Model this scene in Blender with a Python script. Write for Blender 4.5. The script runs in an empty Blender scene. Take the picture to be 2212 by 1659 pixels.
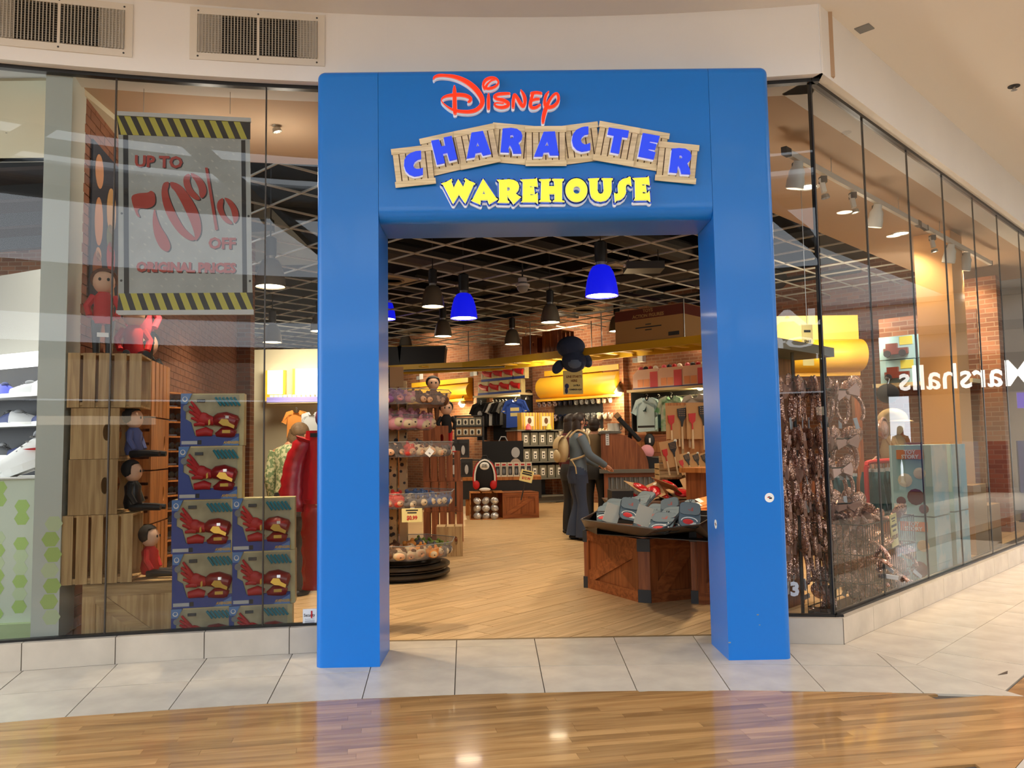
import bpy, math, random
from math import sin, cos, pi, atan2, sqrt, radians
from mathutils import Matrix, Vector, geometry
import numpy as np
SC = bpy.context.scene
COL = SC.collection
rnd = random.Random(7)

# ---------------------------------------------------------------- camera, world, exposure, lights
H0, FPX = 1.25, 1773.0
YAW, PITCH, ROLL, DCAM = .0101, .0763, .0158, 4.837
_f = Vector((sin(YAW) * cos(PITCH), cos(YAW) * cos(PITCH), sin(PITCH)))
_r = Vector((cos(YAW), -sin(YAW), 0)); _u = _r.cross(_f)
_r, _u = _r * cos(ROLL) - _u * sin(ROLL), _u * cos(ROLL) + _r * sin(ROLL)
CAMP = Vector((0, -DCAM, H0))
cd = bpy.data.cameras.new('camera'); cam = bpy.data.objects.new('camera', cd); COL.objects.link(cam)
cd.sensor_width = 36; cd.lens = 36 * FPX / 2212; cd.clip_start = .05; cd.clip_end = 200
cam.matrix_world = Matrix(((_r.x, _u.x, -_f.x, CAMP.x), (_r.y, _u.y, -_f.y, CAMP.y), (_r.z, _u.z, -_f.z, CAMP.z), (0, 0, 0, 1)))
SC.camera = cam
w = bpy.data.worlds.new('daylight'); SC.world = w; w.use_nodes = True
w.node_tree.nodes['Background'].inputs[0].default_value = (.88, .94, 1, 1)
w.node_tree.nodes['Background'].inputs[1].default_value = 3.2
vs = SC.view_settings
vs.view_transform = 'Standard'; vs.look = 'None'; vs.gamma = 1; vs.exposure = .5; vs.use_curve_mapping = False
SC.cycles.adaptive_threshold = .02; SC.cycles.max_bounces = 7; SC.cycles.diffuse_bounces = 3; SC.cycles.glossy_bounces = 4; SC.cycles.transparent_max_bounces = 12
SC.cycles.transmission_bounces = 4; SC.cycles.sample_clamp_indirect = 4; SC.cycles.caustics_reflective = False; SC.cycles.caustics_refractive = False

def light(name, typ, loc, power, col=(1, .78, .5), size=.1, aim=None, spot=100, blend=.6, sx=None):
    l = bpy.data.lights.new(name, typ); l.energy = power; l.color = col
    if typ == 'AREA':
        l.size = size
        if sx: l.shape = 'RECTANGLE'; l.size_y = sx
    else: l.shadow_soft_size = size
    if typ == 'SPOT': l.spot_size = radians(spot); l.spot_blend = blend
    o = bpy.data.objects.new(name, l); COL.objects.link(o); o.location = loc
    d = (Vector(aim) - Vector(loc)) if aim is not None else Vector((0, 0, -1))
    o.rotation_euler = d.to_track_quat('-Z', 'Y').to_euler()
    return o
WARM = (1, .80, .54)

# ---------------------------------------------------------------- geometry helpers
def ray(x, y): return _f + _r * ((x - 1106) / FPX) - _u * ((y - 829.5) / FPX)
def at(x, y, Y): d = ray(x, y); return CAMP + d * ((Y + DCAM) / d.y)
def fl(x, y, z=0): d = ray(x, y); return CAMP + d * ((z - H0) / d.z)
def onpl(x, y, P, N): d = ray(x, y); P = Vector(P); N = Vector(N); return CAMP + d * ((P - CAMP).dot(N) / d.dot(N))
def lin(c): return tuple(((v / 255) / 12.92 if v / 255 <= .04045 else ((v / 255 + .055) / 1.055) ** 2.4) for v in c)

class G:
    def __init__(s): s.v = []; s.f = []; s.M = None
    def add(s, vs, fs):
        n = len(s.v)
        if s.M is not None: vs = [s.M @ Vector(p) for p in vs]
        s.v += [tuple(p) for p in vs]; s.f += [tuple(i + n for i in f) for f in fs]; return s
    def box(s, x0, x1, y0, y1, z0, z1):
        return s.add([(x0, y0, z0), (x1, y0, z0), (x1, y1, z0), (x0, y1, z0), (x0, y0, z1), (x1, y0, z1), (x1, y1, z1), (x0, y1, z1)],
                     [(0, 3, 2, 1), (4, 5, 6, 7), (0, 1, 5, 4), (1, 2, 6, 5), (2, 3, 7, 6), (3, 0, 4, 7)])
    def bc(s, c, d, R=None):
        hx, hy, hz = d[0] / 2, d[1] / 2, d[2] / 2
        vs = [Vector(p) for p in ((-hx, -hy, -hz), (hx, -hy, -hz), (hx, hy, -hz), (-hx, hy, -hz), (-hx, -hy, hz), (hx, -hy, hz), (hx, hy, hz), (-hx, hy, hz))]
        if R is not None: vs = [R @ p for p in vs]
        return s.add([p + Vector(c) for p in vs], [(0, 3, 2, 1), (4, 5, 6, 7), (0, 1, 5, 4), (1, 2, 6, 5), (2, 3, 7, 6), (3, 0, 4, 7)])
    def beam(s, a, b, w, h, up=(0, 0, 1)):
        a = Vector(a); b = Vector(b); d = (b - a).normalized(); u = Vector(up)
        if abs(d.dot(u)) > .98: u = Vector((0, 1, 0))
        x = d.cross(u).normalized(); u = x.cross(d)
        vs = [p + x * (i * w / 2) + u * (j * h / 2) for p in (a, b) for i, j in ((-1, -1), (1, -1), (1, 1), (-1, 1))]
        return s.add(vs, [(0, 1, 2, 3), (7, 6, 5, 4), (0, 4, 5, 1), (1, 5, 6, 2), (2, 6, 7, 3), (3, 7, 4, 0)])
    def prism(s, poly, h0, h1, frame=None, holes=()):
        """poly in 2D (x,y) extruded h0..h1 along third axis; frame maps (x,y,h)->3D"""
        fr = frame or (lambda x, y, h: (x, y, h))
        loops = [list(poly)] + [list(h) for h in holes]
        tri = geometry.tessellate_polygon([[Vector((p[0], p[1], 0)) for p in l] for l in loops])
        flat = [p for l in loops for p in l]; n = len(flat)
        vs = [fr(p[0], p[1], h0) for p in flat] + [fr(p[0], p[1], h1) for p in flat]
        fs = [tuple(t) for t in tri] + [tuple(i + n for i in reversed(t)) for t in tri]
        k = 0
        for l in loops:
            m = len(l)
            for i in range(m): a, b = k + i, k + (i + 1) % m; fs.append((a, b, b + n, a + n))
            k += m
        return s.add(vs, fs)
    def lathe(s, prof, n=16, c=(0, 0, 0), cap=True, a0=0, a1=2 * pi):
        full = abs(a1 - a0 - 2 * pi) < 1e-6; m = n if full else n + 1
        vs = [(c[0] + r * cos(a0 + (a1 - a0) * i / n), c[1] + r * sin(a0 + (a1 - a0) * i / n), c[2] + z) for r, z in prof for i in range(m)]
        fs = []
        for j in range(len(prof) - 1):
            for i in range(n):
                k = (i + 1) % m
                fs.append((j * m + i, j * m + k, (j + 1) * m + k, (j + 1) * m + i))
        if cap and full:
            if prof[0][0] > 1e-5: fs.append(tuple(reversed(range(m))))
            if prof[-1][0] > 1e-5: fs.append(tuple((len(prof) - 1) * m + i for i in range(m)))
        return s.add(vs, fs)
    def cyl(s, a, b, r0, r1=None, n=10):
        return s.tube([a, b], [r0, r0 if r1 is None else r1], n)
    def tube(s, pts, r, n=8, closed=False):
        pts = [Vector(p) for p in pts]; m = len(pts)
        rs = r if isinstance(r, (list, tuple)) else [r] * m
        vs = []; prev = None
        for i, p in enumerate(pts):
            if closed: d = (pts[(i + 1) % m] - pts[i - 1])
            else: d = (pts[min(i + 1, m - 1)] - pts[max(i - 1, 0)])
            d = d.normalized() if d.length > 1e-9 else Vector((0, 0, 1))
            if prev is None:
                x = d.cross(Vector((0, 0, 1)));
                if x.length < .05: x = d.cross(Vector((0, 1, 0)))
            else: x = prev - d * prev.dot(d)
            x = x.normalized() if x.length > 1e-6 else Vector((1, 0, 0)); prev = x; y = d.cross(x)
            vs += [p + (x * cos(2 * pi * k / n) + y * sin(2 * pi * k / n)) * rs[i] for k in range(n)]
        fs = [(i * n + k, i * n + (k + 1) % n, ((i + 1) % m) * n + (k + 1) % n, ((i + 1) % m) * n + k) for i in range(m if closed else m - 1) for k in range(n)]
        if not closed: fs += [tuple(reversed(range(n))), tuple((m - 1) * n + k for k in range(n))]
        return s.add(vs, fs)
    def ell(s, c, r, n=12, m=8, R=None, squash=None):
        vs = []
        for j in range(m + 1):
            t = pi * j / m
            for i in range(n):
                p = Vector((r[0] * sin(t) * cos(2 * pi * i / n), r[1] * sin(t) * sin(2 * pi * i / n), r[2] * cos(t)))
                if squash: p = squash(p)
                if R is not None: p = R @ p
                vs.append(p + Vector(c))
        fs = [(j * n + i, (j + 1) * n + i, (j + 1) * n + (i + 1) % n, j * n + (i + 1) % n) for j in range(m) for i in range(n)]
        return s.add(vs, fs)
    def grid(s, fn, nu, nv, two=0):
        vs = [fn(i / nu, j / nv) for j in range(nv + 1) for i in range(nu + 1)]
        return s.add(vs, [(j * (nu + 1) + i, j * (nu + 1) + i + 1, (j + 1) * (nu + 1) + i + 1, (j + 1) * (nu + 1) + i) for j in range(nv) for i in range(nu)])
    def mesh(s, name, mat, smooth=False):
        me = bpy.data.meshes.new(name); me.from_pydata(s.v, [], s.f)
        me.materials.append(mat)
        if smooth: me.polygons.foreach_set('use_smooth', [True] * len(me.polygons))
        me.update(); return me
    def obj(s, name, mat, par=None, smooth=False, bev=0, loc=None):
        me = s.mesh(name, mat, smooth)
        if not len(s.f): print('EMPTY', name)
        o = link(name, me, par)
        if loc is not None: o.location = loc
        if bev:
            b = o.modifiers.new('b', 'BEVEL'); b.width = bev; b.segments = 2; b.limit_method = 'ANGLE'
        if smooth:
            try: me.set_sharp_from_angle(angle=radians(42))
            except Exception: pass
        return o
def link(name, me, par=None, loc=None, rot=None):
    o = bpy.data.objects.new(name, me); COL.objects.link(o)
    if par is not None: o.parent = par
    if loc is not None: o.location = loc
    if rot is not None: o.rotation_euler = rot
    return o
def tag(o, label, cat, group=None):
    o['label'] = label; o['category'] = cat
    if group: o['group'] = group
    return o
def T(name, label, cat, loc=(0, 0, 0), rz=0, group=None):
    o = bpy.data.objects.new(name, None); COL.objects.link(o); o.empty_display_size = .1
    o.location = loc; o.rotation_euler = (0, 0, rz); return tag(o, label, cat, group)
def st(o): o['kind'] = 'structure'; return o
def stuff(o): o['kind'] = 'stuff'; return o
_kids = {}
def dup(root, loc, rz=None, label=None, group=None, rot=None, scale=None):
    r = root.copy(); COL.objects.link(r); r.location = loc
    if rz is not None: r.rotation_euler = (0, 0, rz)
    if rot is not None: r.rotation_euler = rot
    if scale is not None: r.scale = (scale,) * 3 if not isinstance(scale, (tuple, list)) else scale
    if label: r['label'] = label
    if group: r['group'] = group
    if root not in _kids: _kids[root] = [(c, list(c.children)) for c in root.children]
    for ch, sub in _kids[root]:
        c = ch.copy(); COL.objects.link(c); c.parent = r
        for g in sub: d = g.copy(); COL.objects.link(d); d.parent = c
    return r
def cr(pts, k=6, closed=False):
    """catmull-rom through tuples of any dimension"""
    P = [np.array(p, float) for p in pts]; n = len(P); out = []
    for i in range(n if closed else n - 1):
        a, b, c, d = (P[(i - 1) % n], P[i], P[(i + 1) % n], P[(i + 2) % n]) if closed else (P[max(i - 1, 0)], P[i], P[i + 1], P[min(i + 2, n - 1)])
        for j in range(k):
            t = j / k
            out.append(.5 * (2 * b + (c - a) * t + (2 * a - 5 * b + 4 * c - d) * t * t + (3 * b - a - 3 * c + d) * t ** 3))
    if not closed: out.append(P[-1])
    return out
def text_mesh(txt, size, bold=0, ext=.001, sx=1, align='CENTER', spacing=1.0, shear=0):
    c = bpy.data.curves.new('t', 'FONT'); c.body = txt; c.size = size; c.offset = bold; c.extrude = ext; c.align_x = align; c.align_y = 'CENTER'
    c.space_character = spacing; c.shear = shear; c.resolution_u = 2; c.fill_mode = 'BOTH'
    o = bpy.data.objects.new('t', c); COL.objects.link(o)
    dg = bpy.context.evaluated_depsgraph_get(); me = bpy.data.meshes.new_from_object(o.evaluated_get(dg))
    bpy.data.objects.remove(o); bpy.data.curves.remove(c)
    if sx != 1: me.transform(Matrix.Diagonal((sx, 1, 1, 1)))
    me.transform(Matrix.Rotation(pi / 2, 4, 'X'))  # now lies in XZ, faces -Y
    return me
def text(name, txt, size, mat, par, loc, rz=0, bold=0, ext=.001, sx=1, spacing=1.0, rx=0, align='CENTER', shear=0):
    me = text_mesh(txt, size, bold, ext, sx, align, spacing, shear); me.materials.clear(); me.materials.append(mat); me.name = name
    return link(name, me, par, loc, (rx, 0, rz))

# ---------------------------------------------------------------- materials
def nm(name):
    m = bpy.data.materials.new(name); m.use_nodes = True; return m, m.node_tree.nodes, m.node_tree.links, m.node_tree.nodes['Principled BSDF']
def mat(name, rgb, rough=.5, metal=0, spec=.5, em=None, ems=0, var=.0, vs=6, bump=0, bs=40, coat=0, rand=0, tr=0):
    m, N, L, b = nm(name); c = lin(rgb)
    b.inputs['Base Color'].default_value = (*c, 1); b.inputs['Roughness'].default_value = rough; b.inputs['Metallic'].default_value = metal
    b.inputs['Specular IOR Level'].default_value = spec
    if coat: b.inputs['Coat Weight'].default_value = coat; b.inputs['Coat Roughness'].default_value = .08
    if em: b.inputs['Emission Color'].default_value = (*lin(em), 1); b.inputs['Emission Strength'].default_value = ems
    if var or rand:
        tc = N.new('ShaderNodeTexCoord'); hv = N.new('ShaderNodeHueSaturation'); hv.inputs['Color'].default_value = (*c, 1)
        val = None
        if var:
            nz = N.new('ShaderNodeTexNoise'); nz.inputs['Scale'].default_value = vs; nz.inputs['Detail'].default_value = 4
            L.new(tc.outputs['Object'], nz.inputs['Vector'])
            mr = N.new('ShaderNodeMapRange'); mr.inputs[1].default_value = .3; mr.inputs[2].default_value = .7; mr.inputs[3].default_value = 1 - var; mr.inputs[4].default_value = 1 + var
            L.new(nz.outputs['Fac'], mr.inputs[0]); val = mr.outputs[0]
        if rand:
            oi = N.new('ShaderNodeObjectInfo'); m2 = N.new('ShaderNodeMapRange'); m2.inputs[3].default_value = 1 - rand; m2.inputs[4].default_value = 1 + rand
            L.new(oi.outputs['Random'], m2.inputs[0])
            if val is None: val = m2.outputs[0]
            else:
                mm = N.new('ShaderNodeMath'); mm.operation = 'MULTIPLY'; L.new(val, mm.inputs[0]); L.new(m2.outputs[0], mm.inputs[1]); val = mm.outputs[0]
        L.new(val, hv.inputs['Value']); L.new(hv.outputs[0], b.inputs['Base Color'])
    if bump:
        tc = N.new('ShaderNodeTexCoord'); nz = N.new('ShaderNodeTexNoise'); nz.inputs['Scale'].default_value = bs; bp = N.new('ShaderNodeBump'); bp.inputs['Strength'].default_value = bump; bp.inputs['Distance'].default_value = .01
        L.new(tc.outputs['Object'], nz.inputs['Vector']); L.new(nz.outputs['Fac'], bp.inputs['Height']); L.new(bp.outputs[0], b.inputs['Normal'])
    return m
def wood(name, c1, c2, rough=.5, axis=0, sc=1.0, rand=.12, coat=0, stretch=14, spec=.5, world=False):
    """streaky grain along an axis, each object shifted in tone and pattern"""
    m, N, L, b = nm(name)
    tc = N.new('ShaderNodeTexCoord'); mp = N.new('ShaderNodeMapping'); s = [stretch * sc] * 3; s[axis] = .9 * sc; mp.inputs['Scale'].default_value = s
    oi = N.new('ShaderNodeObjectInfo'); mu = N.new('ShaderNodeMath'); mu.operation = 'MULTIPLY'; mu.inputs[1].default_value = 37
    L.new(oi.outputs['Random'], mu.inputs[0]); cx = N.new('ShaderNodeCombineXYZ')
    for k in range(3): L.new(mu.outputs[0], cx.inputs[k])
    L.new(tc.outputs['Object'], mp.inputs['Vector']); ad = N.new('ShaderNodeVectorMath'); L.new(mp.outputs[0], ad.inputs[0]); L.new(cx.outputs[0], ad.inputs[1])
    nz = N.new('ShaderNodeTexNoise'); nz.inputs['Scale'].default_value = 1.4; nz.inputs['Detail'].default_value = 5; nz.inputs['Distortion'].default_value = .8
    L.new(ad.outputs[0], nz.inputs['Vector']); rp = N.new('ShaderNodeValToRGB'); rp.color_ramp.elements[0].position = .36; rp.color_ramp.elements[1].position = .62
    rp.color_ramp.elements[0].color = (*lin(c2), 1); rp.color_ramp.elements[1].color = (*lin(c1), 1); L.new(nz.outputs['Fac'], rp.inputs[0])
    hv = N.new('ShaderNodeHueSaturation'); m2 = N.new('ShaderNodeMapRange'); m2.inputs[3].default_value = 1 - rand; m2.inputs[4].default_value = 1 + rand
    L.new(oi.outputs['Random'], m2.inputs[0]); L.new(m2.outputs[0], hv.inputs['Value']); L.new(rp.outputs[0], hv.inputs['Color']); L.new(hv.outputs[0], b.inputs['Base Color'])
    b.inputs['Roughness'].default_value = rough; b.inputs['Specular IOR Level'].default_value = spec
    if coat: b.inputs['Coat Weight'].default_value = coat; b.inputs['Coat Roughness'].default_value = .05
    return m
def brickmat(name, c1, c2, mortar, bw=.2, bh=.065, rough=.85):
    m, N, L, b = nm(name); tc = N.new('ShaderNodeTexCoord'); br = N.new('ShaderNodeTexBrick')
    sp = N.new('ShaderNodeSeparateXYZ'); cx = N.new('ShaderNodeCombineXYZ'); L.new(tc.outputs['Object'], sp.inputs[0])
    ad = N.new('ShaderNodeMath'); L.new(sp.outputs[0], ad.inputs[0]); L.new(sp.outputs[1], ad.inputs[1])
    L.new(ad.outputs[0], cx.inputs[0]); L.new(sp.outputs[2], cx.inputs[1]); L.new(cx.outputs[0], br.inputs['Vector'])
    br.inputs['Scale'].default_value = 1; br.inputs['Brick Width'].default_value = bw; br.inputs['Row Height'].default_value = bh; br.inputs['Mortar Size'].default_value = .006; br.inputs['Bias'].default_value = -.1
    br.inputs['Color1'].default_value = (*lin(c1), 1); br.inputs['Color2'].default_value = (*lin(c2), 1); br.inputs['Mortar'].default_value = (*lin(mortar), 1)
    L.new(br.outputs['Color'], b.inputs['Base Color']); b.inputs['Roughness'].default_value = rough
    bp = N.new('ShaderNodeBump'); bp.inputs['Strength'].default_value = .5; bp.inputs['Distance'].default_value = .01; bp.invert = True
    L.new(br.outputs['Fac'], bp.inputs['Height']); L.new(bp.outputs[0], b.inputs['Normal']); return m
ORD = ['first', 'second', 'third', 'fourth', 'fifth', 'sixth', 'seventh', 'eighth', 'ninth', 'tenth', 'eleventh', 'twelfth', 'thirteenth', 'fourteenth', 'fifteenth', 'sixteenth']
def glitter(name, rgb, sc=260):
    m, N, L, b = nm(name); b.inputs['Base Color'].default_value = (*lin(rgb), 1); b.inputs['Metallic'].default_value = .8; b.inputs['Roughness'].default_value = .22
    tc = N.new('ShaderNodeTexCoord'); v = N.new('ShaderNodeTexVoronoi'); v.inputs['Scale'].default_value = sc; L.new(tc.outputs['Object'], v.inputs['Vector'])
    s = N.new('ShaderNodeVectorMath'); s.operation = 'SUBTRACT'; s.inputs[1].default_value = (.5, .5, .5); L.new(v.outputs['Color'], s.inputs[0])
    k = N.new('ShaderNodeVectorMath'); k.operation = 'SCALE'; k.inputs['Scale'].default_value = 1.1; L.new(s.outputs[0], k.inputs[0])
    g = N.new('ShaderNodeNewGeometry'); ad = N.new('ShaderNodeVectorMath'); L.new(g.outputs['Normal'], ad.inputs[0]); L.new(k.outputs[0], ad.inputs[1])
    n = N.new('ShaderNodeVectorMath'); n.operation = 'NORMALIZE'; L.new(ad.outputs[0], n.inputs[0]); L.new(n.outputs[0], b.inputs['Normal']); return m
def glassmat(name, tint=(.93, .95, .94), k=1.0):
    """thin sheet of glass: clear transmission and a fresnel reflection"""
    m = bpy.data.materials.new(name); m.use_nodes = True; N = m.node_tree.nodes; L = m.node_tree.links; N.clear()
    o = N.new('ShaderNodeOutputMaterial'); mx = N.new('ShaderNodeMixShader'); t = N.new('ShaderNodeBsdfTransparent'); g = N.new('ShaderNodeBsdfGlossy'); fr = N.new('ShaderNodeFresnel')
    t.inputs[0].default_value = (*tint, 1); g.inputs['Roughness'].default_value = 0; fr.inputs[0].default_value = 1.5
    mu = N.new('ShaderNodeMath'); mu.operation = 'MULTIPLY'; mu.inputs[1].default_value = k; mu.use_clamp = True
    L.new(fr.outputs[0], mu.inputs[0]); L.new(mu.outputs[0], mx.inputs[0]); L.new(t.outputs[0], mx.inputs[1]); L.new(g.outputs[0], mx.inputs[2]); L.new(mx.outputs[0], o.inputs[0]); return m
def acrylic(name, rgb, alpha, rough=.15, em=None):
    m, N, L, b = nm(name); b.inputs['Base Color'].default_value = (*lin(rgb), 1); b.inputs['Alpha'].default_value = alpha; b.inputs['Roughness'].default_value = rough; return m
def emit(name, rgb, s): return mat(name, rgb, .5, em=rgb, ems=s)
def sheetmat(name, c1, c2, scale=18, thr=.5, soft=.04, rough=.6, kind='noise'):
    """two-tone mottled print"""
    m, N, L, b = nm(name); tc = N.new('ShaderNodeTexCoord')
    if kind == 'noise': nz = N.new('ShaderNodeTexNoise'); nz.inputs['Scale'].default_value = scale; nz.inputs['Detail'].default_value = 3; src = nz.outputs['Fac']
    else: nz = N.new('ShaderNodeTexVoronoi'); nz.inputs['Scale'].default_value = scale; src = nz.outputs['Distance']
    L.new(tc.outputs['Object'], nz.inputs['Vector']); rp = N.new('ShaderNodeValToRGB'); rp.color_ramp.elements[0].position = thr - soft; rp.color_ramp.elements[1].position = thr + soft
    rp.color_ramp.elements[0].color = (*lin(c1), 1); rp.color_ramp.elements[1].color = (*lin(c2), 1); L.new(src, rp.inputs[0]); L.new(rp.outputs[0], b.inputs['Base Color']); b.inputs['Roughness'].default_value = rough; return m

M = {}
M['plaster'] = mat('plaster', (228, 227, 224), .8, var=.03, vs=1.2)
M['ceil'] = mat('ceiling_paint', (232, 228, 222), .85)
M['blue'] = mat('portal_blue', (8, 114, 206), .32, spec=.4, coat=.12)
M['white'] = mat('white', (235, 235, 232), .5)
M['wplastic'] = mat('white_plastic', (225, 226, 226), .35)
M['black'] = mat('black', (14, 14, 14), .5)
M['dark'] = mat('dark_grey', (38, 38, 40), .6)
M['gun'] = mat('gunmetal', (62, 64, 66), .45, metal=.3)
M['steel'] = mat('steel', (170, 170, 168), .3, metal=.9)
M['red'] = mat('red', (190, 24, 30), .5)
M['yellow'] = mat('yellow', (246, 238, 40), .5)
M['glass'] = glassmat('shopfront_glass', k=1.0)
M['tile'] = mat('travertine_tile', (192, 181, 165), .22, var=.10, vs=5, rand=.035, spec=.4)
M['grout'] = mat('grout', (70, 62, 54), .8)
M['oak'] = wood('oak_strip', (180, 138, 88), (150, 110, 66), .16, 0, 1.3, .2, coat=.35, stretch=9)
M['shopwood'] = wood('shop_plank', (206, 174, 130), (180, 146, 102), .38, 0, 1.6, .10)
M['crate'] = wood('pale_crate_wood', (205, 172, 120), (170, 134, 86), .6, 2, 1.6, .10)
M['crateh'] = wood('pale_crate_wood_level', (205, 172, 120), (170, 134, 86), .6, 0, 1.6, .10)
M['cherry'] = wood('cherry_wood', (158, 92, 50), (120, 64, 32), .45, 0, 1.5, .10)
M['cherryv'] = wood('cherry_wood_upright', (158, 92, 50), (120, 64, 32), .45, 2, 1.5, .10)
M['orangewood'] = wood('orange_wood', (196, 128, 66), (158, 94, 42), .5, 2, 1.5, .08)
M['bulb'] = emit('lamp_glow', (255, 236, 200), 9)
M['coolbulb'] = emit('cool_lamp_glow', (255, 250, 235), 8)
M['card'] = mat('brown_card', (176, 138, 96), .8)
M['plush'] = mat('brown_plush', (110, 74, 50), .95)
M['skin'] = mat('skin', (196, 140, 110), .5)
# lamps of the place
def lamps():
    # mall: warm recessed downlights in the low ceiling at the right, lit mall behind
    for t, o in ((1.2, 1.6), (3.2, 1.6), (5.4, 1.6), (7.6, 1.6)): p = rw(t, o, 4.08); light('downlight', 'SPOT', p, 150, (1, .70, .46), .06, p - Vector((0, 0, 1)), 110, .8)
    # shop: lamps in the pendant shades and track heads are made with the fittings; these hang over the door and the sales floor
    for x, y, z, pw in ((-.2, 1.6, 3.3, 36), (1.3, 2.3, 3.3, 36), (.4, 3.9, 3.4, 36), (-.5, 5.5, 3.5, 36), (1.5, 5.6, 3.5, 36), (.2, 7.6, 3.5, 42), (2.6, 7.4, 3.5, 42)):
        light('shop_lamp', 'SPOT', (x, y, z), pw, WARM, .12, (x, y, 0), 125, .7)
# ---------------------------------------------------------------- shell: arcs of the facade
AC = Vector((.3, -12.15, 0))
def arc(a, R, z=0): return Vector((AC.x + R * sin(a), AC.y + R * cos(a), z))
CR = Vector((2.085, .336, 0)); DR = Vector((.70, .714, 0)).normalized(); NR = Vector((DR.y, -DR.x, 0))   # right wall: corner, along, towards the mall
def rw(t, off=0, z=0): return CR + DR * t + NR * off + Vector((0, 0, z))
A_COR = atan2(CR.x - AC.x, CR.y - AC.y)
RG, ROFF = 12.66, -.06
def clip(poly, P, N):
    out = []; n = len(poly)
    for i in range(n):
        a, b = poly[i], poly[(i + 1) % n]; da = (a - P).dot(N); db = (b - P).dot(N)
        if da >= 0: out.append(a)
        if (da >= 0) != (db >= 0): out.append(a.lerp(b, da / (da - db)))
    return out
def shrink(poly, d):
    c = sum(poly, Vector()) / len(poly); out = list(poly); n = len(poly); res = list(poly)
    area = sum(a.x * b.y - b.x * a.y for a, b in zip(poly, poly[1:] + poly[:1]))
    for i in range(n):
        a, b = poly[i], poly[(i + 1) % n]; e = (b - a)
        if e.length < 1e-6: continue
        nn = Vector((-e.y, e.x, 0)).normalized() * (1 if area > 0 else -1)
        res = clip(res, a + nn * d, nn)
        if len(res) < 3: return []
    return res
def slab(name, poly, z0, z1, m, par, local=True):
    c = sum(poly, Vector()) / len(poly); c.z = 0
    if not local: c = Vector()
    g = G(); g.prism([(p.x - c.x, p.y - c.y) for p in poly], z0, z1); o = g.obj(name, m, par); o.location = c; return o

# --- floors
g = G(); g.box(-14, 26, -22, 24, -.3, -.012); floor = st(g.obj('floor', M['grout']))
MIT0, MIT1 = CR.copy(), Vector((2.484, -.682, 0)); MITN = Vector((MIT1.y - MIT0.y, -(MIT1.x - MIT0.x), 0)).normalized()
if MITN.dot(Vector((-1, 0, 0))) < 0: MITN = -MITN
angs = [-.4494 + .04 * k for k in range(11)] + [-.0098 + .0405 * k for k in range(0, 7)]
for (r0, r1) in ((11.60, 12.10), (12.10, 12.6)):
    for a0, a1 in zip(angs, angs[1:]):
        p = [arc(a0, r0), arc((a0 + a1) / 2, r0), arc(a1, r0), arc(a1, r1), arc((a0 + a1) / 2, r1), arc(a0, r1)]
        p = clip(p, MIT0, MITN)
        if len(p) > 2: p = shrink(p, .0025)
        if len(p) > 2: slab('floor_tile', p, -.012, rnd.uniform(-.0006, .0006), M['tile'], floor)
for a0, a1 in zip(angs, angs[1:]):                               # the threshold strip inside the portal
    p = [arc(a0, 12.6), arc(a1, 12.6), arc(a1, 13.0), arc(a0, 13.0)]
    for P, N in ((Vector((0, .645, 0)), Vector((0, -1, 0))), (Vector((-1.0, 0, 0)), Vector((1, 0, 0))), (Vector((1.6, 0, 0)), Vector((-1, 0, 0)))):
        p = clip(p, P, N) if len(p) > 2 else []
    if len(p) > 2: p = shrink(p, .0025)
    if len(p) > 2: slab('floor_tile', p, -.012, 0, M['tile'], floor)
for i in range(-3, 12):
    for j in range(0, 2):
        t0, t1 = -.05 + .512 * i + (.25 * j - .05 if j else 0), -.05 + .512 * (i + 1) + (.25 * j - .05 if j else 0)
        p = [rw(t0, .49 * j), rw(t0, .49 * (j + 1)), rw(t1, .49 * (j + 1)), rw(t1, .49 * j)]
        p = clip(p, MIT0, -MITN)
        if len(p) > 2: p = shrink(p, .0015)
        if len(p) > 2: slab('floor_tile', p, -.012, rnd.uniform(-.0006, .0006), M['tile'], floor)
p0 = rw(-2.2, 1.262); p = [p0, rw(30, 1.262), rw(30, 3.2), rw(-2.2, 3.2)]
slab('floor_tile', p, -.012, 0, M['tile'], floor)
g = G(); g.prism([(2.60, -.395), (2.665, -.375), (2.70, -.32), (2.655, -.352)], 0.0005, .0012); g.obj('tile_chip', mat('chip_hole', (78, 62, 48), .9), floor)
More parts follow.
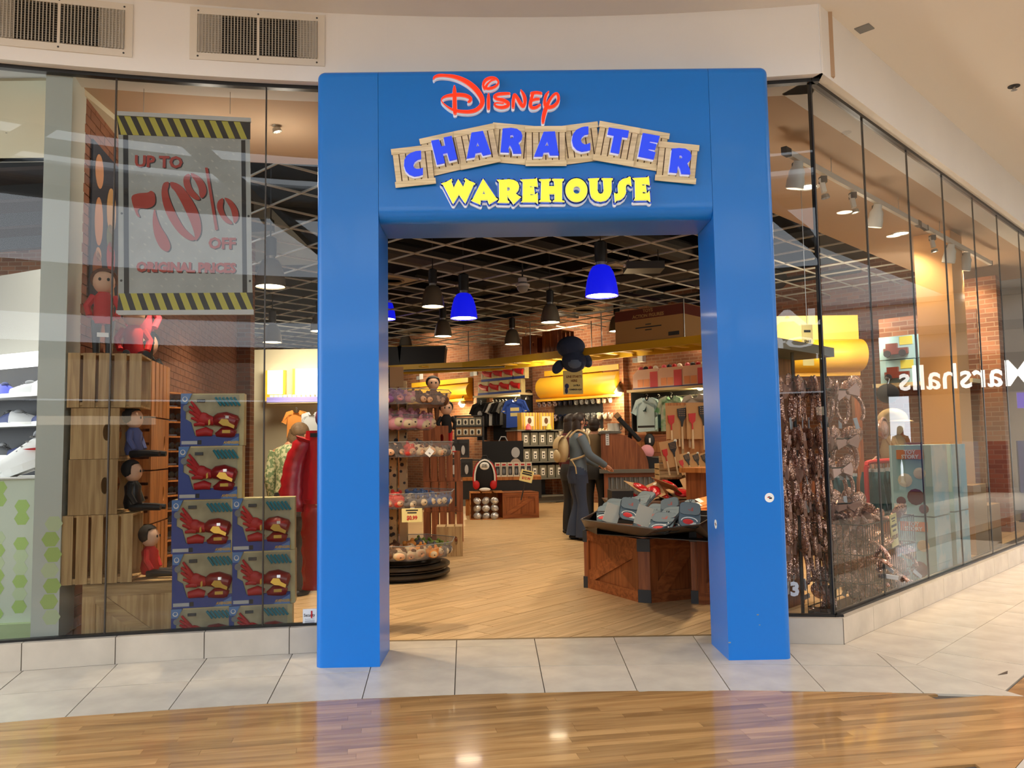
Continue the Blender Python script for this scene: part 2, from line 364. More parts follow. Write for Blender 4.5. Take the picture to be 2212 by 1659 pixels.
# --- oak strip floor of the mall: each strip a board
AW = radians(9.3); uw = Vector((cos(AW), sin(AW), 0)); vw = Vector((-sin(AW), cos(AW), 0)); Pw = Vector((-.6, -.9, 0))
sub = G().box(-14, 26, -22, -.4, -.3, -.0125)
nb = 0
for j in range(-17, 14):
    x = -2.6 + rnd.uniform(-1, 0)
    while x < 4.2:
        Lw = rnd.choice((.35, .55, .7, .9, 1.2, 1.4)); c0 = Pw + uw * x + vw * (j * .062); x0 = x; x += Lw
        p = [c0, c0 + uw * Lw, c0 + uw * Lw + vw * .062, c0 + vw * .062]
        cen = c0 + uw * Lw / 2
        if (cen - AC).length > 11.68 or cen.y < -1.75 or abs(cen.x) > 2.9: continue
        q = []
        r_ = max((v - AC).length for v in p)
        if r_ > 11.598:
            am = atan2(cen.x - AC.x, cen.y - AC.y); nn = Vector((sin(am), cos(am), 0)); p = clip(p, AC + nn * 11.597, -nn)
        if (cen - MIT0).dot(MITN) < 0: p = clip(p, rw(0, .985), NR) if len(p) > 2 else p
        if len(p) > 2: p = clip(p, rw(0, 1.262), -NR)
        if len(p) > 2: p = shrink(p, .0004)
        if len(p) > 2:
            cc = sum(p, Vector()) / len(p); gg = G(); gg.prism([((v - cc).dot(uw), (v - cc).dot(vw)) for v in p], -.012, -.0008)
            o = gg.obj('floor_board', M['oak'], floor); o.location = cc; o.rotation_euler = (0, 0, AW); nb += 1
g = G(); g.box(-14, 26, -22, -.3, -.0121, -.0025)
g2 = G(); g2.prism([(-12, -22), (26, -22), (26, -6), (4, -2.4), (2.0, -1.95), (-3.2, -1.95), (-12, -6)], -.012, -.001); o = g2.obj('floor_board', M['oak'], floor); stuff(o)
g2 = G(); g2.prism([(-12, -4), (-2.4, -1.9), (-2.9, -1.1), (-3.4, -1.1), (-6, -2.2), (-12, -5.5)], -.012, -.001); stuff(g2.obj('floor_board', M['oak'], floor))
g2 = G(); g2.prism([(p.x, p.y) for p in (rw(-1.4, .99), rw(30, .99), rw(30, 1.258), rw(-1.7, 1.258))], -.012, -.0016); stuff(g2.obj('floor_board', M['oak'], floor))
g2 = G(); g2.prism([(-3.2, -1.95)] + [(arc(a, 11.597).x, arc(a, 11.597).y) for a in (-.12, -.18, -.24, -.30, -.36, -.44)][::-1] + [(-1.4, -1.5), (-1.4, -1.95)], -.012, -.0018); stuff(g2.obj('floor_board', M['oak'], floor))
# --- shop floor planks at 47 degrees
AP = radians(47); up_ = Vector((cos(AP), sin(AP), 0)); vp = Vector((-sin(AP), cos(AP), 0)); ns = 0
far = G()
PM = None
for j in range(-30, 62):
    x = -8 + ((j * 7) % 3) * .3 - (j % 2) * .12
    while x < 18:
        c0 = up_ * x + vp * (j * .152); x += .91; cen = c0 + up_ * .45 + vp * .076
        if cen.y < .3 or cen.y > 13.5 or cen.x < -3.6 or cen.x > 8 or (cen - CR).dot(NR) > -.5 or ((cen - AC).length < 13.2 and abs(cen.x - .27) > 1.5): continue
        d = cen.y + DCAM
        px = 1088 + 1773 * cen.x / d
        p = [c0, c0 + up_ * .91, c0 + up_ * .91 + vp * .152, c0 + vp * .152]
        if min(v.y for v in p) < .648: p = clip(p, Vector((0, .648, 0)), Vector((0, 1, 0)))
        if len(p) > 2: p = shrink(p, .0024)
        if len(p) < 3: continue
        if cen.y < 6.4 and 790 < px < 1330 + max(0, (2.4 - cen.y)) * 160:
            cc = sum(p, Vector()) / len(p); gg = G(); gg.prism([((v - cc).dot(up_), (v - cc).dot(vp)) for v in p], -.012, rnd.uniform(-.0006, .0006))
            o = gg.obj('floor_plank', M['shopwood'], floor); o.location = cc; o.rotation_euler = (0, 0, AP); ns += 1
        else:
            far.prism([(v.x, v.y) for v in p], -.012, 0)
stuff(far.obj('floor_plank', M['shopwood'], floor))
g = G(); g.box(-3.6, 2.0, .62, .655, -.012, .001); g.obj('threshold_strip', mat('brass_strip', (120, 98, 66), .5), floor)
print('boards', nb, 'planks', ns)

# --- curb (base tiles) under the glass
HC = .156
g = G()
n = 24
def arcband(g, a0, a1, R0, R1, z0, z1, n=6):
    P = [arc(a0 + (a1 - a0) * i / n, R0) for i in range(n + 1)] + [arc(a1 + (a0 - a1) * i / n, R1) for i in range(n + 1)]
    return g.prism([(p.x, p.y) for p in P], z0, z1)
A_PL, A_PR = -.118, .1165
bang = [-.4494 + .0398 * k for k in range(0, 9)] + [-.113]
cg = G()
arcband(cg, -.45, -.113, 12.612, 12.75, -.01, HC - .004, 12); arcband(cg, .105, A_COR, 12.612, 12.75, -.01, HC - .004, 3)
cg.prism([(p.x, p.y) for p in (rw(0, -.012), rw(8, -.012), rw(8, -.14), rw(.05, -.14))], -.01, HC - .004)
curb = st(cg.obj('baseboard_front', M['grout']))
for a0, a1 in zip(bang, bang[1:]):
    g = G(); arcband(g, a0 + .0002, a1 - .0002, 12.6, 12.74, 0, HC, 3); g.obj('curb_tile', M['tile'], curb)
g = G(); arcband(g, .1085, A_COR - .0005, 12.6, 12.74, 0, HC, 2); g.obj('curb_tile', M['tile'], curb)
for i in range(14):
    p = [rw(.492 * i + .002, 0), rw(.492 * (i + 1) - .002, 0), rw(.492 * (i + 1) - .002, -.13), rw(.492 * i + .002 + (.06 if i == 0 else 0), -.13)]
    g = G(); g.prism([(v.x, v.y) for v in p], 0, HC + .001); g.obj('curb_tile', M['tile'], curb)
# --- glass
ZG0, ZG1 = HC, 3.62
M['mull'] = mat('mullion_black', (12, 11, 10), .4)
def channel(zz0, zz1):
    g = G(); arcband(g, -.45, -.1145, RG - .015, RG + .03, zz0, zz1, 14); arcband(g, .1085, A_COR + .001, RG - .015, RG + .03, zz0, zz1, 3); return g
glz = st(channel(3.612, 3.655).obj('window_1', M['mull']))
channel(HC - .002, HC + .014).obj('sill_channel', M['mull'], glz)
gj = [-.37, -.300, -.2025, -.1315, -.117]
def pane_arc(a0, a1):
    g = G(); arcband(g, a0, a1, RG, RG + .010, ZG0 + .01, ZG1, 6)
    # single skin: only the outer face
    g = G(); nn = 8; g.grid(lambda u, v: arc(a0 + (a1 - a0) * u, RG, ZG0 + .01 + (ZG1 - ZG0 - .01) * v), nn, 1); return g
gang = []
for px in (238, 571):
    P = at(px, 800, .3)
    for _ in range(6):
        d = ray(px, 800); lo, hi = 3, 9
        for _ in range(40):
            mid = (lo + hi) / 2; Q = CAMP + d * mid
            if (Vector((Q.x, Q.y, 0)) - AC).length < RG: lo = mid
            else: hi = mid
    gang.append(atan2(Q.x - AC.x, Q.y - AC.y))
jl = [-.45, -.335, gang[0], gang[1], -.1145]
for a0, a1 in zip(jl, jl[1:]): pane_arc(a0 + .0002, a1 - .0002).obj('pane', M['glass'], glz, smooth=True)
pane_arc(.1085, A_COR - .0035).obj('pane', M['glass'], glz, smooth=True)
rt = [.04, .89, 1.825, 2.736, 3.679, 4.571, 5.497, 6.42, 7.34]
def channelr(zz0, zz1):
    g = G(); g.prism([(p.x, p.y) for p in (rw(.0, ROFF + .015), rw(8, ROFF + .015), rw(8, ROFF - .03), rw(.02, ROFF - .03))], zz0, zz1); return g
glr = st(channelr(3.612, 3.655).obj('window_2', M['mull']))
channelr(HC - .002, HC + .014).obj('sill_channel', M['mull'], glr)
for t0, t1 in zip(rt, rt[1:]):
    g = G(); a, b = rw(t0 + .004, ROFF), rw(t1 - .004, ROFF)
    g.add([(a.x, a.y, ZG0 + .01), (b.x, b.y, ZG0 + .01), (b.x, b.y, ZG1), (a.x, a.y, ZG1)], [(0, 1, 2, 3)]); g.obj('pane', M['glass'], glr)
for a in (gang[0], gang[1], jl[1]):
    p = arc(a, RG + .004); g = G(); g.box(p.x - .004, p.x + .004, p.y - .006, p.y + .006, ZG0, ZG1); g.obj('pane_joint', mat('joint', (52, 44, 36), .4), glz)
for k, t in enumerate(rt):
    p = rw(t, ROFF - .004) if k else rw(.02, ROFF - .01); wd = .012 if k == 0 else .005
    g = G(); g.beam((p.x, p.y, ZG0), (p.x, p.y, ZG1), wd * 2, .02, up=(DR.x, DR.y, 0)); g.obj('pane_joint', M['mull'], glr)
# --- bulkhead over the glass, and the mall ceiling
ZB, ZC = 3.637, 4.105
g = G(); arcband(g, -.46, A_COR + .002, 12.585, 12.9, ZB, ZC + .6, 24); st(g.obj('wall_front', M['plaster']))
g = G(); g.prism([(p.x, p.y) for p in (rw(-.02, .03), rw(9, .03), rw(9, -.3), rw(.1, -.3))], ZB, ZC + .6); st(g.obj('wall_right', M['plaster']))
CEIL = [(-9, -2.6), (-3, -2.2), (2.9, -2.4), (6.5, 1.0), (26, 20.9)] + [(p.x, p.y) for p in [rw(32, -.25), rw(.12, -.25)] + [arc(A_COR - (A_COR + .46) * k / 16, 12.85) for k in range(17)]] + [(-9, -1.4)]
g = G(); g.prism(CEIL, ZC, ZC + .12); ceil = st(g.obj('ceiling', M['ceil']))
# soffit over the display windows and the shop side walls
ZS = 3.66
M['soffit'] = mat('soffit_paint', (186, 160, 134), .85)
def strip(pts, z0, z1, name, m):
    g = G(); g.prism(pts, z0, z1); return st(g.obj(name, m))
def P2(ps): return [(p.x, p.y) for p in ps]
# soffit behind the glass
g = G(); arcband(g, -.243, A_COR + .01, 12.70, 14.25, ZS, ZS + .5, 20); g.prism(P2([rw(-.1, -.1), rw(9, -.1), rw(9, -1.75), rw(-.1, -1.75)]), ZS + .004, ZS + .499)
st(g.obj('ceiling_1', M['soffit']))
# --- shop walls: the shop runs at 45 degrees to the doorway
M['brick'] = brickmat('brick_wall', (150, 98, 66), (112, 70, 48), (150, 122, 98))
M['brick1'] = mat('brick_piece', (142, 92, 66), .85, var=.15, vs=9, rand=.2)
BW = Vector((-1.55, 16.7, 0))
def bwp(s, off=0, z=0): return BW + NR * s - DR * off + Vector((0, 0, z))     # along the back wall, off = towards the door
def frame45(o, x, y, z=0): o.location = (x, y, z); o.rotation_euler = (0, 0, -radians(44.43)); return o
A45 = atan2(NR.y, NR.x)
g = G(); g.box(-9.5, 12, 0, .2, 0, 4.4); o = st(g.obj('wall_back', M['brick'])); o.location = BW; o.rotation_euler = (0, 0, A45)
for s_ in (-.55, 1.55, 3.55, 5.6):                                   # pilasters
    g = G(); g.box(s_ - .28, s_ + .28, -.16, 0, 0, 3.75); q = st(g.obj('trim_%d' % (int(s_ * 2) + 3), M['brick'])); q.location = BW; q.rotation_euler = (0, 0, A45)
# left brick wall of the display window with single bricks
LW0 = Vector((-2.715, .20, 0)); LWD = Vector((-.17, .985, 0)).normalized(); LWN = Vector((LWD.y, -LWD.x, 0))
ALW = atan2(LWD.y, LWD.x)
g = G(); g.box(0, 7.2, 0, .06, 0, 3.66); lw = st(g.obj('wall_left', mat('mortar', (152, 128, 106), .9))); lw.location = LW0; lw.rotation_euler = (0, 0, ALW)
bme = [G().box(-.1, .1, -.008, .0, -.03, .03).mesh('brick', M['brick1'])]
hme = G().box(-.049, .049, -.008, 0, -.03, .03).mesh('brick', M['brick1'])
rest = G(); nbk = 0
for j in range(54):
    z = .036 + j * .0675
    for i in range(0, 35):
        x = .1 + i * .208 + (.104 if j % 2 else 0)
        if x > 7.1: continue
        near = x < 2.2 and z > 1.9 or x < .45 and z > .6
        if near and nbk < 296:
            o = link('brick', bme[0], lw, (x, -rnd.uniform(0, .002), z)); nbk += 1
        else: rest.box(x - .1, x + .1, -.008, 0, z - .03, z + .03)
stuff(rest.obj('brick', M['brick1'], lw))
g = G(); g.box(-9, -3.72, 7.2, 7.4, 0, 4.4); st(g.obj('wall_1', M['brick']))
# far left wall with two bright windows
g = G(); g.box(-7, -6.8, 7.4, 22, 0, 4.4); st(g.obj('wall_2', M['brick']))
g = G(); g.box(-7, 14, 24, 24.2, 0, 4.4); st(g.obj('wall_3', M['brick']))
g = G(); g.prism(P2([rw(11.5, -.1), rw(11.7, -.1), rw(11.7, -9), rw(11.5, -9)]), 0, 4.4); st(g.obj('wall_4', M['plaster']))
# --- dark open ceiling with its white grid
g = G(); g.prism([(-9, 7.3), (-3.8, 7.3), (-2.7, .8), (2.2, .8), (2.4, .9), (11, 9.6), (11, 24), (-9, 24)], 4.5, 4.6); cl2 = st(g.obj('ceiling_2', mat('plenum_black', (6, 6, 6), .9, spec=.1)))
ZG = 3.82; M['gridw'] = mat('grid_white', (196, 192, 180), .5)
def inshop(p):
    return (p - AC).length > 14.27 and (p - CR).dot(NR) < -1.77 and ((p - LW0).dot(LWN) > 0 or (p.y > 7.4 and p.x > -6.8)) and (p - BW).dot(DR) < 0 and p.y < 20
for k in range(-19, 20):
    for (dd, nn, ang) in ((NR, DR, A45), (DR, NR, A45 + pi / 2)):
        c = Vector((1.0, 9.0, 0)) + nn * (.62 * k); ts = [i * .1 for i in range(-150, 151) if inshop(c + dd * (i * .1))]
        if len(ts) < 4: continue
        t0, t1 = ts[0], ts[-1]
        gb = G().box(t0, t1, -.0075, .0075, 0, .003).box(t0, t1, -.0015, .0015, .003, .022).mesh('grid_bar', M['gridw'])
        link('grid_bar', gb, cl2, (c.x, c.y, ZG + (.0 if dd is NR else .001)), (0, 0, ang))
dk = G(); rr = random.Random(3)
for k in range(16):                                                  # ducts and joists above the grid
    p = Vector((rr.uniform(-1, 4), rr.uniform(5, 12), rr.uniform(4.0, 4.35))); d = (NR if k % 2 else DR) * rr.uniform(1.5, 4)
    if k % 3: dk.beam(p - d, p + d, .06, .1)
    else: dk.cyl(p - d, p + d, rr.uniform(.1, .2), n=12)
dk.obj('duct', mat('duct_dark', (58, 56, 54), .7), cl2)
M['diff'] = mat('diffuser', (150, 140, 122), .7)
for (px, py) in ((900, 712), (1262, 668), (845, 597), (1320, 580)):
    d = (ZG - H0) / (965 - py) * 1773; c = at(px, py, d - DCAM); g = G(); g.box(-.3, .3, -.3, .3, -.01, .02); v = g.obj('vent', M['diff']); v.location = (c.x, c.y, ZG); v.rotation_euler = (0, 0, A45)
    G().lathe([(.2, -.012), (.2, -.03), (.17, -.03), (.16, -.012)], 20).obj('diffuser_ring', mat('diffuser_dark', (112, 100, 82), .7), v)
    tag(v, 'square tan ceiling diffuser ' + {900: 'above the grey lamps at left', 1262: 'between the grey lamps and the larger blue lamp', 845: 'beside the portal edge at left', 1320: 'behind the larger blue lamp'}[px], 'vent')

# ---------------------------------------------------------------- the mall behind the camera (seen in the glass)
M['deck'] = mat('roof_deck', (205, 208, 210), .6); M['truss'] = mat('truss_grey', (120, 122, 122), .6)
g = G()
for k in range(46): y0 = -15 + k * .18; (g.box(-16, 26, y0, y0 + .10, 7.0, 7.06) if not -12.6 < y0 < -10.5 and y0 < -7.6 else 0)
g.box(-16, 26, -15, -12.6, 7.06, 7.1); g.box(-16, 26, -10.4, -7.6, 7.06, 7.1); deck = st(g.obj('ceiling_3', M['deck']))
for k in range(6): G().beam((-16, -14 + k * 1.5, 6.85), (26, -14 + k * 1.5, 6.85), .16, .26).obj('roof_beam', M['truss'], deck)
for k in range(9):
    x = -13 + k * 4.2; g = G(); g.beam((x, -14.5, 6.4), (x, -2.2, 6.9), .14, .22); g.beam((x, -14.5, 5.2), (x + 2.1, -7.0, 6.8), .12, .18); g.beam((x + 2.1, -7, 6.8), (x + 4.2, -14.5, 5.2), .12, .18); g.obj('roof_truss', M['truss'], deck)
g = G(); g.prism(P2([rw(-5, 4.7), rw(30, 4.7), rw(30, 9), rw(-5, 9)]), 7.2, 7.3); st(g.obj('ceiling_6', M['deck']))  # unseen corridor roof, added to hold back the skylight
# opposite facade
g = G(); g.box(-16, 26, -14.6, -14.3, 2.45, 3.3); g.box(-16, 26, -14.5, -14.3, 4.3, 5.4); wo = st(g.obj('wall_opposite', mat('opposite_fascia', (214, 206, 192), .7)))
G().box(-16, 26, -14.7, -14.5, 3.3, 3.7).obj('reveal', M['dark'], wo)
for k in range(10): G().box(-16 + k * 4.2, -12.0 + k * 4.2, -14.9, -14.8, 3.7, 4.3).obj('clerestory_pane', emit('clerestory', (245, 250, 255), 2.2), wo)
G().box(-16, 26, -15.5, -15.3, 0, 2.45).obj('shop_glass', mat('far_shop', (66, 58, 50), .6), wo)
for k in range(12):
    G().box(-14 + k * 3.3, -13.7 + k * 3.3, -14.6, -14.3, 0, 2.45).obj('pier', mat('pier', (190, 184, 172), .7), wo)
    G().box(-13 + k * 3.3, -12.2 + k * 3.3, -15.25, -15.2, 1.9, 2.1).obj('lit_panel', emit('lit_panel', (255, 236, 205), 2.0), wo)
# end of the corridor: a big store with a dark fascia and white letters, mirrored in the right-hand glass
_PR = rw(0, ROFF)
CAMV = CAMP - NR * (2 * (CAMP - _PR).dot(NR)); CAMV.z = CAMP.z
def mdir(x, y): d = ray(x, y); return d - NR * (2 * d.dot(NR))
_d = mdir(2080, 800); FO = CAMV + _d * (18 / Vector((_d.x, _d.y)).length); FO.z = 0
NF = Vector((CAMV.x - FO.x, CAMV.y - FO.y, 0)).normalized(); RF = Vector((-NF.y, NF.x, 0))      # towards the viewer / reading direction
ACF = atan2(RF.y, RF.x)
def cp(t, off, z): return FO + RF * t - NF * off + Vector((0, 0, z))
def cor(name, t0, t1, o0, o1, z0, z1, m, par=None):
    g = G(); g.prism(P2([cp(t0, o0, 0), cp(t1, o0, 0), cp(t1, o1, 0), cp(t0, o1, 0)]), z0, z1); return g.obj(name, m, par)
def mirpx(x, y, w=0):
    d = mdir(x, y); return CAMV + d * ((FO + NF * w - CAMV).dot(NF) / d.dot(NF))
# ---------------------------------------------------------------- the blue entrance portal
XL, XLS, XRS, XR, HP, DP, HS = -1.108, -.735, 1.275, 1.646, 3.55, .40, 2.606
portal = T('entrance_portal', 'tall bright blue portal of two posts and a header framing the shop doorway', 'portal', (.27, .2, 0))
OF = Vector((.27, .2, 0))
def rounded(x0, x1, y0, y1, r, corner, n=6):
    """plan outline of a post, one front corner rounded"""
    if corner == 'L': a = [(x0 + r - r * cos(t), y0 + r - r * sin(t)) for t in [pi / 2 * k / n for k in range(n + 1)]]; return a + [(x1, y0), (x1, y1), (x0, y1)]
    a = [(x1 - r + r * sin(t), y0 + r - r * cos(t)) for t in [pi / 2 * k / n for k in range(n + 1)]]; return [(x0, y0)] + a + [(x1, y1), (x0, y1)]
def post(x0, x1, c):
    g = G(); r = .045
    # front outline in XZ with a rounded outer top corner, swept back; outer vertical edge rounded in plan
    pl = rounded(x0, x1, 0, DP, r, c)
    g.prism([(p[0] - OF.x, p[1] - OF.y) for p in pl], 0, HP - r)
    n = 6
    for k in range(n):
        t0, t1 = pi / 2 * k / n, pi / 2 * (k + 1) / n
        i0, i1 = r * (1 - cos(t0)), r * (1 - cos(t1)); z0, z1 = HP - r + r * sin(t0), HP - r + r * sin(t1)
        def ins(i):
            q = rounded(x0 + (i if c == 'L' else 0), x1 - (i if c == 'R' else 0), i, DP, r - i * .8, c); return [(p[0] - OF.x, p[1] - OF.y) for p in q]
        A, B = ins(i0), ins(i1); m = len(A)
        g.add([(p[0], p[1], z0) for p in A] + [(p[0], p[1], z1) for p in B], [(i, (i + 1) % m, (i + 1) % m + m, i + m) for i in range(m)] + ([tuple(range(m, 2 * m))] if k == n - 1 else []))
    return g
post(XL, XLS - .0015, 'L').obj('left_post', M['blue'], portal, smooth=True)
post(XRS + .0015, XR, 'R').obj('right_post', M['blue'], portal, smooth=True)
g = G(); r = .075; zb = HS
prof = [(0, HP - .045)] + [(.045 * (1 - cos(t)), HP - .045 + .045 * sin(t)) for t in (.4, .8, 1.2, pi / 2)] + [(DP, HP), (DP, zb)] + [(r - r * sin(t), zb + r - r * cos(t)) for t in [pi / 2 * k / 8 for k in range(9)]] + [(0, zb + r + .02)]
g.prism(prof, XLS + .0005 - OF.x, XRS - .0005 - OF.x, frame=lambda y, z, x: (x, y - OF.y, z)); g.obj('header', M['blue'], portal, smooth=True)
for s_, px in ((1, .28),):
    pass
# chips in the paint
for (px, py, a) in ((1637, 1328, .006), (1641, 1350, .004), (1576, 1388, .007)):
    p = at(px, py, -.0006); G().bc((p.x - OF.x, p.y - OF.y, p.z), (a * 2, .0008, a)).obj('paint_chip', M['lgrey_'] if 'lgrey_' in M else M['steel'], portal)
# round stickers, plain discs with a small coloured mark
def sticker(p, rz, label):
    t = T('round_sticker', label, 'sticker', p, rz)
    G().lathe([(.0275, 0), (.0275, .0012)], 28).obj('disc', M['white'], t).rotation_euler = (pi / 2, 0, 0)
    g = G(); g.bc((-.007, -.0016, .002), (.010, .0008, .006)); g.obj('red_mark', M['red'], t)
    g = G(); g.bc((.006, -.0016, -.003), (.016, .0008, .010)); g.bc((.0, -.0016, .006), (.012, .0008, .004)); g.obj('dark_mark', M['dark'], t)
sticker(at(1662, 1075, -.0003), 0, 'small round white sticker on the front of the right blue post')
p = at(1541, 1133, .17); sticker((XRS + .0004, .19, p.z), -pi / 2, 'small round white sticker on the inner side of the right blue post')

# ---------------------------------------------------------------- lettering helpers: outlines on the portal face
def pp(x, y): p = at(x, y, 0); return (p.x, p.z)
def outline(g, poly, d, y0, y1, frame, n=10):
    """a band of half-width d along a closed outline, with round joints"""
    m = len(poly)
    for i in range(m):
        a = Vector(poly[i]); b = Vector(poly[(i + 1) % m]); e = b - a
        if e.length < 1e-6: continue
        nn = Vector((-e.y, e.x)).normalized() * d
        g.prism([tuple(a + nn), tuple(b + nn), tuple(b - nn), tuple(a - nn)], y0, y1, frame)
        g.prism([(a.x + d * cos(2 * pi * k / n), a.y + d * sin(2 * pi * k / n)) for k in range(n)], y0, y1, frame)
def sm(poly, k=3): return [tuple(p) for p in cr(poly, k, True)]
def fatten(g, poly, d, y0, y1, frame, holes=()):
    g.prism(poly, y0, y1, frame); outline(g, poly, d, y0, y1, frame)
sign_o = at(1180, 300, 0)
def frm(o): return lambda x, z, h: (x - o.x, h - o.y, z - o.z)
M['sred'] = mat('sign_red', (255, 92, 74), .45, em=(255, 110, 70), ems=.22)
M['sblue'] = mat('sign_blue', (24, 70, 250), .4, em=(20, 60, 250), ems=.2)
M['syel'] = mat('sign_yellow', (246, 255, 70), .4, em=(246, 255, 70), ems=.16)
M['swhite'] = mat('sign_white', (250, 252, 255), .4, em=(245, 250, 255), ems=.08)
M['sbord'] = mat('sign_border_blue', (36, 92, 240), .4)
# --- red script word
so = T('script_sign', 'red script lettering with white edges at the top of the blue header', 'sign', at(1070, 270, 0))
o = at(1070, 270, 0); F1 = frm(o)
def cpx(ox, oy, s): return lambda p: pp(ox + p[0] / s, oy + p[1] / s)
c1 = cpx(920, 155, 7.373); PX = .00272 / 7.373
def ribbon(g, pts, y0, y1, frame, extra=0, shift=(0, 0), k=5):
    q = cr(pts, k); L = []; Rr = []
    C = [Vector(c1((p[0] + shift[0], p[1] + shift[1]))) for p in q]; W = [max(p[2], 6) * PX / 2 + extra for p in q]; n = len(C)
    for i in range(n):
        t = (C[min(i + 1, n - 1)] - C[max(i - 1, 0)]).normalized(); nn = Vector((-t.y, t.x))
        L.append(C[i] + nn * W[i]); Rr.append(C[i] - nn * W[i])
    for i in range(n - 1): g.prism([tuple(L[i]), tuple(L[i + 1]), tuple(Rr[i + 1]), tuple(Rr[i])], y0, y1, frame)
    for i in (0, n - 1): g.prism([(C[i].x + W[i] * cos(2 * pi * j / 14), C[i].y + W[i] * sin(2 * pi * j / 14)) for j in range(14)], y0, y1, frame)
    for i in range(1, n - 1): g.prism([(C[i].x + W[i] * .98 * cos(2 * pi * j / 8), C[i].y + W[i] * .98 * sin(2 * pi * j / 8)) for j in range(8)], y0, y1, frame)
D_ = [[(128, 150, 22), (150, 118, 36), (220, 95, 46), (330, 97, 46), (480, 120, 62), (640, 188, 78), (770, 285, 86), (860, 395, 84), (900, 490, 76), (880, 575, 68), (800, 642, 62), (700, 668, 58), (600, 668, 52), (500, 655, 46), (400, 622, 32), (310, 560, 20), (256, 498, 16), (270, 455, 26), (340, 420, 42), (450, 405, 56), (560, 402, 60), (660, 422, 60), (715, 462, 54), (705, 498, 44), (682, 512, 34)],
      [(460, 262, 24), (460, 330, 58), (462, 450, 66), (465, 600, 70), (470, 690, 60)]]
LET = [D_,
       [[(936, 315, 24), (918, 270, 36), (922, 215, 44), (965, 160, 50), (1040, 133, 46), (1110, 143, 40), (1152, 185, 30), (1145, 235, 34), (1090, 280, 40), (1010, 302, 42), (945, 300, 30)], [(950, 290, 50), (985, 230, 30), (1040, 180, 22), (1100, 158, 22)],
        [(1000, 388, 24), (998, 440, 50), (998, 540, 54), (998, 615, 50)]],
       [[(1328, 380, 36), (1240, 383, 46), (1145, 395, 50), (1095, 430, 46), (1130, 465, 46), (1230, 487, 56), (1308, 532, 54), (1295, 580, 54), (1200, 602, 50), (1115, 582, 36), (1095, 545, 26), (1140, 528, 20), (1235, 538, 18)]],
       [[(1388, 598, 46), (1392, 500, 54), (1408, 402, 44), (1450, 445, 52), (1505, 540, 60), (1545, 585, 50), (1572, 540, 50), (1574, 460, 58), (1550, 390, 46), (1512, 328, 20)]],
       [[(1830, 378, 42), (1760, 366, 46), (1680, 378, 46)], [(1700, 385, 50), (1678, 470, 54), (1662, 560, 58), (1690, 606, 48), (1755, 600, 46), (1812, 562, 38)], [(1680, 492, 40), (1740, 474, 40), (1792, 467, 38)]],
       [[(1950, 352, 20), (1910, 410, 44), (1888, 490, 50), (1895, 560, 54), (1950, 598, 58), (2030, 580, 54), (2092, 518, 50), (2106, 440, 46), (2080, 382, 38), (2030, 405, 40), (1965, 490, 46), (1905, 620, 68), (1872, 740, 64), (1862, 838, 46)]]]
for n_, Ls in enumerate(LET):
    g = G()
    for s_ in Ls: ribbon(g, s_, -.034, -.022, F1)
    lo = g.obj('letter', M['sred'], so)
    g = G()
    for s_ in Ls: ribbon(g, s_, -.021, 0, F1, extra=.0014, shift=(-2, 20))
    g.obj('letter_backing', M['swhite'], lo)
# --- crate boards with blue capitals
cs = T('crate_board_sign', 'arched row of nine tan crate boards with blue capital letters on the blue header', 'sign', at(1180, 400, 0)); oc = at(1180, 400, 0); F2 = frm(oc)
cA, cB = cpx(840, 260, 6.506), cpx(1180, 260, 6.506)
M['board'] = wood('sign_board', (236, 220, 182), (210, 192, 150), .55, 0, 2.5, .04); M['boardgap'] = mat('board_gap', (84, 62, 42), .8)
boards = [(cA, 1, [(38, 425), (605, 358), (665, 905), (105, 965)]), (cA, 0, [(430, 272), (985, 150), (1100, 680), (545, 810)]), (cA, 1, [(908, 180), (1470, 62), (1572, 600), (1020, 715)]),
          (cA, 0, [(1470, 40), (2030, 90), (1985, 640), (1430, 590)]), (cA, 1, [(1915, 103), (2487, 100), (2490, 658), (1922, 660)]), (cB, 0, [(150, 98), (715, 25), (785, 565), (222, 638)]),
          (cB, 1, [(748, 28), (1310, 130), (1210, 670), (648, 575)]), (cB, 0, [(1170, 95), (1730, 195), (1640, 738), (1075, 640)]), (cB, 1, [(1575, 312), (2138, 370), (2085, 915), (1518, 860)])]
for c_, lev, q in boards:
    TL, TR, BR, BL = [Vector(c_(p)) for p in q]; X = TR - TL; Y = BL - TL
    def uv(u, v): p = TL + X * u + (BL + (BR - BL) * u - TL - X * u) * v; return (p.x, p.y)
    y1 = -.004 - lev * .012
    g = G(); g.prism([uv(.02, .03), uv(.98, .03), uv(.98, .97), uv(.02, .97)], y1 - .002, 0 if lev == 0 else y1 + .011, F2); b = g.obj('crate_board', M['boardgap'], cs)
    for k in range(6):
        g = G(); g.prism([uv(.025 + k * .162, .15), uv(.025 + k * .162 + .135, .15), uv(.025 + k * .162 + .135, .85), uv(.025 + k * .162, .85)], y1 - .005, y1 - .0022, F2); g.obj('slat', M['board'], b)
    for v0, v1 in ((0, .148), (.852, 1)):
        g = G(); g.prism([uv(-.005, v0), uv(1.005, v0), uv(1.005, v1), uv(-.005, v1)], y1 - .009, y1 - .0022, F2); g.obj('rail', M['board'], b)
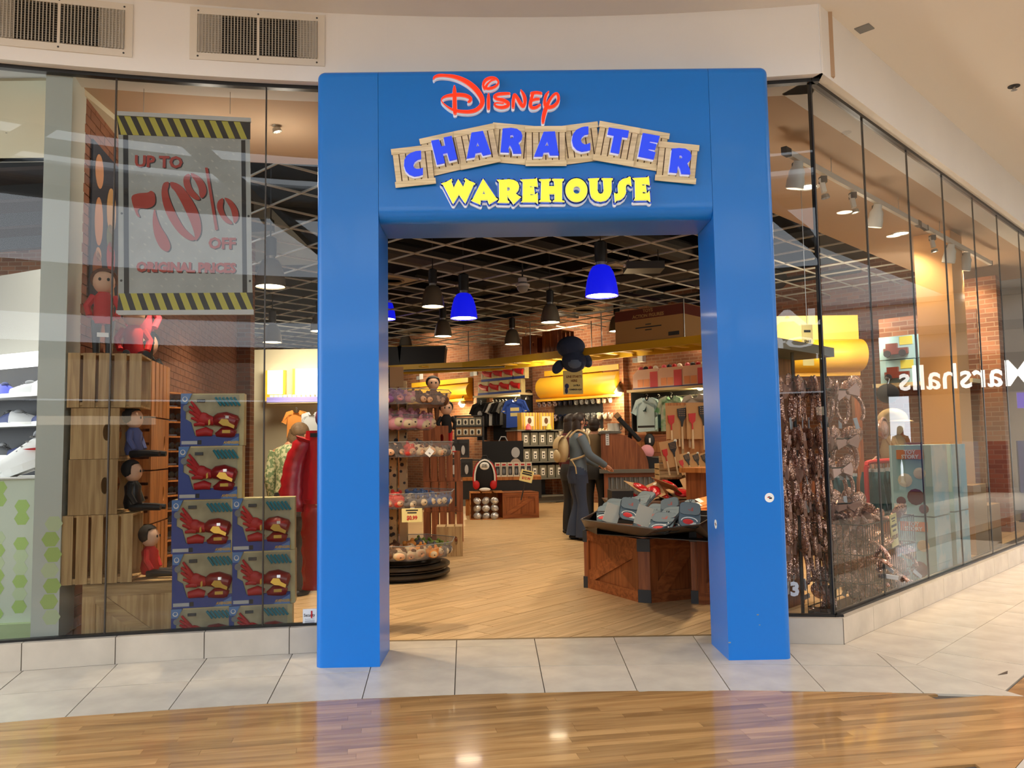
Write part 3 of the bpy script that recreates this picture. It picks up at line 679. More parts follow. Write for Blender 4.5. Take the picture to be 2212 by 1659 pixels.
CH = [(cA, [(462, 468), (465, 580), (420, 590), (375, 620), (355, 670), (365, 705), (400, 722), (440, 720), (490, 705), (490, 795), (440, 815), (370, 825), (300, 800), (250, 750), (228, 680), (232, 600), (265, 540), (320, 500), (390, 475)], []),
      (cA, [(605, 330), (712, 312), (748, 408), (800, 400), (778, 285), (890, 262), (968, 582), (858, 608), (828, 492), (768, 505), (796, 635), (685, 660)], []),
      (cA, [(1165, 218), (1325, 192), (1440, 510), (1325, 535), (1300, 485), (1220, 500), (1213, 555), (1100, 575)], [(1248, 340), (1275, 405), (1232, 412)]),
      (cA, [(1600, 160), (1720, 150), (1800, 165), (1855, 205), (1875, 260), (1865, 310), (1815, 360), (1840, 400), (1862, 505), (1745, 505), (1730, 440), (1700, 380), (1680, 430), (1690, 490), (1570, 485)], [(1705, 245), (1735, 240), (1755, 265), (1745, 290), (1705, 298)]),
      (cB, [(-42, 205), (115, 200), (170, 530), (45, 530), (30, 485), (-42, 488), (-55, 545), (-175, 547)], [(8, 330), (28, 400), (-22, 400)]),
      (cB, [(580, 132), (582, 235), (530, 245), (490, 280), (475, 320), (490, 360), (530, 383), (570, 375), (605, 358), (608, 455), (560, 470), (490, 480), (420, 455), (370, 400), (352, 320), (365, 240), (410, 180), (480, 145), (530, 133)], []),
      (cB, [(865, 145), (1145, 190), (1130, 285), (1050, 270), (1008, 508), (888, 485), (935, 255), (848, 238)], []),
      (cB, [(1338, 222), (1575, 265), (1550, 352), (1440, 332), (1432, 358), (1530, 378), (1510, 455), (1420, 438), (1413, 462), (1515, 490), (1490, 588), (1275, 545)], []),
      (cB, [(1745, 440), (1840, 432), (1930, 440), (1995, 480), (2015, 545), (2000, 600), (1955, 645), (1990, 720), (1998, 795), (1875, 790), (1860, 720), (1835, 665), (1822, 700), (1815, 775), (1705, 765)], [(1845, 530), (1875, 523), (1893, 550), (1880, 575), (1845, 578)])]
for c_, poly, hole in CH:
    P = [c_(p) for p in poly]; Hh = [[c_(p) for p in hole]] if hole else []
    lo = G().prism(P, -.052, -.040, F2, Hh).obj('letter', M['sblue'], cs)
    P2_ = [c_((p[0] + (-6 if c_ is cA else -10), p[1] + 18)) for p in poly]; H2 = [[c_((p[0], p[1] + 18)) for p in hole]] if hole else []
    g = G(); g.prism(P2_, -.0395, -.024, F2, H2); outline(g, P2_, .0011, -.0395, -.024, F2); g.obj('letter_backing', M['swhite'], lo)
# --- yellow word
ys = T('yellow_word_sign', 'yellow serif lettering with blue and white edges at the bottom of the blue header', 'sign', at(1180, 420, 0)); oy = at(1180, 420, 0); F3 = frm(oy)
cC, cD = cpx(945, 380, 9.217), cpx(1175, 380, 9.217)
WH = [(cC, [(90, 195), (190, 165), (290, 105), (300, 130), (280, 150), (330, 290), (420, 115), (520, 270), (570, 140), (545, 110), (560, 95), (640, 145), (750, 190), (745, 210), (720, 220), (560, 580), (435, 405), (320, 590), (125, 215)], []),
      (cC, [(912, 105), (1165, 480), (1200, 500), (1035, 600), (1005, 520), (860, 520), (855, 605), (680, 530), (710, 505)], [(925, 335), (962, 408), (892, 408)]),
      (cC, [(1190, 120), (1300, 125), (1420, 112), (1520, 130), (1590, 170), (1620, 250), (1600, 330), (1550, 390), (1610, 440), (1655, 460), (1510, 600), (1490, 560), (1385, 425), (1390, 530), (1425, 550), (1420, 575), (1200, 570), (1235, 520), (1230, 160)], [(1385, 265), (1430, 265), (1452, 300), (1430, 335), (1385, 345)]),
      (cC, [(1650, 120), (1950, 105), (1970, 85), (1990, 260), (1960, 250), (1835, 240), (1835, 275), (1890, 265), (1910, 250), (1930, 410), (1900, 400), (1840, 395), (1840, 430), (1940, 420), (1985, 380), (1990, 590), (1960, 560), (1665, 560), (1695, 530), (1700, 160)], []),
      (cD, [(-100, 115), (125, 105), (125, 130), (92, 150), (90, 250), (205, 250), (195, 145), (160, 125), (165, 105), (385, 105), (380, 130), (350, 150), (345, 530), (395, 540), (395, 555), (170, 552), (175, 535), (210, 520), (208, 400), (95, 400), (105, 520), (135, 540), (130, 555), (-95, 552), (-95, 535), (-65, 520), (-55, 150), (-95, 130)], []),
      (cD, [(635 + 212 * cos(2 * pi * k / 28), 325 + 230 * sin(2 * pi * k / 28)) for k in range(28)], [(642 + 72 * cos(2 * pi * k / 20), 325 + 76 * sin(2 * pi * k / 20)) for k in range(20)]),
      (cD, [(870, 100), (1080, 90), (1075, 115), (1050, 135), (1045, 330), (1070, 385), (1115, 405), (1160, 385), (1180, 330), (1165, 130), (1135, 110), (1140, 92), (1350, 92), (1350, 115), (1325, 135), (1325, 350), (1290, 450), (1220, 525), (1115, 550), (1010, 530), (940, 470), (910, 380), (895, 135), (872, 120)], []),
      (cD, [(1680, 60), (1700, 70), (1720, 245), (1680, 205), (1630, 205), (1605, 250), (1610, 380), (1570, 460), (1500, 515), (1420, 530), (1400, 565), (1385, 380), (1420, 400), (1455, 395), (1465, 370), (1455, 240), (1485, 160), (1560, 105), (1650, 85)], []),
      (cD, [(1750, 90), (2040, 75), (2060, 50), (2080, 225), (2040, 210), (1930, 200), (1930, 240), (1985, 235), (2000, 220), (2020, 375), (1990, 355), (1935, 350), (1940, 395), (2040, 390), (2075, 340), (2090, 550), (2050, 520), (1775, 525), (1800, 490), (1795, 130)], [])]
for c_, poly, hole in WH:
    P = [c_(p) for p in poly]; Hh = [[c_(p) for p in hole]] if hole else []
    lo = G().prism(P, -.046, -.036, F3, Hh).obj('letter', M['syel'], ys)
    g = G(); outline(g, P, .0028, -.0375, -.0355, F3)
    for h in Hh: outline(g, h, .0022, -.0375, -.0355, F3)
    g.obj('letter_edge', M['swhite'], lo)
    g = G(); g.prism(P, -.035, -.022, F3, Hh); outline(g, P, .0105, -.035, -.022, F3, 12); g.obj('letter_border', M['sbord'], lo)
    Q = [c_((p[0] - 3, p[1] + 34)) for p in poly]
    g = G(); g.prism(Q, -.021, 0, F3, [[c_((p[0] - 3, p[1] + 34)) for p in hole]] if hole else []); outline(g, Q, .0105, -.021, 0, F3, 12); g.obj('letter_backing', M['swhite'], lo)
# ================================================================ left window
def onarc(px, py, R):
    d = ray(px, py); lo, hi = 1, 12
    for _ in range(45):
        mid = (lo + hi) / 2; Q = CAMP + d * mid
        if (Vector((Q.x, Q.y, 0)) - AC).length < R: lo = mid
        else: hi = mid
    return Q, atan2(Q.x - AC.x, Q.y - AC.y)
M['vent'] = mat('vent_enamel', (214, 208, 196), .5); M['slat'] = mat('vent_slat', (176, 172, 162), .5)
sl = [G().box(-.0032, .0032, -.012, .012, -.125, .125).mesh('slat', M['slat']), G().box(-.003, .003, -.012, .012, -.125, .125).mesh('slat', M['slat'])]
def vent(px, py, label):
    Q, a = onarc(px, py, 12.583); t = T('air_vent', label, 'vent', Q, -a, 'return air grilles on the bulkhead')
    W, Hh = .84, .345
    g = G().box(-W / 2, W / 2, -.012, .004, Hh / 2 - .045, Hh / 2); g.box(-W / 2, W / 2, -.012, .004, -Hh / 2, -Hh / 2 + .045)
    g.box(-W / 2, -W / 2 + .045, -.012, .004, -Hh / 2 + .045, Hh / 2 - .045); g.box(W / 2 - .045, W / 2, -.012, .004, -Hh / 2 + .045, Hh / 2 - .045); g.obj('frame', M['vent'], t)
    G().box(-W / 2 + .04, W / 2 - .04, -.001, .0, -.13, .13).obj('duct_opening', M['black'], t)
    G().box(-.008, .008, -.012, 0, -.128, .128).obj('centre_bar', M['vent'], t)
    for k in range(38):
        x = -.365 + k * .73 / 37
        if abs(x) < .01: continue
        link('slat', sl[0 if x < 0 else 1], t, (x, -.008, 0), (0, 0, .22 if x < 0 else .08))
    g = G()
    for k in range(17): g.box(-.372, .372, -.0035, -.0025, -.12 + k * .015 - .0012, -.12 + k * .015 + .0012)
    stuff(g.obj('cross_bar', M['slat'], t))
    for x in (-.37, 0, .37):
        for z in (-.15, .15): G().lathe([(.0065, 0), (.005, .003)], 8).obj('screw', M['gun'], t, loc=(x, -.012, z)).rotation_euler = (pi / 2, 0, 0)
vent(558, 81, 'white slatted air vent on the bulkhead just left of the blue portal')
vent(128, 52, 'white slatted air vent cut by the left edge of the photo')

# hanging sale banner
BA = radians(7); BX = Vector((cos(BA), sin(BA), 0)); BN = Vector((sin(BA), -cos(BA), 0)); BP = at(250, 243, .40)
def bq(px, py): v = onpl(px, py, BP, BN) - BP; return (v.dot(BX), v.z)
ban = T('sale_banner', 'hanging grey sale banner with hazard stripes and large red percent lettering', 'banner', BP, BA)
def bfr(x, z, h): return (x, h, z)
def bpoly(pts, y0, y1, name, m, par=ban, holes=()): return G().prism([bq(*p) for p in pts], y0, y1, bfr, [[bq(*p) for p in h] for h in holes]).obj(name, m, par)
M['alu'] = mat('banner_rail', (222, 226, 228), .35)
pan = bpoly([(256, 252), (539, 268), (546, 668), (255, 668)], 0, .003, 'panel', mat('plate_grey', (190, 197, 197), .55, var=.12, vs=4))
bpoly([(250, 241), (542, 256), (542, 265), (250, 250)], -.012, .012, 'top_rail', M['alu']); bpoly([(252, 671), (548, 669), (548, 680), (252, 681)], -.012, .012, 'bottom_rail', M['alu'])
bpoly([(266, 292), (277, 292), (279, 634), (268, 634)], -.0012, -.0002, 'side_stripe', M['dark'], pan); bpoly([(521, 303), (530, 303), (534, 632), (524, 632)], -.0012, -.0002, 'side_stripe', M['dark'], pan)
M['hy'] = mat('hazard_yellow', (214, 208, 92), .6); M['hb'] = mat('hazard_black', (48, 50, 52), .6)
bpoly([(252, 250), (541, 265), (541, 301), (256, 291)], -.0015, -.0002, 'hazard_band', M['hb'], pan); bpoly([(257, 634), (546, 632), (547, 669), (253, 671)], -.0015, -.0002, 'hazard_band', M['hb'], pan)
for k in range(11):
    u0, u1 = k / 11 - .035, k / 11 + .012
    def lerp(a, b, u): return (a[0] + (b[0] - a[0]) * u, a[1] + (b[1] - a[1]) * u)
    c = lambda u: max(0, min(1, u))
    bpoly([lerp((252, 250), (541, 265), c(u0)), lerp((252, 250), (541, 265), c(u1)), lerp((256, 291), (541, 301), c(u1 + .055)), lerp((256, 291), (541, 301), c(u0 + .055))], -.0025, -.0016, 'hazard_stripe', M['hy'], pan)
    bpoly([lerp((257, 634), (546, 632), c(u0 + .03)), lerp((257, 634), (546, 632), c(u1 + .03)), lerp((253, 671), (547, 669), c(u1 + .085)), lerp((253, 671), (547, 669), c(u0 + .085))], -.0025, -.0016, 'hazard_stripe', M['hy'], pan)
g = G()
for i in range(22):
    for j in range(13):
        px, py = 286 + j * 18.2 + (9 if i % 2 else 0), 303 + i * 15
        if px > 518: continue
        x, z = bq(px, py); s = 1 if (i + j) % 2 else -1
        g.prism([(x - .011, z - .006 * s), (x, z - .005 * s + .003), (x + .011, z + .006 * s), (x, z + .005 * s - .003)], -.0012, -.0002, bfr)
stuff(g.obj('tread_mark', mat('tread_light', (206, 210, 206), .5), pan))
M['pred'] = mat('poster_red', (196, 78, 66), .6); M['pshad'] = mat('poster_shadow', (62, 58, 60), .6)
cb = lambda p: (230 + p[0] / 3.606, 230 + p[1] / 3.606)
SEV = [[(195, 715), (240, 680), (320, 672), (348, 658), (375, 680), (382, 740), (365, 775), (320, 795), (260, 795), (245, 820), (262, 860), (235, 845)], [(378, 800), (390, 850), (420, 930), (470, 1010), (498, 1080), (490, 1120), (465, 1130), (420, 1100), (380, 1020), (362, 920), (365, 840)],
       [(485, 590), (445, 600), (430, 670), (445, 770), (490, 880), (560, 980), (630, 1035), (680, 1045), (685, 1020), (610, 950), (550, 850), (500, 740), (478, 660), (485, 625)], [(500, 590), (570, 610), (640, 690), (700, 790), (735, 900), (735, 990), (705, 1040), (690, 1038), (685, 990), (655, 900), (600, 780), (540, 670), (505, 630)],
       [(640, 525), (605, 550), (603, 610), (635, 680), (690, 725), (730, 725), (710, 690), (668, 640), (650, 580), (655, 545)], [(660, 520), (720, 545), (765, 600), (780, 660), (765, 700), (740, 715), (725, 690), (718, 640), (690, 580), (665, 550)],
       [(768, 478), (790, 478), (870, 960), (848, 965)], [(905, 715), (870, 740), (862, 790), (885, 850), (930, 905), (980, 918), (972, 895), (930, 850), (908, 790), (912, 740)], [(920, 712), (970, 730), (1015, 790), (1030, 850), (1020, 890), (995, 910), (985, 870), (968, 800), (940, 750)]]
for k, poly in enumerate(SEV):
    q = poly if k == 6 else sm(poly, 3)
    lo = bpoly([cb(p) for p in q], -.004, -.0026, 'numeral_piece', M['pred'], pan)
    bpoly([cb((p[0] + 9, p[1] + 6)) for p in q], -.0024, -.0013, 'numeral_shadow', M['pshad'], pan)
def btext(t, px, py, size, sx=1.0, bold=.004):
    x, z = bq(px, py)
    text('lettering', t, size, M['pred'], pan, (x, -.0035, z), bold=bold, sx=sx, ext=.0006); text('lettering_shadow', t, size, M['pshad'], pan, (x + .006, -.0022, z - .005), bold=bold, sx=sx, ext=.0005)
btext('UP TO', 343, 351, .105, .98); btext('OFF', 480, 527, .10, .98); btext('ORIGINAL PRICES', 403, 579, .085, .92, .005)
for px, py in ((263, 461), (537, 467), (262, 606), (540, 607)):
    x, z = bq(px, py); G().lathe([(.008, 0), (.006, .003)], 10).obj('rivet', M['gun'], ban, loc=(x, -.001, z)).rotation_euler = (pi / 2, 0, 0)
for px in (310, 497):
    x, z = bq(px, 246); G().cyl((x, 0, z), (x, 0, 3.66 - BP.z), .002, n=5).obj('hanging_wire', M['steel'], ban)

# ceiling track with heads
M['fix'] = mat('fitting_white', (206, 204, 196), .4)
def track(a, b, label):
    a, b = Vector(a), Vector(b); t = T('lighting_track', label, 'track light', a); d = b - a
    G().beam((0, 0, 0), d, .036, .05).obj('rail', M['fix'], t); dn = d.normalized()
    for e in (0, 1): G().beam(dn * (-.09 if e == 0 else d.length), dn * (0 if e == 0 else d.length + .02), .045, .06).obj('end_cap', M['dark'], t)
    for f in (.25, .75): p = d * f; G().cyl(p, (p.x, p.y, 3.66 - a.z), .004, n=5).obj('drop_rod', M['fix'], t)
    return t
def head(p, aim, label, kind=0, power=40, r=.05, lit=True):
    p = Vector(p); t = T('spot_head', label, 'spotlight', p)
    G().box(-.025, .025, -.03, .03, -.06, -.005).obj('adapter', M['dark'], t)
    d = (Vector(aim) - p); d.normalize(); c = Vector((0, 0, -.10))
    R = d.to_track_quat('-Z', 'Y').to_matrix().to_4x4(); mt = Matrix.Translation(c) @ R
    if kind == 0:
        g = G(); g.M = mt; g.lathe([(.03, .10), (.036, .10), (.04, .06), (r, .02), (r, -.02), (r * 1.12, -.05), (r * 1.12, -.11), (r, -.115), (r * .9, -.10)], 18, cap=False); g.lathe([(.03, .10), (.0001, .10)], 18, cap=False); g.obj('housing', M['fix'], t, smooth=True)
        if lit:
            g = G(); g.M = mt; g.lathe([(r * .92, -.098), (.0001, -.098)], 18, cap=False); g.obj('lens', M['bulb'], t)
        tip = c + d * .13
    else:
        g = G(); g.M = mt; g.bc((0, 0, .02), (.05, .035, .12)); g.obj('driver', M['fix'], t); g = G(); g.M = mt; g.lathe([(.0001, -.05), (.03, -.06), (.036, -.09)], 14, cap=False); g.obj('reflector', M['steel'], t)
        if lit: g = G(); g.M = mt; g.ell((0, 0, -.075), (.02, .02, .016), 10, 6); g.obj('bulb', M['bulb'], t)
        tip = c + d * .11
    if lit: light('track_spot', 'SPOT', p + tip, power, WARM, .03, p + tip + d, 75, .7); light('soffit_fill', 'POINT', p + tip + d * .12 - Vector((0, 0, .18)), 4, (1, .88, .72), .07)  # the point light is added fill that brightens the soffit
    return t
ta, tb = at(243, 209, .95), at(667, 236, 1.15); track(ta, tb, 'pale ceiling track above the hanging sale banner')
def ontrack(a, b, px):
    lo, hi = 0., 1.
    pxf = lambda p: 1106 + FPX * (p - CAMP).dot(_r) / (p - CAMP).dot(_f)
    for _ in range(40):
        mid = (lo + hi) / 2
        if pxf(a.lerp(b, mid)) < px: lo = mid
        else: hi = mid
    return a.lerp(b, lo)
head(ontrack(ta, tb, 592), (-.9, 1.6, .8), 'small lit spotlight on the track right of the sale banner', 1, 170)
head(ontrack(ta, tb, 437), (-1.9, 1.5, 1.2), 'spotlight fitting on the track behind the sale banner', 0, 210)

# end of the party wall: pale pillar behind the glass
P0, aP = onarc(114, 700, 12.69)
pil = st(G().box(-.075, .076, 0, .34, .14, 3.66).obj('trim_1', mat('pale_pillar', (214, 224, 218), .5))); pil.location = (P0.x, P0.y, 0); pil.rotation_euler = (0, 0, -aP)
M['hexg'] = mat('hex_green', (186, 218, 128), .6); M['hexl'] = mat('hex_pale', (214, 232, 190), .6)
def hexa(par, x, z, r, m, y): g = G().prism([(x + r * cos(pi / 3 * k), z + r * sin(pi / 3 * k)) for k in range(6)], y - .001, y, bfr); return g.obj('hexagon', m, par)
for k in range(7): hexa(pil, .02 if k % 2 else .035, .28 + k * .092, .05, M['hexg'] if k % 3 else M['hexl'], -.0005)
# shoe shop at the far left
st(G().box(-9, -2.75, .25, 1.7, 3.62, 3.75).obj('ceiling_4', mat('cream_ceiling', (226, 222, 196), .8)))
st(G().box(-9, -3.0, 1.7, 9, 4.4, 4.5).obj('ceiling_5', M['black'])); st(G().box(-9, -2.9, 1.62, 1.72, 3.62, 4.4).obj('wall_6', mat('shoe_shop_header', (150, 150, 144), .8)))
for k in range(5): G().beam((-9, 2.4 + k * .9, 4.1 - .05 * k), (-3, 2.2 + k * .9, 4.2), .1, .16).obj('joist', M['gun'], bpy.data.objects['ceiling_5'])
SA = Vector((-4.75, 2.75, 0)); SB = Vector((-3.35, 2.05, 0)); SD = (SB - SA).normalized(); SN = Vector((SD.y, -SD.x, 0)); sa = atan2(SD.y, SD.x)
swall = st(G().box(-3, 1.6, 0, .1, 0, 2.9).obj('wall_7', mat('shoe_wall', (140, 138, 130), .8))); swall.location = SA; swall.rotation_euler = (0, 0, sa)
shf = T('shoe_display', 'dark slatted shoe display wall with lit head rail in the shop at far left', 'display', SA + SN * .02, sa)
G().box(-2.2, 1.55, -.02, 0, .1, 2.05).obj('back_panel', M['dark'], shf); G().box(-2.2, 1.55, -.30, -.02, 2.02, 2.10).obj('light_rail', emit('lit_rail', (255, 255, 250), 2), shf)
sz = [.62, .95, 1.22, 1.50, 1.75]
for z in sz: G().box(-2.2, 1.55, -.26, -.02, z - .015, z).obj('shelf', M['wplastic'], shf)
def shoe_mesh(mu, msole, mtongue):
    t = T('shoe', 'x', 'shoe')
    def up(u, v):
        s = u; a = 2 * pi * v; wv = .045 * (.55 + .45 * sin(pi * min(1, .15 + s * .95))) ; h = .045 + .055 * (1 - s) ** 1.2 + .012 * sin(pi * s)
        return (-.13 + .27 * s, wv * cos(a), .025 + max(0, sin(a)) * h + min(0, sin(a)) * .004)
    g = G().grid(up, 12, 12); g.add([up(0, k / 12) for k in range(12)], [tuple(range(12))]); g.add([up(1, k / 12) for k in range(12)], [tuple(reversed(range(12)))]); g.obj('upper', mu, t, smooth=True)
    sp = []
    for k in range(20): a = 2 * pi * k / 20; sp.append((.15 * cos(a) + .005, .05 * sin(a) * (1 - .15 * cos(a))))
    G().prism(sp, 0, .028).obj('sole', msole, t); G().ell((-.05, 0, .115), (.05, .026, .022), 10, 6).obj('collar', mtongue, t, smooth=True)
    g = G()
    for k in range(5): x = -.0 + k * .02; g.bc((x, 0, .112 - k * .011), (.006, .05 - k * .003, .004))
    g.obj('laces', mtongue, t)
    return t
def SH(mu, ms, mt): return shoe_mesh(M[mu], M[ms], M[mt])
M['navy'] = mat('navy', (38, 52, 110), .6); M['royal'] = mat('royal_blue', (40, 60, 190), .5); M['lgrey'] = mat('light_grey', (196, 198, 200), .6); M['mgrey'] = mat('mid_grey', (130, 132, 134), .6); M['sblk'] = mat('shoe_black', (28, 28, 30), .6); M['cream'] = mat('cream', (232, 226, 206), .6)
SHC = [('lgrey', 'white', 'mgrey', 'light grey'), ('white', 'white', 'lgrey', 'white'), ('royal', 'white', 'navy', 'bright blue'), ('navy', 'white', 'sblk', 'navy blue'), ('sblk', 'white', 'mgrey', 'black'), ('mgrey', 'cream', 'sblk', 'mid grey')]
protos = {}
ordn = ['lowest', 'second lowest', 'middle', 'second highest', 'top']
pos = ['furthest left', 'second from the left', 'third from the left', 'fourth from the left', 'nearest the pale pillar']
plan = {4: [2, 0, 1, 1, 4], 3: [3, 0, 3, 1, 0], 2: [4, 3, 4, 5, 4], 1: [5, 4, 5, 4, 1], 0: [3, 4, 3, 1, 4]}
for zi, row in plan.items():
    for k, c in enumerate(row):
        mu, ms, mt, nmz = SHC[c]; x = .55 + k * .24; p = SA + SN * .17 + SD * x + Vector((0, 0, sz[zi])); rz = sa + (0.25 if k % 2 else -.15) + (pi if (k + zi) % 2 else 0)
        lb = '%s shoe on the %s shelf of the shoe wall, %s' % (nmz, ordn[zi], pos[k])
        if c not in protos: protos[c] = SH(mu, ms, mt); protos[c].location = p; protos[c].rotation_euler = (0, 0, rz); protos[c]['label'] = lb; protos[c]['group'] = 'shoes on the shoe wall'; protos[c].scale = (1.0,) * 3
        else: dup(protos[c], p, rz, lb, 'shoes on the shoe wall', scale=1.0)
# oversized display sneaker on a plinth
pt = T('display_plinth', 'white plinth with green honeycomb print inside the far left window', 'plinth', (-3.34, .62, 0), radians(8))
G().box(-.45, .36, 0, .5, .16, 1.09).obj('body', mat('plinth_white', (222, 232, 214), .6), pt); G().box(-.5, .30, -.06, .5, 0, .16).obj('base', mat('plinth_base', (196, 216, 160), .6), pt)
for i in range(6):
    for j in range(11):
        x, z = .30 - i * .141, .22 + j * .0815 + (.04 if i % 2 else 0)
        if z < 1.04 and x > -.42 and rnd.random() < .62: hexa(pt, x, z, .047, M['hexg'] if rnd.random() < .65 else M['hexl'], -.0005)
G().box(-.52, .4, -.03, .5, 1.09, 1.10).obj('top', M['white'], pt)
bs = SH('white', 'white', 'mgrey'); bs.location = (-3.17, .86, 1.10); bs.rotation_euler = (0, radians(20), radians(188)); bs.scale = (1.9,) * 3; bs['label'] = 'large white display sneaker with a red curved tick standing on the honeycomb plinth'; bs.name = 'display_sneaker'
bs.location.z = 1.17
q = sm([(-.10, .075), (-.085, .045), (-.055, .04), (.03, .075), (-.045, .058), (-.075, .062)], 3)
G().prism(q, .040, .049, lambda x, z, h: (x, h, z)).obj('red_tick', M['red'], bs)
G().bc((0, 0, .04), (.02, .02, .06)).obj('prop', M['steel'], bs).location = (.02, 0, -.06)
# lamp in the shoe shop
def bell(loc, label, r, m, lit, power, group=None, hang=1.0, name='pendant_lamp', col=WARM, body=None):
    t = T(name, label, 'lamp', loc, 0, group); s = r / .16
    prof = [(.055 * s, .30 * s), (.085 * s, .285 * s), (.115 * s, .235 * s), (.14 * s, .15 * s), (.155 * s, .06 * s), (.16 * s, 0), (.152 * s, 0), (.132 * s, .15 * s), (.10 * s, .24 * s), (.05 * s, .28 * s)]
    G().lathe(prof, 24, cap=False).obj('shade', m, t, smooth=True)
    G().lathe([(.148 * s, .012), (.0001, .012)], 24, cap=False).obj('glowing_disc', lit, t)
    G().lathe([(.05 * s, .29 * s), (.05 * s, .33 * s)], 16).obj('collar', M['steel'], t, smooth=True)
    G().lathe([(.058 * s, .33 * s), (.062 * s, .36 * s), (.062 * s, .52 * s), (.03 * s, .54 * s)], 16).obj('ballast', body or M['black'], t, smooth=True)
    G().cyl((0, 0, .53 * s), (0, 0, hang), .008, n=6).obj('stem', M['dark'], t)
    if power: light('pendant_light', 'SPOT', Vector(loc) + Vector((0, 0, -.01)), power, col, r * .8, Vector(loc) - Vector((0, 0, 2)), 130, .6)
    return t
p = at(15, 250, 1.1); bell(p, 'white bell lamp under the cream ceiling at the far left edge', .10, mat('lamp_white', (232, 228, 214), .4, em=(255, 244, 220), ems=.15), M['coolbulb'], 25, None, 3.62 - p.z, col=(1, .95, .85), body=M['fix'])
light('shoe_shop_light', 'AREA', (-4.2, 1.6, 3.2), 11, (1, .96, .86), .8, (-4.0, 3.0, 1.2)); light('shoe_shop_light', 'AREA', (-3.5, 1.0, 3.5), 16, (1, .96, .86), .5, (-3.3, .9, 0))
# ---------------------------------------------------------------- wooden crates of the left display
def crate(name, label, loc, rz, L, W, Hh, mode, m='crate', mh='crateh', group='wooden crates in the left window', nsl=5):
    """mode 'slat': slatted long side in front; 'end': solid end with a hand hole in front; both open at the top or side"""
    t = T(name, label, 'crate', loc, rz, group); th = .014
    if mode == 'slat':           # local x: length, y: depth, open towards +x
        sw = L / nsl * .82
        for y in (0, W - th):
            for k in range(nsl):
                x = k * (L - sw) / (nsl - 1); G().box(x, x + sw, y, y + th, 0, Hh).obj('slat', M[m], t)
        for z in (0, Hh - th):
            for k in range(4): w_ = W / 4 * .85; y = .016 + k * (W - .032 - w_) / 3; G().box(.002, L - .002, y, y + w_, z + .001, z + th - .001).obj('slat', M[mh], t)
        G().box(.0, th, th, W - th, th, Hh - th).obj('end_panel', M[m], t)
        for y in (th, W - th * 2): G().box(th, L - th, y, y + th, th, th * 2.4).obj('batten', M[mh], t)
    elif mode == 'end':
        hole = [(L / 2 + .25 * L * 0 + .022 * cos(2 * pi * k / 16) + L * .24, Hh * .52 + .052 * sin(2 * pi * k / 16)) for k in range(16)]
        for y in (0, W - th): G().prism([(0, 0), (L, 0), (L, Hh), (0, Hh)], y, y + th, bfr, [hole]).obj('end_panel', M[m], t)
        for k in range(4):
            w_ = Hh / 4 * .84; z = k * (Hh - w_) / 3; G().box(0, th, th, W - th, z, z + w_).obj('slat', M[mh], t)
        for z in (0, Hh - th):
            for k in range(3): w_ = L / 3 * .85; x = th + k * (L - th - w_) / 2; G().box(x, x + w_, th, W - th, z, z + th).obj('slat', M[mh], t)
    elif mode == 'chest':        # panelled chest with frame and diagonal brace
        G().box(.012, L - .012, .012, W - .012, .0, Hh - .012).obj('panel', M[m], t); fw = min(.075, L * .14)
        for (x0, x1, z0, z1, mm) in ((0, L, 0, fw, mh), (0, L, Hh - fw, Hh, mh), (0, fw, fw, Hh - fw, m), (L - fw, L, fw, Hh - fw, m)):
            for y in (0, W - .014): G().box(x0, x1, y, y + .014, z0, z1).obj('frame_board', M[mm], t)
        a, b = Vector((fw, .006, Hh - fw)), Vector((L - fw, .006, fw))
        if nsl < 0: a, b = Vector((fw, .006, fw)), Vector((L - fw, .006, Hh - fw))
        G().beam(a, b, .010, fw * .9, up=(0, 0, 1)).obj('brace', M[mh], t)
        G().box(0, L, 0, W, Hh - .012, Hh).obj('lid', M[mh], t)
    return t
def cz(px, y, Y): return at(px, y, Y).z
def gl(px, gap, z=0): Q, a = onarc(px, 1100, RG + gap); return Vector((Q.x, Q.y, z)), -a
q, a_ = gl(182, .05); crate('chest_crate', 'large pale wooden chest crate with diagonal brace at the bottom of the left window', q, a_, .53, .40, .457, 'chest')
q, a_ = gl(133, .05, .459); SLC = q.copy(); SLA = a_; crate('slatted_crate', 'pale slatted crate lying on the braced chest crate, its open end to the right', q, a_, .40, .34, .414, 'slat')
q, a_ = gl(146, .06, .875); crate('hand_hole_crate', 'pale crate with hand hole standing on the lowest slatted crate', q, a_, .275, .33, .338, 'end')
q, a_ = gl(148, .065, 1.215); crate('hand_hole_crate', 'pale crate with hand hole standing directly under the top slatted crate', q, a_, .275, .33, .315, 'end')
q, a_ = gl(138, .05, 1.532); crate('slatted_crate', 'topmost pale slatted crate of the stack beside the pale pillar', q, a_, .42, .34, .338, 'slat')
def slp(x, y, z): return Vector((SLC.x, SLC.y, z)) + Matrix.Rotation(SLA, 3, 'Z') @ Vector((x, y, 0))
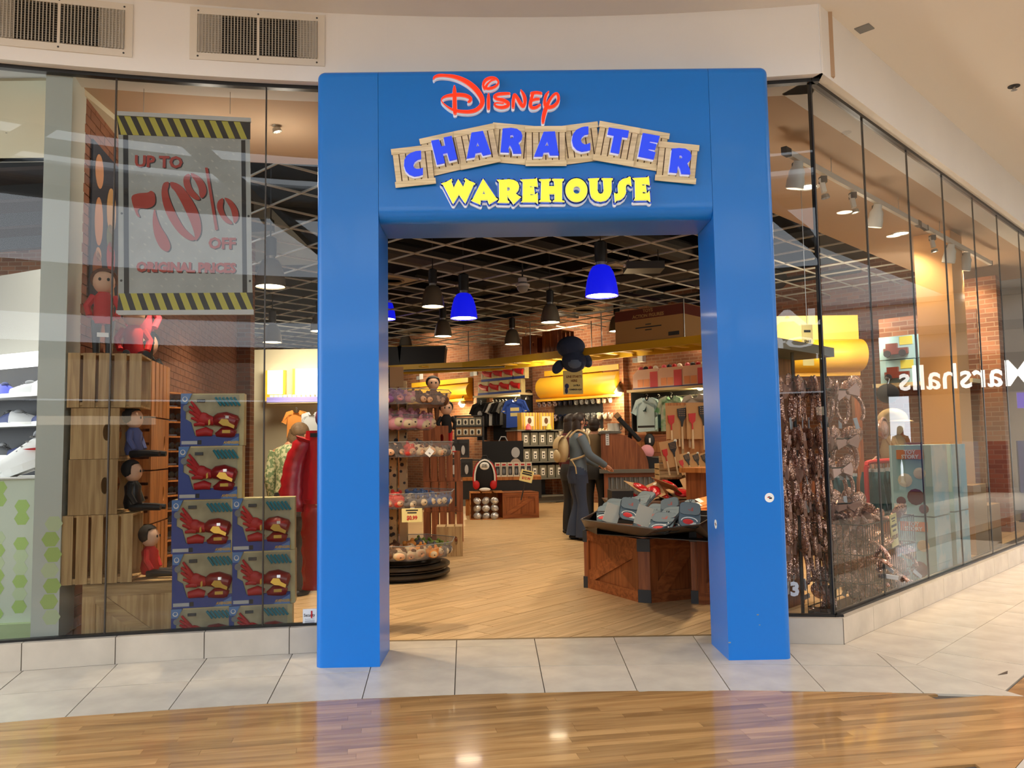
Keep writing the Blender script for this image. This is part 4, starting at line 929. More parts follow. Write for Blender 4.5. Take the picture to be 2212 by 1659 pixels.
# generic rag dolls standing in for the toys
M['hair_b'] = mat('doll_hair_brown', (92, 56, 40), .9); M['hair_k'] = mat('doll_hair_black', (24, 22, 24), .8); M['dred'] = mat('doll_red', (196, 28, 34), .7); M['dskin'] = mat('doll_skin', (226, 184, 156), .8); M['dblk'] = mat('doll_black', (24, 24, 26), .35)
M['dvio'] = mat('doll_violet', (86, 96, 150), .8); M['dpink'] = mat('doll_pink', (232, 86, 106), .8)
def doll(label, loc, rz, shirt, legs, hair, s=1.0, group='rag dolls in the left window', sit=False):
    t = T('rag_doll', label, 'doll', loc, rz, group); t.scale = (s,) * 3
    g = G()
    if sit: g.tube([(-.035, 0, .03), (-.045, -.13, .03), (-.05, -.20, .025)], [.028, .022, .018], 8); g.tube([(.035, 0, .03), (.045, -.13, .03), (.05, -.20, .025)], [.028, .022, .018], 8); z0 = .0
    else: g.tube([(-.035, 0, .2), (-.035, 0, .1), (-.032, 0, .015)], [.03, .022, .018], 8); g.tube([(.035, 0, .2), (.035, 0, .1), (.032, 0, .015)], [.03, .022, .018], 8); z0 = .16
    g.obj('legs', M[legs], t, smooth=True)
    G().lathe([(.05, 0), (.06, .04), (.05, .10), (.055, .15), (.03, .185)], 14, (0, 0, z0 + .02)).obj('body', M[shirt], t, smooth=True)
    g = G(); g.tube([(-.05, 0, z0 + .18), (-.085, -.01, z0 + .12), (-.07, -.04, z0 + .06)], [.022, .02, .018], 8); g.obj('arm', M[shirt], t, smooth=True)
    g = G(); g.tube([(.05, 0, z0 + .18), (.085, -.01, z0 + .12), (.07, -.04, z0 + .06)], [.022, .02, .018], 8); g.obj('arm', M[shirt], t, smooth=True)
    hd = G().ell((0, 0, z0 + .265), (.06, .058, .068), 14, 10).obj('head', M['dskin'], t, smooth=True)
    for x in (-.022, .022): G().ell((x, -.056, z0 + .272), (.008, .005, .010), 8, 6).obj('eye', M['dblk'], hd)
    G().ell((0, .014, z0 + .285), (.074, .064, .066), 14, 10, squash=lambda p: p if p.y > -.02 or p.z > .03 else Vector((p.x * 1.0, -.02, p.z))).obj('hair', M[hair], t, smooth=True)
    return t
dz = 1.915
d0 = doll('rag doll in red standing on top of the crate stack by the pale pillar', slp(.17, .17, 1.872), .45, 'dred', 'dblk', 'hair_b', 1.12)
G().box(-.03, .03, -.062, -.060, .10, .125).obj('price_tag', M['white'], d0)
def lwp(s, off=.2, z=0): return LW0 + LWD * s + LWN * off + Vector((0, 0, z))
doll('rag doll in red sitting on the orange wood crates behind the banner foot', lwp(.75, .22, 1.895), .5, 'dred', 'dblk', 'hair_b', 1.25, sit=True)
doll('pink and red rag doll standing on the orange wood crates behind the banner foot', lwp(1.02, .22, 1.895), .2, 'dpink', 'dblk', 'dred', 1.25)
doll('dark rag doll with black hair sitting on the sunglasses rack', lwp(1.45, .14, 1.73), .6, 'dblk', 'dblk', 'hair_k', 1.4, sit=True)
for k, (x, y, z, rz, sh, lab) in enumerate(((.47, .19, .459, 1.35, 'dred', 'red rag doll with black boots sitting against the lowest slatted crate'), (.36, .2, .875, 1.4, 'dblk', 'dark rag doll sitting beside the hand hole crate above the lowest slatted crate'), (.36, .2, 1.216, 1.3, 'dvio', 'violet rag doll sitting beside the hand hole crate second from the top'))):
    doll(lab, slp(x, y, z), rz + SLA, sh, 'dblk', 'hair_k', .95, sit=True)
# more crates along the brick wall, and the sunglasses rack
def lcrate(name, label, s, off, z, L, W, Hh, mode, m):
    p = lwp(s, off, z); return crate(name, label, p, ALW, L, W, Hh, mode, m, m)
lcrate('slatted_crate', 'orange wood crate under the red dolls behind the banner foot', 0.62, .38, 1.50, .54, .34, .39, 'slat', 'orangewood')
lcrate('hand_hole_crate', 'orange wood crate below the dolls, third from the floor', 0.63, .38, 1.13, .52, .34, .36, 'end', 'orangewood')
lcrate('hand_hole_crate', 'orange wood crate below the dolls, second from the floor', 0.62, .38, .76, .53, .34, .36, 'end', 'orangewood')
crate('chest_crate', 'pale low chest crate behind the black boots of the dolls', lwp(.58, .42), ALW, .6, .4, .38, 'chest')
lcrate('slatted_crate', 'orange wood slatted crate standing on the low chest crate', 0.62, .38, .385, .54, .34, .365, 'slat', 'orangewood')
rk = T('sunglasses_rack', 'tall orange wood rack of small cubbyholes behind the toy boxes', 'rack', lwp(1.22, .27), ALW - .5)
for x in (0, .36, .72): G().box(x - .012, x + .012, 0, .22, 0, 1.72).obj('upright', M['orangewood'], rk)
G().box(0, .72, .205, .22, 0, 1.72).obj('back_panel', M['cherryv'], rk)
nrow = 13
for k in range(nrow + 1): G().box(0, .72, .002, .205, .22 + k * .115 - .006, .22 + k * .115 + .006).obj('shelf', M['orangewood'], rk)
sgm = T('sunglasses', 'dark sunglasses in a cubbyhole of the orange wood rack', 'sunglasses', (0, 0, 0), 0, 'sunglasses in the rack')
g = G()
for s in (-1, 1): g.ell((s * .035, 0, .0), (.032, .006, .026), 10, 6)
g.tube([(-.01, 0, .008), (.01, 0, .008)], .004, 5); g.obj('lenses', M['dblk'], sgm)
for s in (-1, 1): G().tube([(s * .068, .004, .008), (s * .07, .06, .008), (s * .066, .09, -.01)], .003, 5).obj('temple', M['dblk'], sgm)
first = True
for k in range(nrow):
    for c in range(4):
        p = Vector((.09 + c * .18, .05, .22 + k * .115 + .048)); q = rk.location + Matrix.Rotation(rk.rotation_euler.z, 3, 'Z') @ p
        lb = 'dark sunglasses in the orange cubby rack, %s row down, %s across' % (ORD[nrow - k - 1], ORD[c])
        if first: sgm.location = q; sgm.rotation_euler = (0, 0, rk.rotation_euler.z); sgm['label'] = lb; first = False
        else: dup(sgm, q, rk.rotation_euler.z, lb)
g = G()
for k in range(nrow): 
    for c in range(4): g.bc((.09 + c * .18, .10, .22 + k * .115 + .016), (.10, .05, .012))
stuff(g.obj('stand', M['lgrey'], rk))
# two gold tins on a shelf board behind
M['tin'] = mat('gold_tin', (226, 176, 80), .4); M['tinm'] = mat('tin_green', (86, 110, 84), .5)
sb = T('wooden_shelf_unit', 'orange wood shelf unit with dark opening behind the top toy box', 'shelf unit', (-1.98, 4.4, 0), radians(6))
for x in (0, .78): G().box(x, x + .03, 0, .35, 0, 1.78).obj('upright', M['orangewood'], sb)
for z in (.4, .8, 1.2, 1.72): G().box(.03, .78, 0, .35, z, z + .03).obj('shelf', M['orangewood'], sb)
G().box(.03, .78, .33, .35, 0, 1.72).obj('back', M['dark'], sb)
for k, (x, lab) in enumerate(((.12, 'gold boxed gift with a green round print, leftmost of the gold boxes'), (.34, 'gold boxed gift with a green round print, middle of the gold boxes'), (.62, 'gold boxed gift with a dark round print near the dark haired doll'))):
    tn = T('gift_box', lab, 'box', sb.location + Vector((x, .08, 1.751)), radians(6), 'gold boxes behind the toy boxes'); G().box(-.085, .085, 0, .1, 0, .15).obj('carton', M['tin'], tn); G().lathe([(.055, 0), (.055, .001)], 20).obj('round_print', M['tinm'] if k < 2 else M['dark'], tn, loc=(0, -.0005, .075)).rotation_euler = (pi / 2, 0, 0)
    g = G(); g.ell((-.018, -.003, .10), (.014, .002, .016), 8, 6); g.ell((.018, -.003, .10), (.014, .002, .016), 8, 6); g.obj('white_spots', M['white'], tn)
# ---------------------------------------------------------------- boxed toy gloves
M['tbox'] = mat('toy_box_gold', (206, 192, 140), .45, var=.2, vs=7); M['tblue'] = mat('toy_box_blue', (36, 66, 150), .4); M['tlb'] = mat('toy_box_light_blue', (86, 132, 196), .4); M['tglove'] = mat('toy_glove_red', (186, 26, 32), .5); M['tarm'] = mat('toy_cuff_red', (140, 14, 20), .3); M['tgold'] = mat('toy_gold', (206, 166, 70), .35, metal=.3); M['tteal'] = mat('toy_teal', (40, 130, 150), .4); M['tdark'] = mat('toy_inside', (176, 168, 136), .6, var=.3, vs=6)
def toybox():
    t = T('toy_glove_box', 'x', 'toy box', (0, 0, 0), 0, 'boxed toy gloves stacked in the left window'); W, Hh, Dp = .395, .312, .135
    G().box(0, W, .012, Dp, 0, Hh).obj('carton', M['tbox'], t)
    G().box(.005, W - .03, .0105, .0118, .055, Hh - .008).obj('inner_card', M['tdark'], t)
    G().prism([(0, 0), (W - .03, 0), (W - .03, .07), (.09, .06), (.065, .02 + .12), (.03, .16), (.03, .24), (.07, Hh), (0, Hh)], 0, .0125, bfr).obj('blue_sleeve', M['tblue'], t)
    G().prism([(W - .14, .0), (W - .03, .0), (W - .03, .055)], -.001, 0, bfr).obj('light_corner', M['tlb'], t); G().prism([(0, .25), (.04, .25), (.068, Hh - .001), (0, Hh - .001)], -.001, 0, bfr).obj('light_corner', M['tlb'], t)
    c = T; lg = G().lathe([(.016, 0), (.016, .001)], 16).obj('round_emblem', M['white'], t, loc=(.026, -.0012, Hh - .035)); lg.rotation_euler = (pi / 2, 0, 0)
    G().lathe([(.011, 0), (.011, .001)], 14).obj('emblem_inner', M['tlb'], t, loc=(.026, -.0024, Hh - .033)).rotation_euler = (pi / 2, 0, 0)
    b = G().lathe([(.020, 0), (.020, .001)], 18).obj('round_badge', M['mgrey'], t, loc=(.034, -.0012, .225)); b.rotation_euler = (pi / 2, 0, 0)
    G().box(.008, .105, -.001, 0, .010, .030).obj('white_label', M['lgrey'], t); G().box(.108, .132, -.001, 0, .008, .034).obj('dark_label', M['dark'], t)
    text('lettering', 'AVENGERS', .021, M['tgold'], t, (W - .075, -.0015, .018), bold=.0009, ext=.0004, shear=.2)
    def glove(dz, cut):
        g = G()
        for (a, b_, r) in (((.125, .185), (.065, .265), .010), ((.13, .175), (.055, .235), .011), ((.125, .16), (.055, .205), .011), ((.12, .145), (.068, .165), .010), ((.15, .13), (.085, .125), .012)):
            g.tube([(a[0], -.002, a[1]), ((a[0] + b_[0]) / 2, -.010, (a[1] + b_[1]) / 2 + .004), (b_[0], -.004, b_[1])], [r * 1.25, r, r * .7], 8)
        g.ell((.145, -.003, .16), (.045, .018, .038), 12, 8, R=Matrix.Rotation(radians(22), 3, 'Y'))
        g.tube([(.16, 0, .155), (.21, 0, .145)], [.035, .026], 10); return g
    glove(0, 0).obj('glove', M['tglove'], t, smooth=True)
    g = G(); g.tube([(.205, .0, .145), (.235, 0, .155), (.28, 0, .155), (.345, 0, .135), (.36, 0, .13)], [.026, .040, .048, .046, .03], 14); g.obj('forearm_cuff', M['tarm'], t, smooth=True)
    g = G(); g.prism([(.245, .135), (.262, .158), (.30, .155), (.312, .135), (.345, .118), (.34, .10), (.30, .115), (.27, .118)], -.052, -.040, bfr); g.prism([(.178, .12), (.19, .128), (.188, .158), (.178, .15)], -.034, -.03, bfr); g.obj('gold_plate', M['tgold'], t)
    G().bc((.297, -.052, .168), (.022, .004, .016)).obj('white_tag', M['white'], t)
    g = G(); g.tube([(.10, 0, .075), (.16, -.004, .085), (.20, 0, .075)], [.02, .028, .02], 10); g.obj('lower_glove', M['tglove'], t, smooth=True)
    g = G(); g.tube([(.22, 0, .065), (.26, 0, .078), (.32, 0, .08), (.345, 0, .07)], [.012, .03, .034, .02], 12); g.obj('lower_cuff', M['tarm'], t, smooth=True)
    G().bc((.29, -.034, .083), (.05, .004, .018)).obj('lower_plate', M['tgold'], t)
    for k in range(6): G().tube([(.215 + k * .0235, .002, .288), (.252 + k * .0235, .002, .238)], .0078, 6).obj('dart', M['tteal'], t)
    G().bc((.125, .004, .268), (.05, .012, .018)).obj('grey_block', M['gun'], t)
    return t
tb0 = None
TBX = [(387, 962, 'toy glove box at the very top of the tall stack'), (384, 1076, 'toy glove box second from the top of the tall stack'), (371, 1191, 'toy glove box in the left column, third from the top'), (374, 1306, 'toy glove box in the left column, fourth from the top'), (373, 1400, 'lowest toy glove box of the left column, cut off by the sill'), (502, 1188, 'toy glove box on top of the right column'), (503, 1302, 'toy glove box in the middle of the right column'), (497, 1400, 'lowest toy glove box of the right column, cut off by the sill')]
zz = [1.286, .952, .619, .286, .0, .619, .286, .0]
for k, (px, py, lab) in enumerate(TBX):
    q, a_ = gl(px, .045 + (.012 if k in (0, 5) else 0), zz[k]); lb = 'blue and gold ' + lab; sc = (.965, 1, .91) if k in (4, 7) else (.965, 1, 1.065)
    if tb0 is None: tb0 = toybox(); tb0.location = q; tb0['label'] = lb; tb0.rotation_euler = (0, 0, a_); tb0.scale = sc
    else: dup(tb0, q, a_ + radians(rnd.uniform(-1.5, 1.5)), lb, scale=sc)
# ---------------------------------------------------------------- red costume on a stand
M['satin'] = mat('red_satin', (176, 22, 34), .32, bump=.5, bs=9, spec=.6)
ct = T('red_costume', 'shiny red costume with trousers on a stand beside the portal', 'costume', (-1.24, 1.05, 0), radians(-8)); ct.scale = (1.08, 1, .83)
def wav(f, a, k): return 1 + a * sin(k * f)
def tunic(u, v):
    z = 1.05 + .62 * v; a = 2 * pi * u; r = (.19 - .05 * v + .03 * max(0, v - .7)) * (1 + .06 * sin(9 * a + 4 * v)); return (r * 1.1 * cos(a), r * .62 * sin(a), z)
G().grid(tunic, 30, 10).obj('tunic', M['satin'], ct, smooth=True)
for s in (-1, 1):
    G().tube(cr([(s * .16, 0, 1.60), (s * .23, -.01, 1.42), (s * .25, -.03, 1.2), (s * .245, -.05, .98)], 5), [.085 - .02 * abs(sin(k * 1.7)) + .014 * (k / 15) for k in range(16)], 14).obj('sleeve', M['satin'], ct, smooth=True)
    G().tube(cr([(s * .09, 0, 1.08), (s * .10, -.01, .85), (s * .105, 0, .6), (s * .105, 0, .33)], 5), [.105 - .012 * abs(sin(k * 2.1)) - .001 * k for k in range(16)], 14).obj('trouser_leg', M['satin'], ct, smooth=True)
G().lathe([(.155, 0), (.16, .03), (.155, .06)], 20, (0, 0, 1.04)).obj('belt', mat('belt_cream', (222, 200, 170), .5), ct).scale = (1.1, .66, 1)
G().lathe([(.05, 1.66), (.09, 1.60), (.10, 1.56)], 18).obj('collar', M['satin'], ct, smooth=True)
G().ell((0, -.02, 1.78), (.095, .11, .12), 16, 12).obj('hood', mat('hood_violet', (120, 70, 100), .5), ct, smooth=True)
g = G(); g.cyl((0, 0, .02), (0, 0, 1.6), .018, n=10); g.lathe([(.22, 0), (.22, .015), (.03, .03)], 20); g.obj('stand', M['black'], ct, smooth=True)
g = G(); g.bc((-.07, -.125, 1.63), (.05, .02, .035)); g.obj('badge', M['black'], ct)
# small security sticker on the glass
Q, a = onarc(669, 1331, RG - .002)
sk = T('security_sticker', 'white security sticker on the glass low beside the blue portal', 'sticker', Q, -a); G().box(-.042, .042, -.0008, 0, -.045, .045).obj('sheet', M['white'], sk)
text('lettering', 'Security', .026, M['dark'], sk, (-.002, -.0014, .006), bold=.0006, ext=.0002, sx=.8); text('red_numeral', '1', .06, M['red'], sk, (.012, -.0019, .008), bold=.002, ext=.0002)
text('lettering', 'Security One', .011, M['mgrey'], sk, (0, -.0012, -.018), ext=.0002)
for k in range(2): G().box(-.03, .03, -.0012, -.0008, -.032 - k * .009, -.028 - k * .009).obj('print_line', M['mgrey'], sk)
# navy wall banner with plain coloured rounds on the brick wall
wb = T('wall_banner', 'tall navy banner with plain tan shapes on the left brick wall', 'banner', LW0 + LWN * .004, ALW)
wb.location = LW0 + LWN * .014
G().box(.42, 1.04, -.012, -.002, 2.25, 3.38).obj('cloth', mat('banner_navy', (44, 50, 66), .8), wb)
for k, (x, z, rx_, rz_, c) in enumerate(((.56, 3.2, .09, .12, (206, 150, 110)), (.85, 3.0, .11, .17, (200, 160, 110)), (.57, 2.85, .09, .17, (206, 150, 110)), (.86, 2.66, .10, .12, (176, 60, 50)), (.56, 2.52, .10, .12, (150, 90, 56)), (.87, 2.38, .10, .11, (196, 150, 112)), (.84, 2.80, .09, .10, (110, 116, 80)), (.58, 2.62, .06, .05, (214, 170, 130)))):
    g = G(); g.prism([(x + rx_ * cos(2 * pi * j / 20), z + rz_ * sin(2 * pi * j / 20)) for j in range(20)], -.0145, -.0125, bfr); g.obj('round_shape', mat('round_%d' % k, c, .7), wb)
# ================================================================ shop interior seen through the doorway
def loft(g, secs, n=18):
    vs = [(x + rx * cos(2 * pi * k / n), y + ry * sin(2 * pi * k / n), z) for x, y, z, rx, ry in secs for k in range(n)]
    m = len(secs); fs = [(j * n + k, j * n + (k + 1) % n, (j + 1) * n + (k + 1) % n, (j + 1) * n + k) for j in range(m - 1) for k in range(n)]
    fs += [tuple(reversed(range(n))), tuple((m - 1) * n + k for k in range(n))]; return g.add(vs, fs)
def skin(name, nodes, edges, m, par, lv=1):
    me = bpy.data.meshes.new(name); me.from_pydata([p[0] for p in nodes], edges, []); me.materials.append(m); o = link(name, me, par)
    sk_ = o.modifiers.new('skin', 'SKIN'); 
    for i, p in enumerate(nodes): d = me.skin_vertices[0].data[i]; r = p[1]; d.radius = r if isinstance(r, tuple) else (r, r); d.use_root = (i == 0)
    ss = o.modifiers.new('s', 'SUBSURF'); ss.levels = lv; ss.render_levels = lv
    return o
def hand(par, w, d, side, m, curl=.5):
    """palm and five fingers from a wrist point w along direction d"""
    w = Vector(w); d = Vector(d).normalized(); up = Vector((0, 0, 1)) if abs(d.z) < .9 else Vector((0, 1, 0)); x = d.cross(up).normalized(); y = x.cross(d)
    g = G(); g.tube([w, w + d * .04, w + d * .085], [.022, .030, .026], 8)
    for k, L in enumerate((.062, .072, .068, .055)):
        b = w + d * .08 + x * (-.027 + k * .018); g.tube([b, b + d * L * .5 - y * .008 * curl, b + d * L * .85 - y * .035 * curl], [.0095, .009, .0075], 6)
    b = w + d * .03 + x * .028 * side; g.tube([b, b + d * .03 + x * .02 * side - y * .01, b + d * .055 + x * .018 * side - y * .02], [.011, .010, .008], 6)
    return g.obj('hand', m, par, smooth=True)
def person(label, loc, rz, hgt, pose, top, bottom, hair, shirt='loft', hairlen=.1, flare=.0, glasses=False, group=None, skin_m=None, wide=1.0):
    t = T('person', label, 'person', loc, rz, group); t.scale = (hgt / 1.70,) * 3; sm_ = skin_m or M['skin']
    lean = pose.get('lean', 0); tn = pose.get('turn', 0); W = wide
    sh = {}; J = pose
    hd = Vector(J.get('head', (0, .03, 1.585)))
    eL, hL = J.get('eL', (-.235, -.02, 1.13)), J.get('hL', (-.245, .05, .90)); eR, hR = J.get('eR', (.235, -.02, 1.13)), J.get('hR', (.245, .05, .90))
    kL, aL = J.get('kL', (-.10, .02, .48)), J.get('aL', (-.10, -.02, .09)); kR, aR = J.get('kR', (.10, .02, .48)), J.get('aR', (.10, -.02, .09))
    sL, sR = (-.165 * W, .0, 1.39), (.165 * W, .0, 1.39)
    nodes = [((0, 0, .93), (.13 * W, .10)), ((0, 0, 1.10), (.115 * W, .09)), ((0, .01, 1.27), (.13 * W, .095)), ((0, 0, 1.41), (.07, .05)), (tuple(Vector((0, .005, 1.47))), (.05, .05)), (tuple(hd + Vector((0, -.005, -.05))), (.062, .07)), (tuple(hd + Vector((0, -.005, .035))), (.075, .088)), (tuple(hd + Vector((0, -.01, .095))), (.045, .055)),
             (sL, .042), (eL, .040), (hL, .026), (sR, .042), (eR, .040), (hR, .026), ((-.09 * W, 0, .86), .085), (kL, .056), (aL, .038), ((aL[0], aL[1] + .13, .035), .030), ((.09 * W, 0, .86), .085), (kR, .056), (aR, .038), ((aR[0], aR[1] + .13, .035), .030)]
    ed = [(0, 1), (1, 2), (2, 3), (3, 4), (4, 5), (5, 6), (6, 7), (3, 8), (8, 9), (9, 10), (3, 11), (11, 12), (12, 13), (0, 14), (14, 15), (15, 16), (16, 17), (0, 18), (18, 19), (19, 20), (20, 21)]
    body = skin('body', nodes, ed, sm_, t)
    for (h, e, s) in ((hL, eL, -1), (hR, eR, 1)): hand(t, h, Vector(h) - Vector(e), -s, sm_)
    # face
    F = lambda x, y, z: hd + Matrix.Rotation(tn, 3, 'Z') @ Vector((x, y, z))
    G().ell(F(0, .093, -.012), (.013, .018, .022), 8, 6).obj('nose', sm_, t, smooth=True)
    for x in (-.03, .03): G().ell(F(x, .077, .012), (.012, .008, .008), 8, 6).obj('eye', M['dark'], t)
    G().ell(F(0, .078, -.05), (.024, .012, .007), 8, 6).obj('mouth', M['dpink'], t)
    for x in (-.078, .078): G().ell(F(x, 0, -.005), (.012, .02, .03), 8, 6).obj('ear', sm_, t, smooth=True)
    if glasses:
        g = G()
        for x in (-.032, .032): c = F(x, .088, .012); g.tube([c + Vector((.024 * cos(a), 0, .018 * sin(a))) for a in [2 * pi * k / 12 for k in range(12)]], .003, 5, True)
        for x in (-1, 1): g.tube([F(x * .056, .085, .014), F(x * .08, .0, .016)], .003, 5)
        g.obj('glasses', M['dark'], t)
    # hair: cap plus fall
    def hs(p):
        if p.y > .045 and p.z < .045: p = Vector((p.x, .045, p.z))
        return p
    g = G(); g.ell(F(0, -.012, .035), (.092, .105, .095), 18, 12, squash=hs)
    if hairlen > .12:
        c = F(0, -.05, 0); loft(g, [(c.x, c.y, c.z + .06, .07, .05), (c.x, c.y, c.z - .02, .095, .062), (c.x, c.y - .01, c.z - hairlen * .6, .10, .06), (c.x, c.y - .015, c.z - hairlen, .075, .04)], 14)
    else: g.ell(F(0, -.04, -.02), (.083, .07, .075), 14, 10)
    g.obj('hair', hair, t, smooth=True)
    # clothes
    g = G(); loft(g, [(0, 0, .86, .165 * W, .125), (0, 0, .98, .155 * W, .118), (0, 0, 1.10, .142 * W, .108), (0, .012, 1.24, .160 * W, .120), (0, .008, 1.34, .176 * W, .118), (0, 0, 1.41, .158 * W, .098), (0, 0, 1.455, .082, .075)])
    g.obj('top', top, t, smooth=True)
    for (s_, e, h, nm2) in ((sL, eL, hL, 'sleeve'), (sR, eR, hR, 'sleeve')):
        q = [Vector(s_) * .94, Vector(s_).lerp(Vector(e), .5), Vector(e), Vector(e).lerp(Vector(h), .55), Vector(e).lerp(Vector(h), .93 if J.get('long', True) else .0)]
        q[0].z = 1.385
        if not J.get('long', True): q = q[:3]; q[2] = Vector(s_).lerp(Vector(e), .85)
        G().tube(cr(q, 4), [.068 - .0016 * k for k in range((len(q) - 1) * 4 + 1)], 12).obj(nm2, top, t, smooth=True)
    g = G(); loft(g, [(0, 0, .76, .165 * W, .135), (0, -.012, .86, .175 * W, .140), (0, -.005, .96, .158 * W, .122), (0, 0, 1.0, .150 * W, .115)]); g.obj('trouser_seat', bottom, t, smooth=True)
    for (x0, k_, a_) in ((-.085 * W, kL, aL), (.085 * W, kR, aR)):
        k2, a2 = Vector(k_), Vector(a_); hem = .055
        G().tube(cr([(x0, -.005, .88), (x0, 0, .70), k2, k2.lerp(a2, .6), (a2.x, a2.y + .01, hem)], 4), [.105 - .0055 * k if k < 8 else (.066 + flare * (k - 8) / 8) for k in range(17)], 14).obj('trouser_leg', bottom, t, smooth=True)
        g = G(); g.ell((a2.x, a2.y + .055, .035), (.048, .13, .045), 12, 8, squash=lambda p: Vector((p.x, p.y, max(p.z, -.035)))); g.obj('shoe', M['dark'], t, smooth=True)
    return t
M['denim'] = mat('denim', (52, 64, 88), .8, bump=.2, bs=60); M['knit'] = mat('blue_grey_knit', (98, 112, 124), .9); M['maroon'] = mat('maroon', (86, 28, 34), .8); M['olive'] = mat('tan_knit', (124, 104, 76), .9)
M['darkhair'] = mat('dark_hair', (44, 30, 24), .5, bump=.3, bs=30); M['greyhair'] = mat('grey_blond_hair', (116, 92, 66), .6, var=.25, vs=18, bump=.4, bs=40); M['floral'] = sheetmat('floral_print', (206, 208, 168), (122, 146, 104), 34, .5, .03)
w1 = fl(1252, 1166); AWm = radians(-78)
woman = person('woman in grey blue knit top and flared jeans leaning on the shop counter', (w1.x, w1.y, 0), AWm, 1.68, dict(eR=(.22, .10, 1.14), hR=(.12, .36, .985), eL=(-.22, .06, 1.13), hL=(-.10, .36, .98), head=(0, .045, 1.59), aL=(-.09, -.05, .09), aR=(.10, .03, .09)), M['knit'], M['denim'], M['darkhair'], hairlen=.26, flare=.055, glasses=True)
person('woman in maroon with long dark hair standing behind the woman with the backpack', (w1.x - .04, w1.y + .75, 0), radians(-60), 1.70, dict(), M['maroon'], M['dark'], M['darkhair'], hairlen=.40)
p = at(1278, 930, 7.3); person('man in a tan knit top at the counter seen from behind', (p.x + .07, 7.6, 0), radians(-20), 1.66, dict(eR=(.24, .08, 1.14), hR=(.14, .32, 1.0)), M['olive'], M['dark'], M['darkhair'])
# backpack on the woman's back
bp_ = T('backpack', 'small gold beige backpack on the back of the woman in jeans', 'backpack', (w1.x, w1.y, 0), AWm); M['goldfab'] = mat('gold_fabric', (196, 172, 128), .45, bump=.5, bs=14)
g = G(); g.ell((0, -.215, 1.20), (.145, .085, .19), 18, 12, squash=lambda p: Vector((p.x, max(min(p.y, .07), -.085), max(p.z, -.165)))); g.obj('bag', M['goldfab'], bp_, smooth=True)
g = G(); g.ell((0, -.285, 1.12), (.105, .05, .09), 14, 10); g.obj('pocket', M['goldfab'], bp_, smooth=True)
g = G(); g.grid(lambda u, v: (-.13 + .26 * u, -.20 - .11 * sin(v * pi * .55), 1.385 - .17 * (1 - cos(v * pi * .5))), 8, 6); g.obj('flap', M['goldfab'], bp_, smooth=True)
for s in (-1, 1):
    G().tube(cr([(s * .08, -.14, 1.36), (s * .10, -.03, 1.455), (s * .11, .09, 1.40), (s * .12, .125, 1.28), (s * .16, .06, 1.13), (s * .12, -.14, 1.06)], 5), .014, 6).obj('strap', M['goldfab'], bp_, smooth=True)
G().tube([(.13, -.13, 1.07), (.15, -.08, .97), (.15, -.07, .88)], .009, 5).obj('strap_end', M['goldfab'], bp_)
# customer in the left window
p = at(632, 1000, 2.4); person('woman with grey blond hair and green floral top, seen from behind', (p.x, 2.4, 0), radians(-15), 1.52, dict(head=(.05, .07, 1.545), turn=-.5, eR=(.22, .1, 1.16), hR=(.1, .3, 1.1)), M['floral'], M['dark'], M['greyhair'], wide=1.18, hairlen=.125)

# --- pendant lamps
M['shadeg'] = mat('pendant_grey', (112, 106, 94), .4, metal=.2); M['shadeb'] = mat('pendant_blue', (24, 34, 225), .35, em=(20, 28, 255), ems=.45)
PEN = [(1300, 640, 73, 1, 'largest blue glass pendant lamp, right of the middle of the doorway'), (1002, 688, 59, 1, 'smaller blue glass pendant lamp in the left part of the doorway'), (935, 663, 50, 0, 'grey pendant lamp left of the smaller blue lamp'), (957, 727, 39, 0, 'grey pendant lamp directly left below the smaller blue lamp'), (1189, 697, 43, 0, 'grey pendant lamp in the middle of the doorway'), (1107, 744, 35, 0, 'grey pendant lamp hanging low left of the middle grey lamp'),
       (1333, 716, 36, 0, 'grey pendant lamp half behind the cardboard box on the yellow rail'), (1272, 752, 28, 0, 'small far grey pendant lamp above the hanging blue plush'), (876, 752, 30, 0, 'far grey pendant lamp above the black bins on the rail'), (832, 690, 46, 1, 'blue pendant lamp cut by the left jamb of the portal'), (1514, 712, 44, 1, 'blue pendant lamp cut by the right jamb of the portal'),
       (584, 620, 66, 0, 'grey pendant lamp right of the sale banner foot'), (588, 740, 42, 0, 'grey pendant lamp below the one beside the sale banner'), (690, 716, 40, 0, 'grey pendant lamp behind the left blue post'), (1728, 735, 44, 1, 'blue pendant lamp behind the right window, above the headband racks'), (1090, 780, 24, 0, 'faint far grey pendant lamp under the low one')]
npen = 0
for px, py, wpx, blue, lab in PEN:
    rr_ = .20 if blue else .16; d = 2 * rr_ * FPX / wpx; c = at(px, py, d - DCAM)
    bell(c, lab, rr_, M['shadeb'] if blue else M['shadeg'], M['bulb'], 58 if d < 15 else 42, 'pendant lamps', max(.8, 4.5 - c.z))
# security dome, box and cameras on the ceiling
c = at(1129, 620, 6.6); c.z = 3.5; t = T('dome_camera', 'small white dome camera hanging from the ceiling grid between the lamps', 'camera', c)
G().lathe([(.06, .12), (.06, .04), (.10, .03), (.10, 0)], 16).obj('mount', M['lgrey'], t, smooth=True); G().ell((0, 0, 0), (.085, .085, .09), 14, 8).obj('dome', M['mgrey'], t, smooth=True); G().cyl((0, 0, .12), (0, 0, .34), .012).obj('stem', M['dark'], t)
c = at(1390, 572, 6.0); t = T('projector_box', 'dark grey box with a white tag hung under the ceiling grid at right', 'box', (c.x, c.y, 3.62)); G().bc((0, 0, 0), (.5, .35, .10)).obj('body', M['gun'], t); G().bc((-.27, -.1, .0), (.03, .06, .03)).obj('tag', M['white'], t)
for x_ in (-.2, .2): G().cyl((x_, 0, .05), (x_, 0, .24), .006).obj('rod', M['dark'], t)

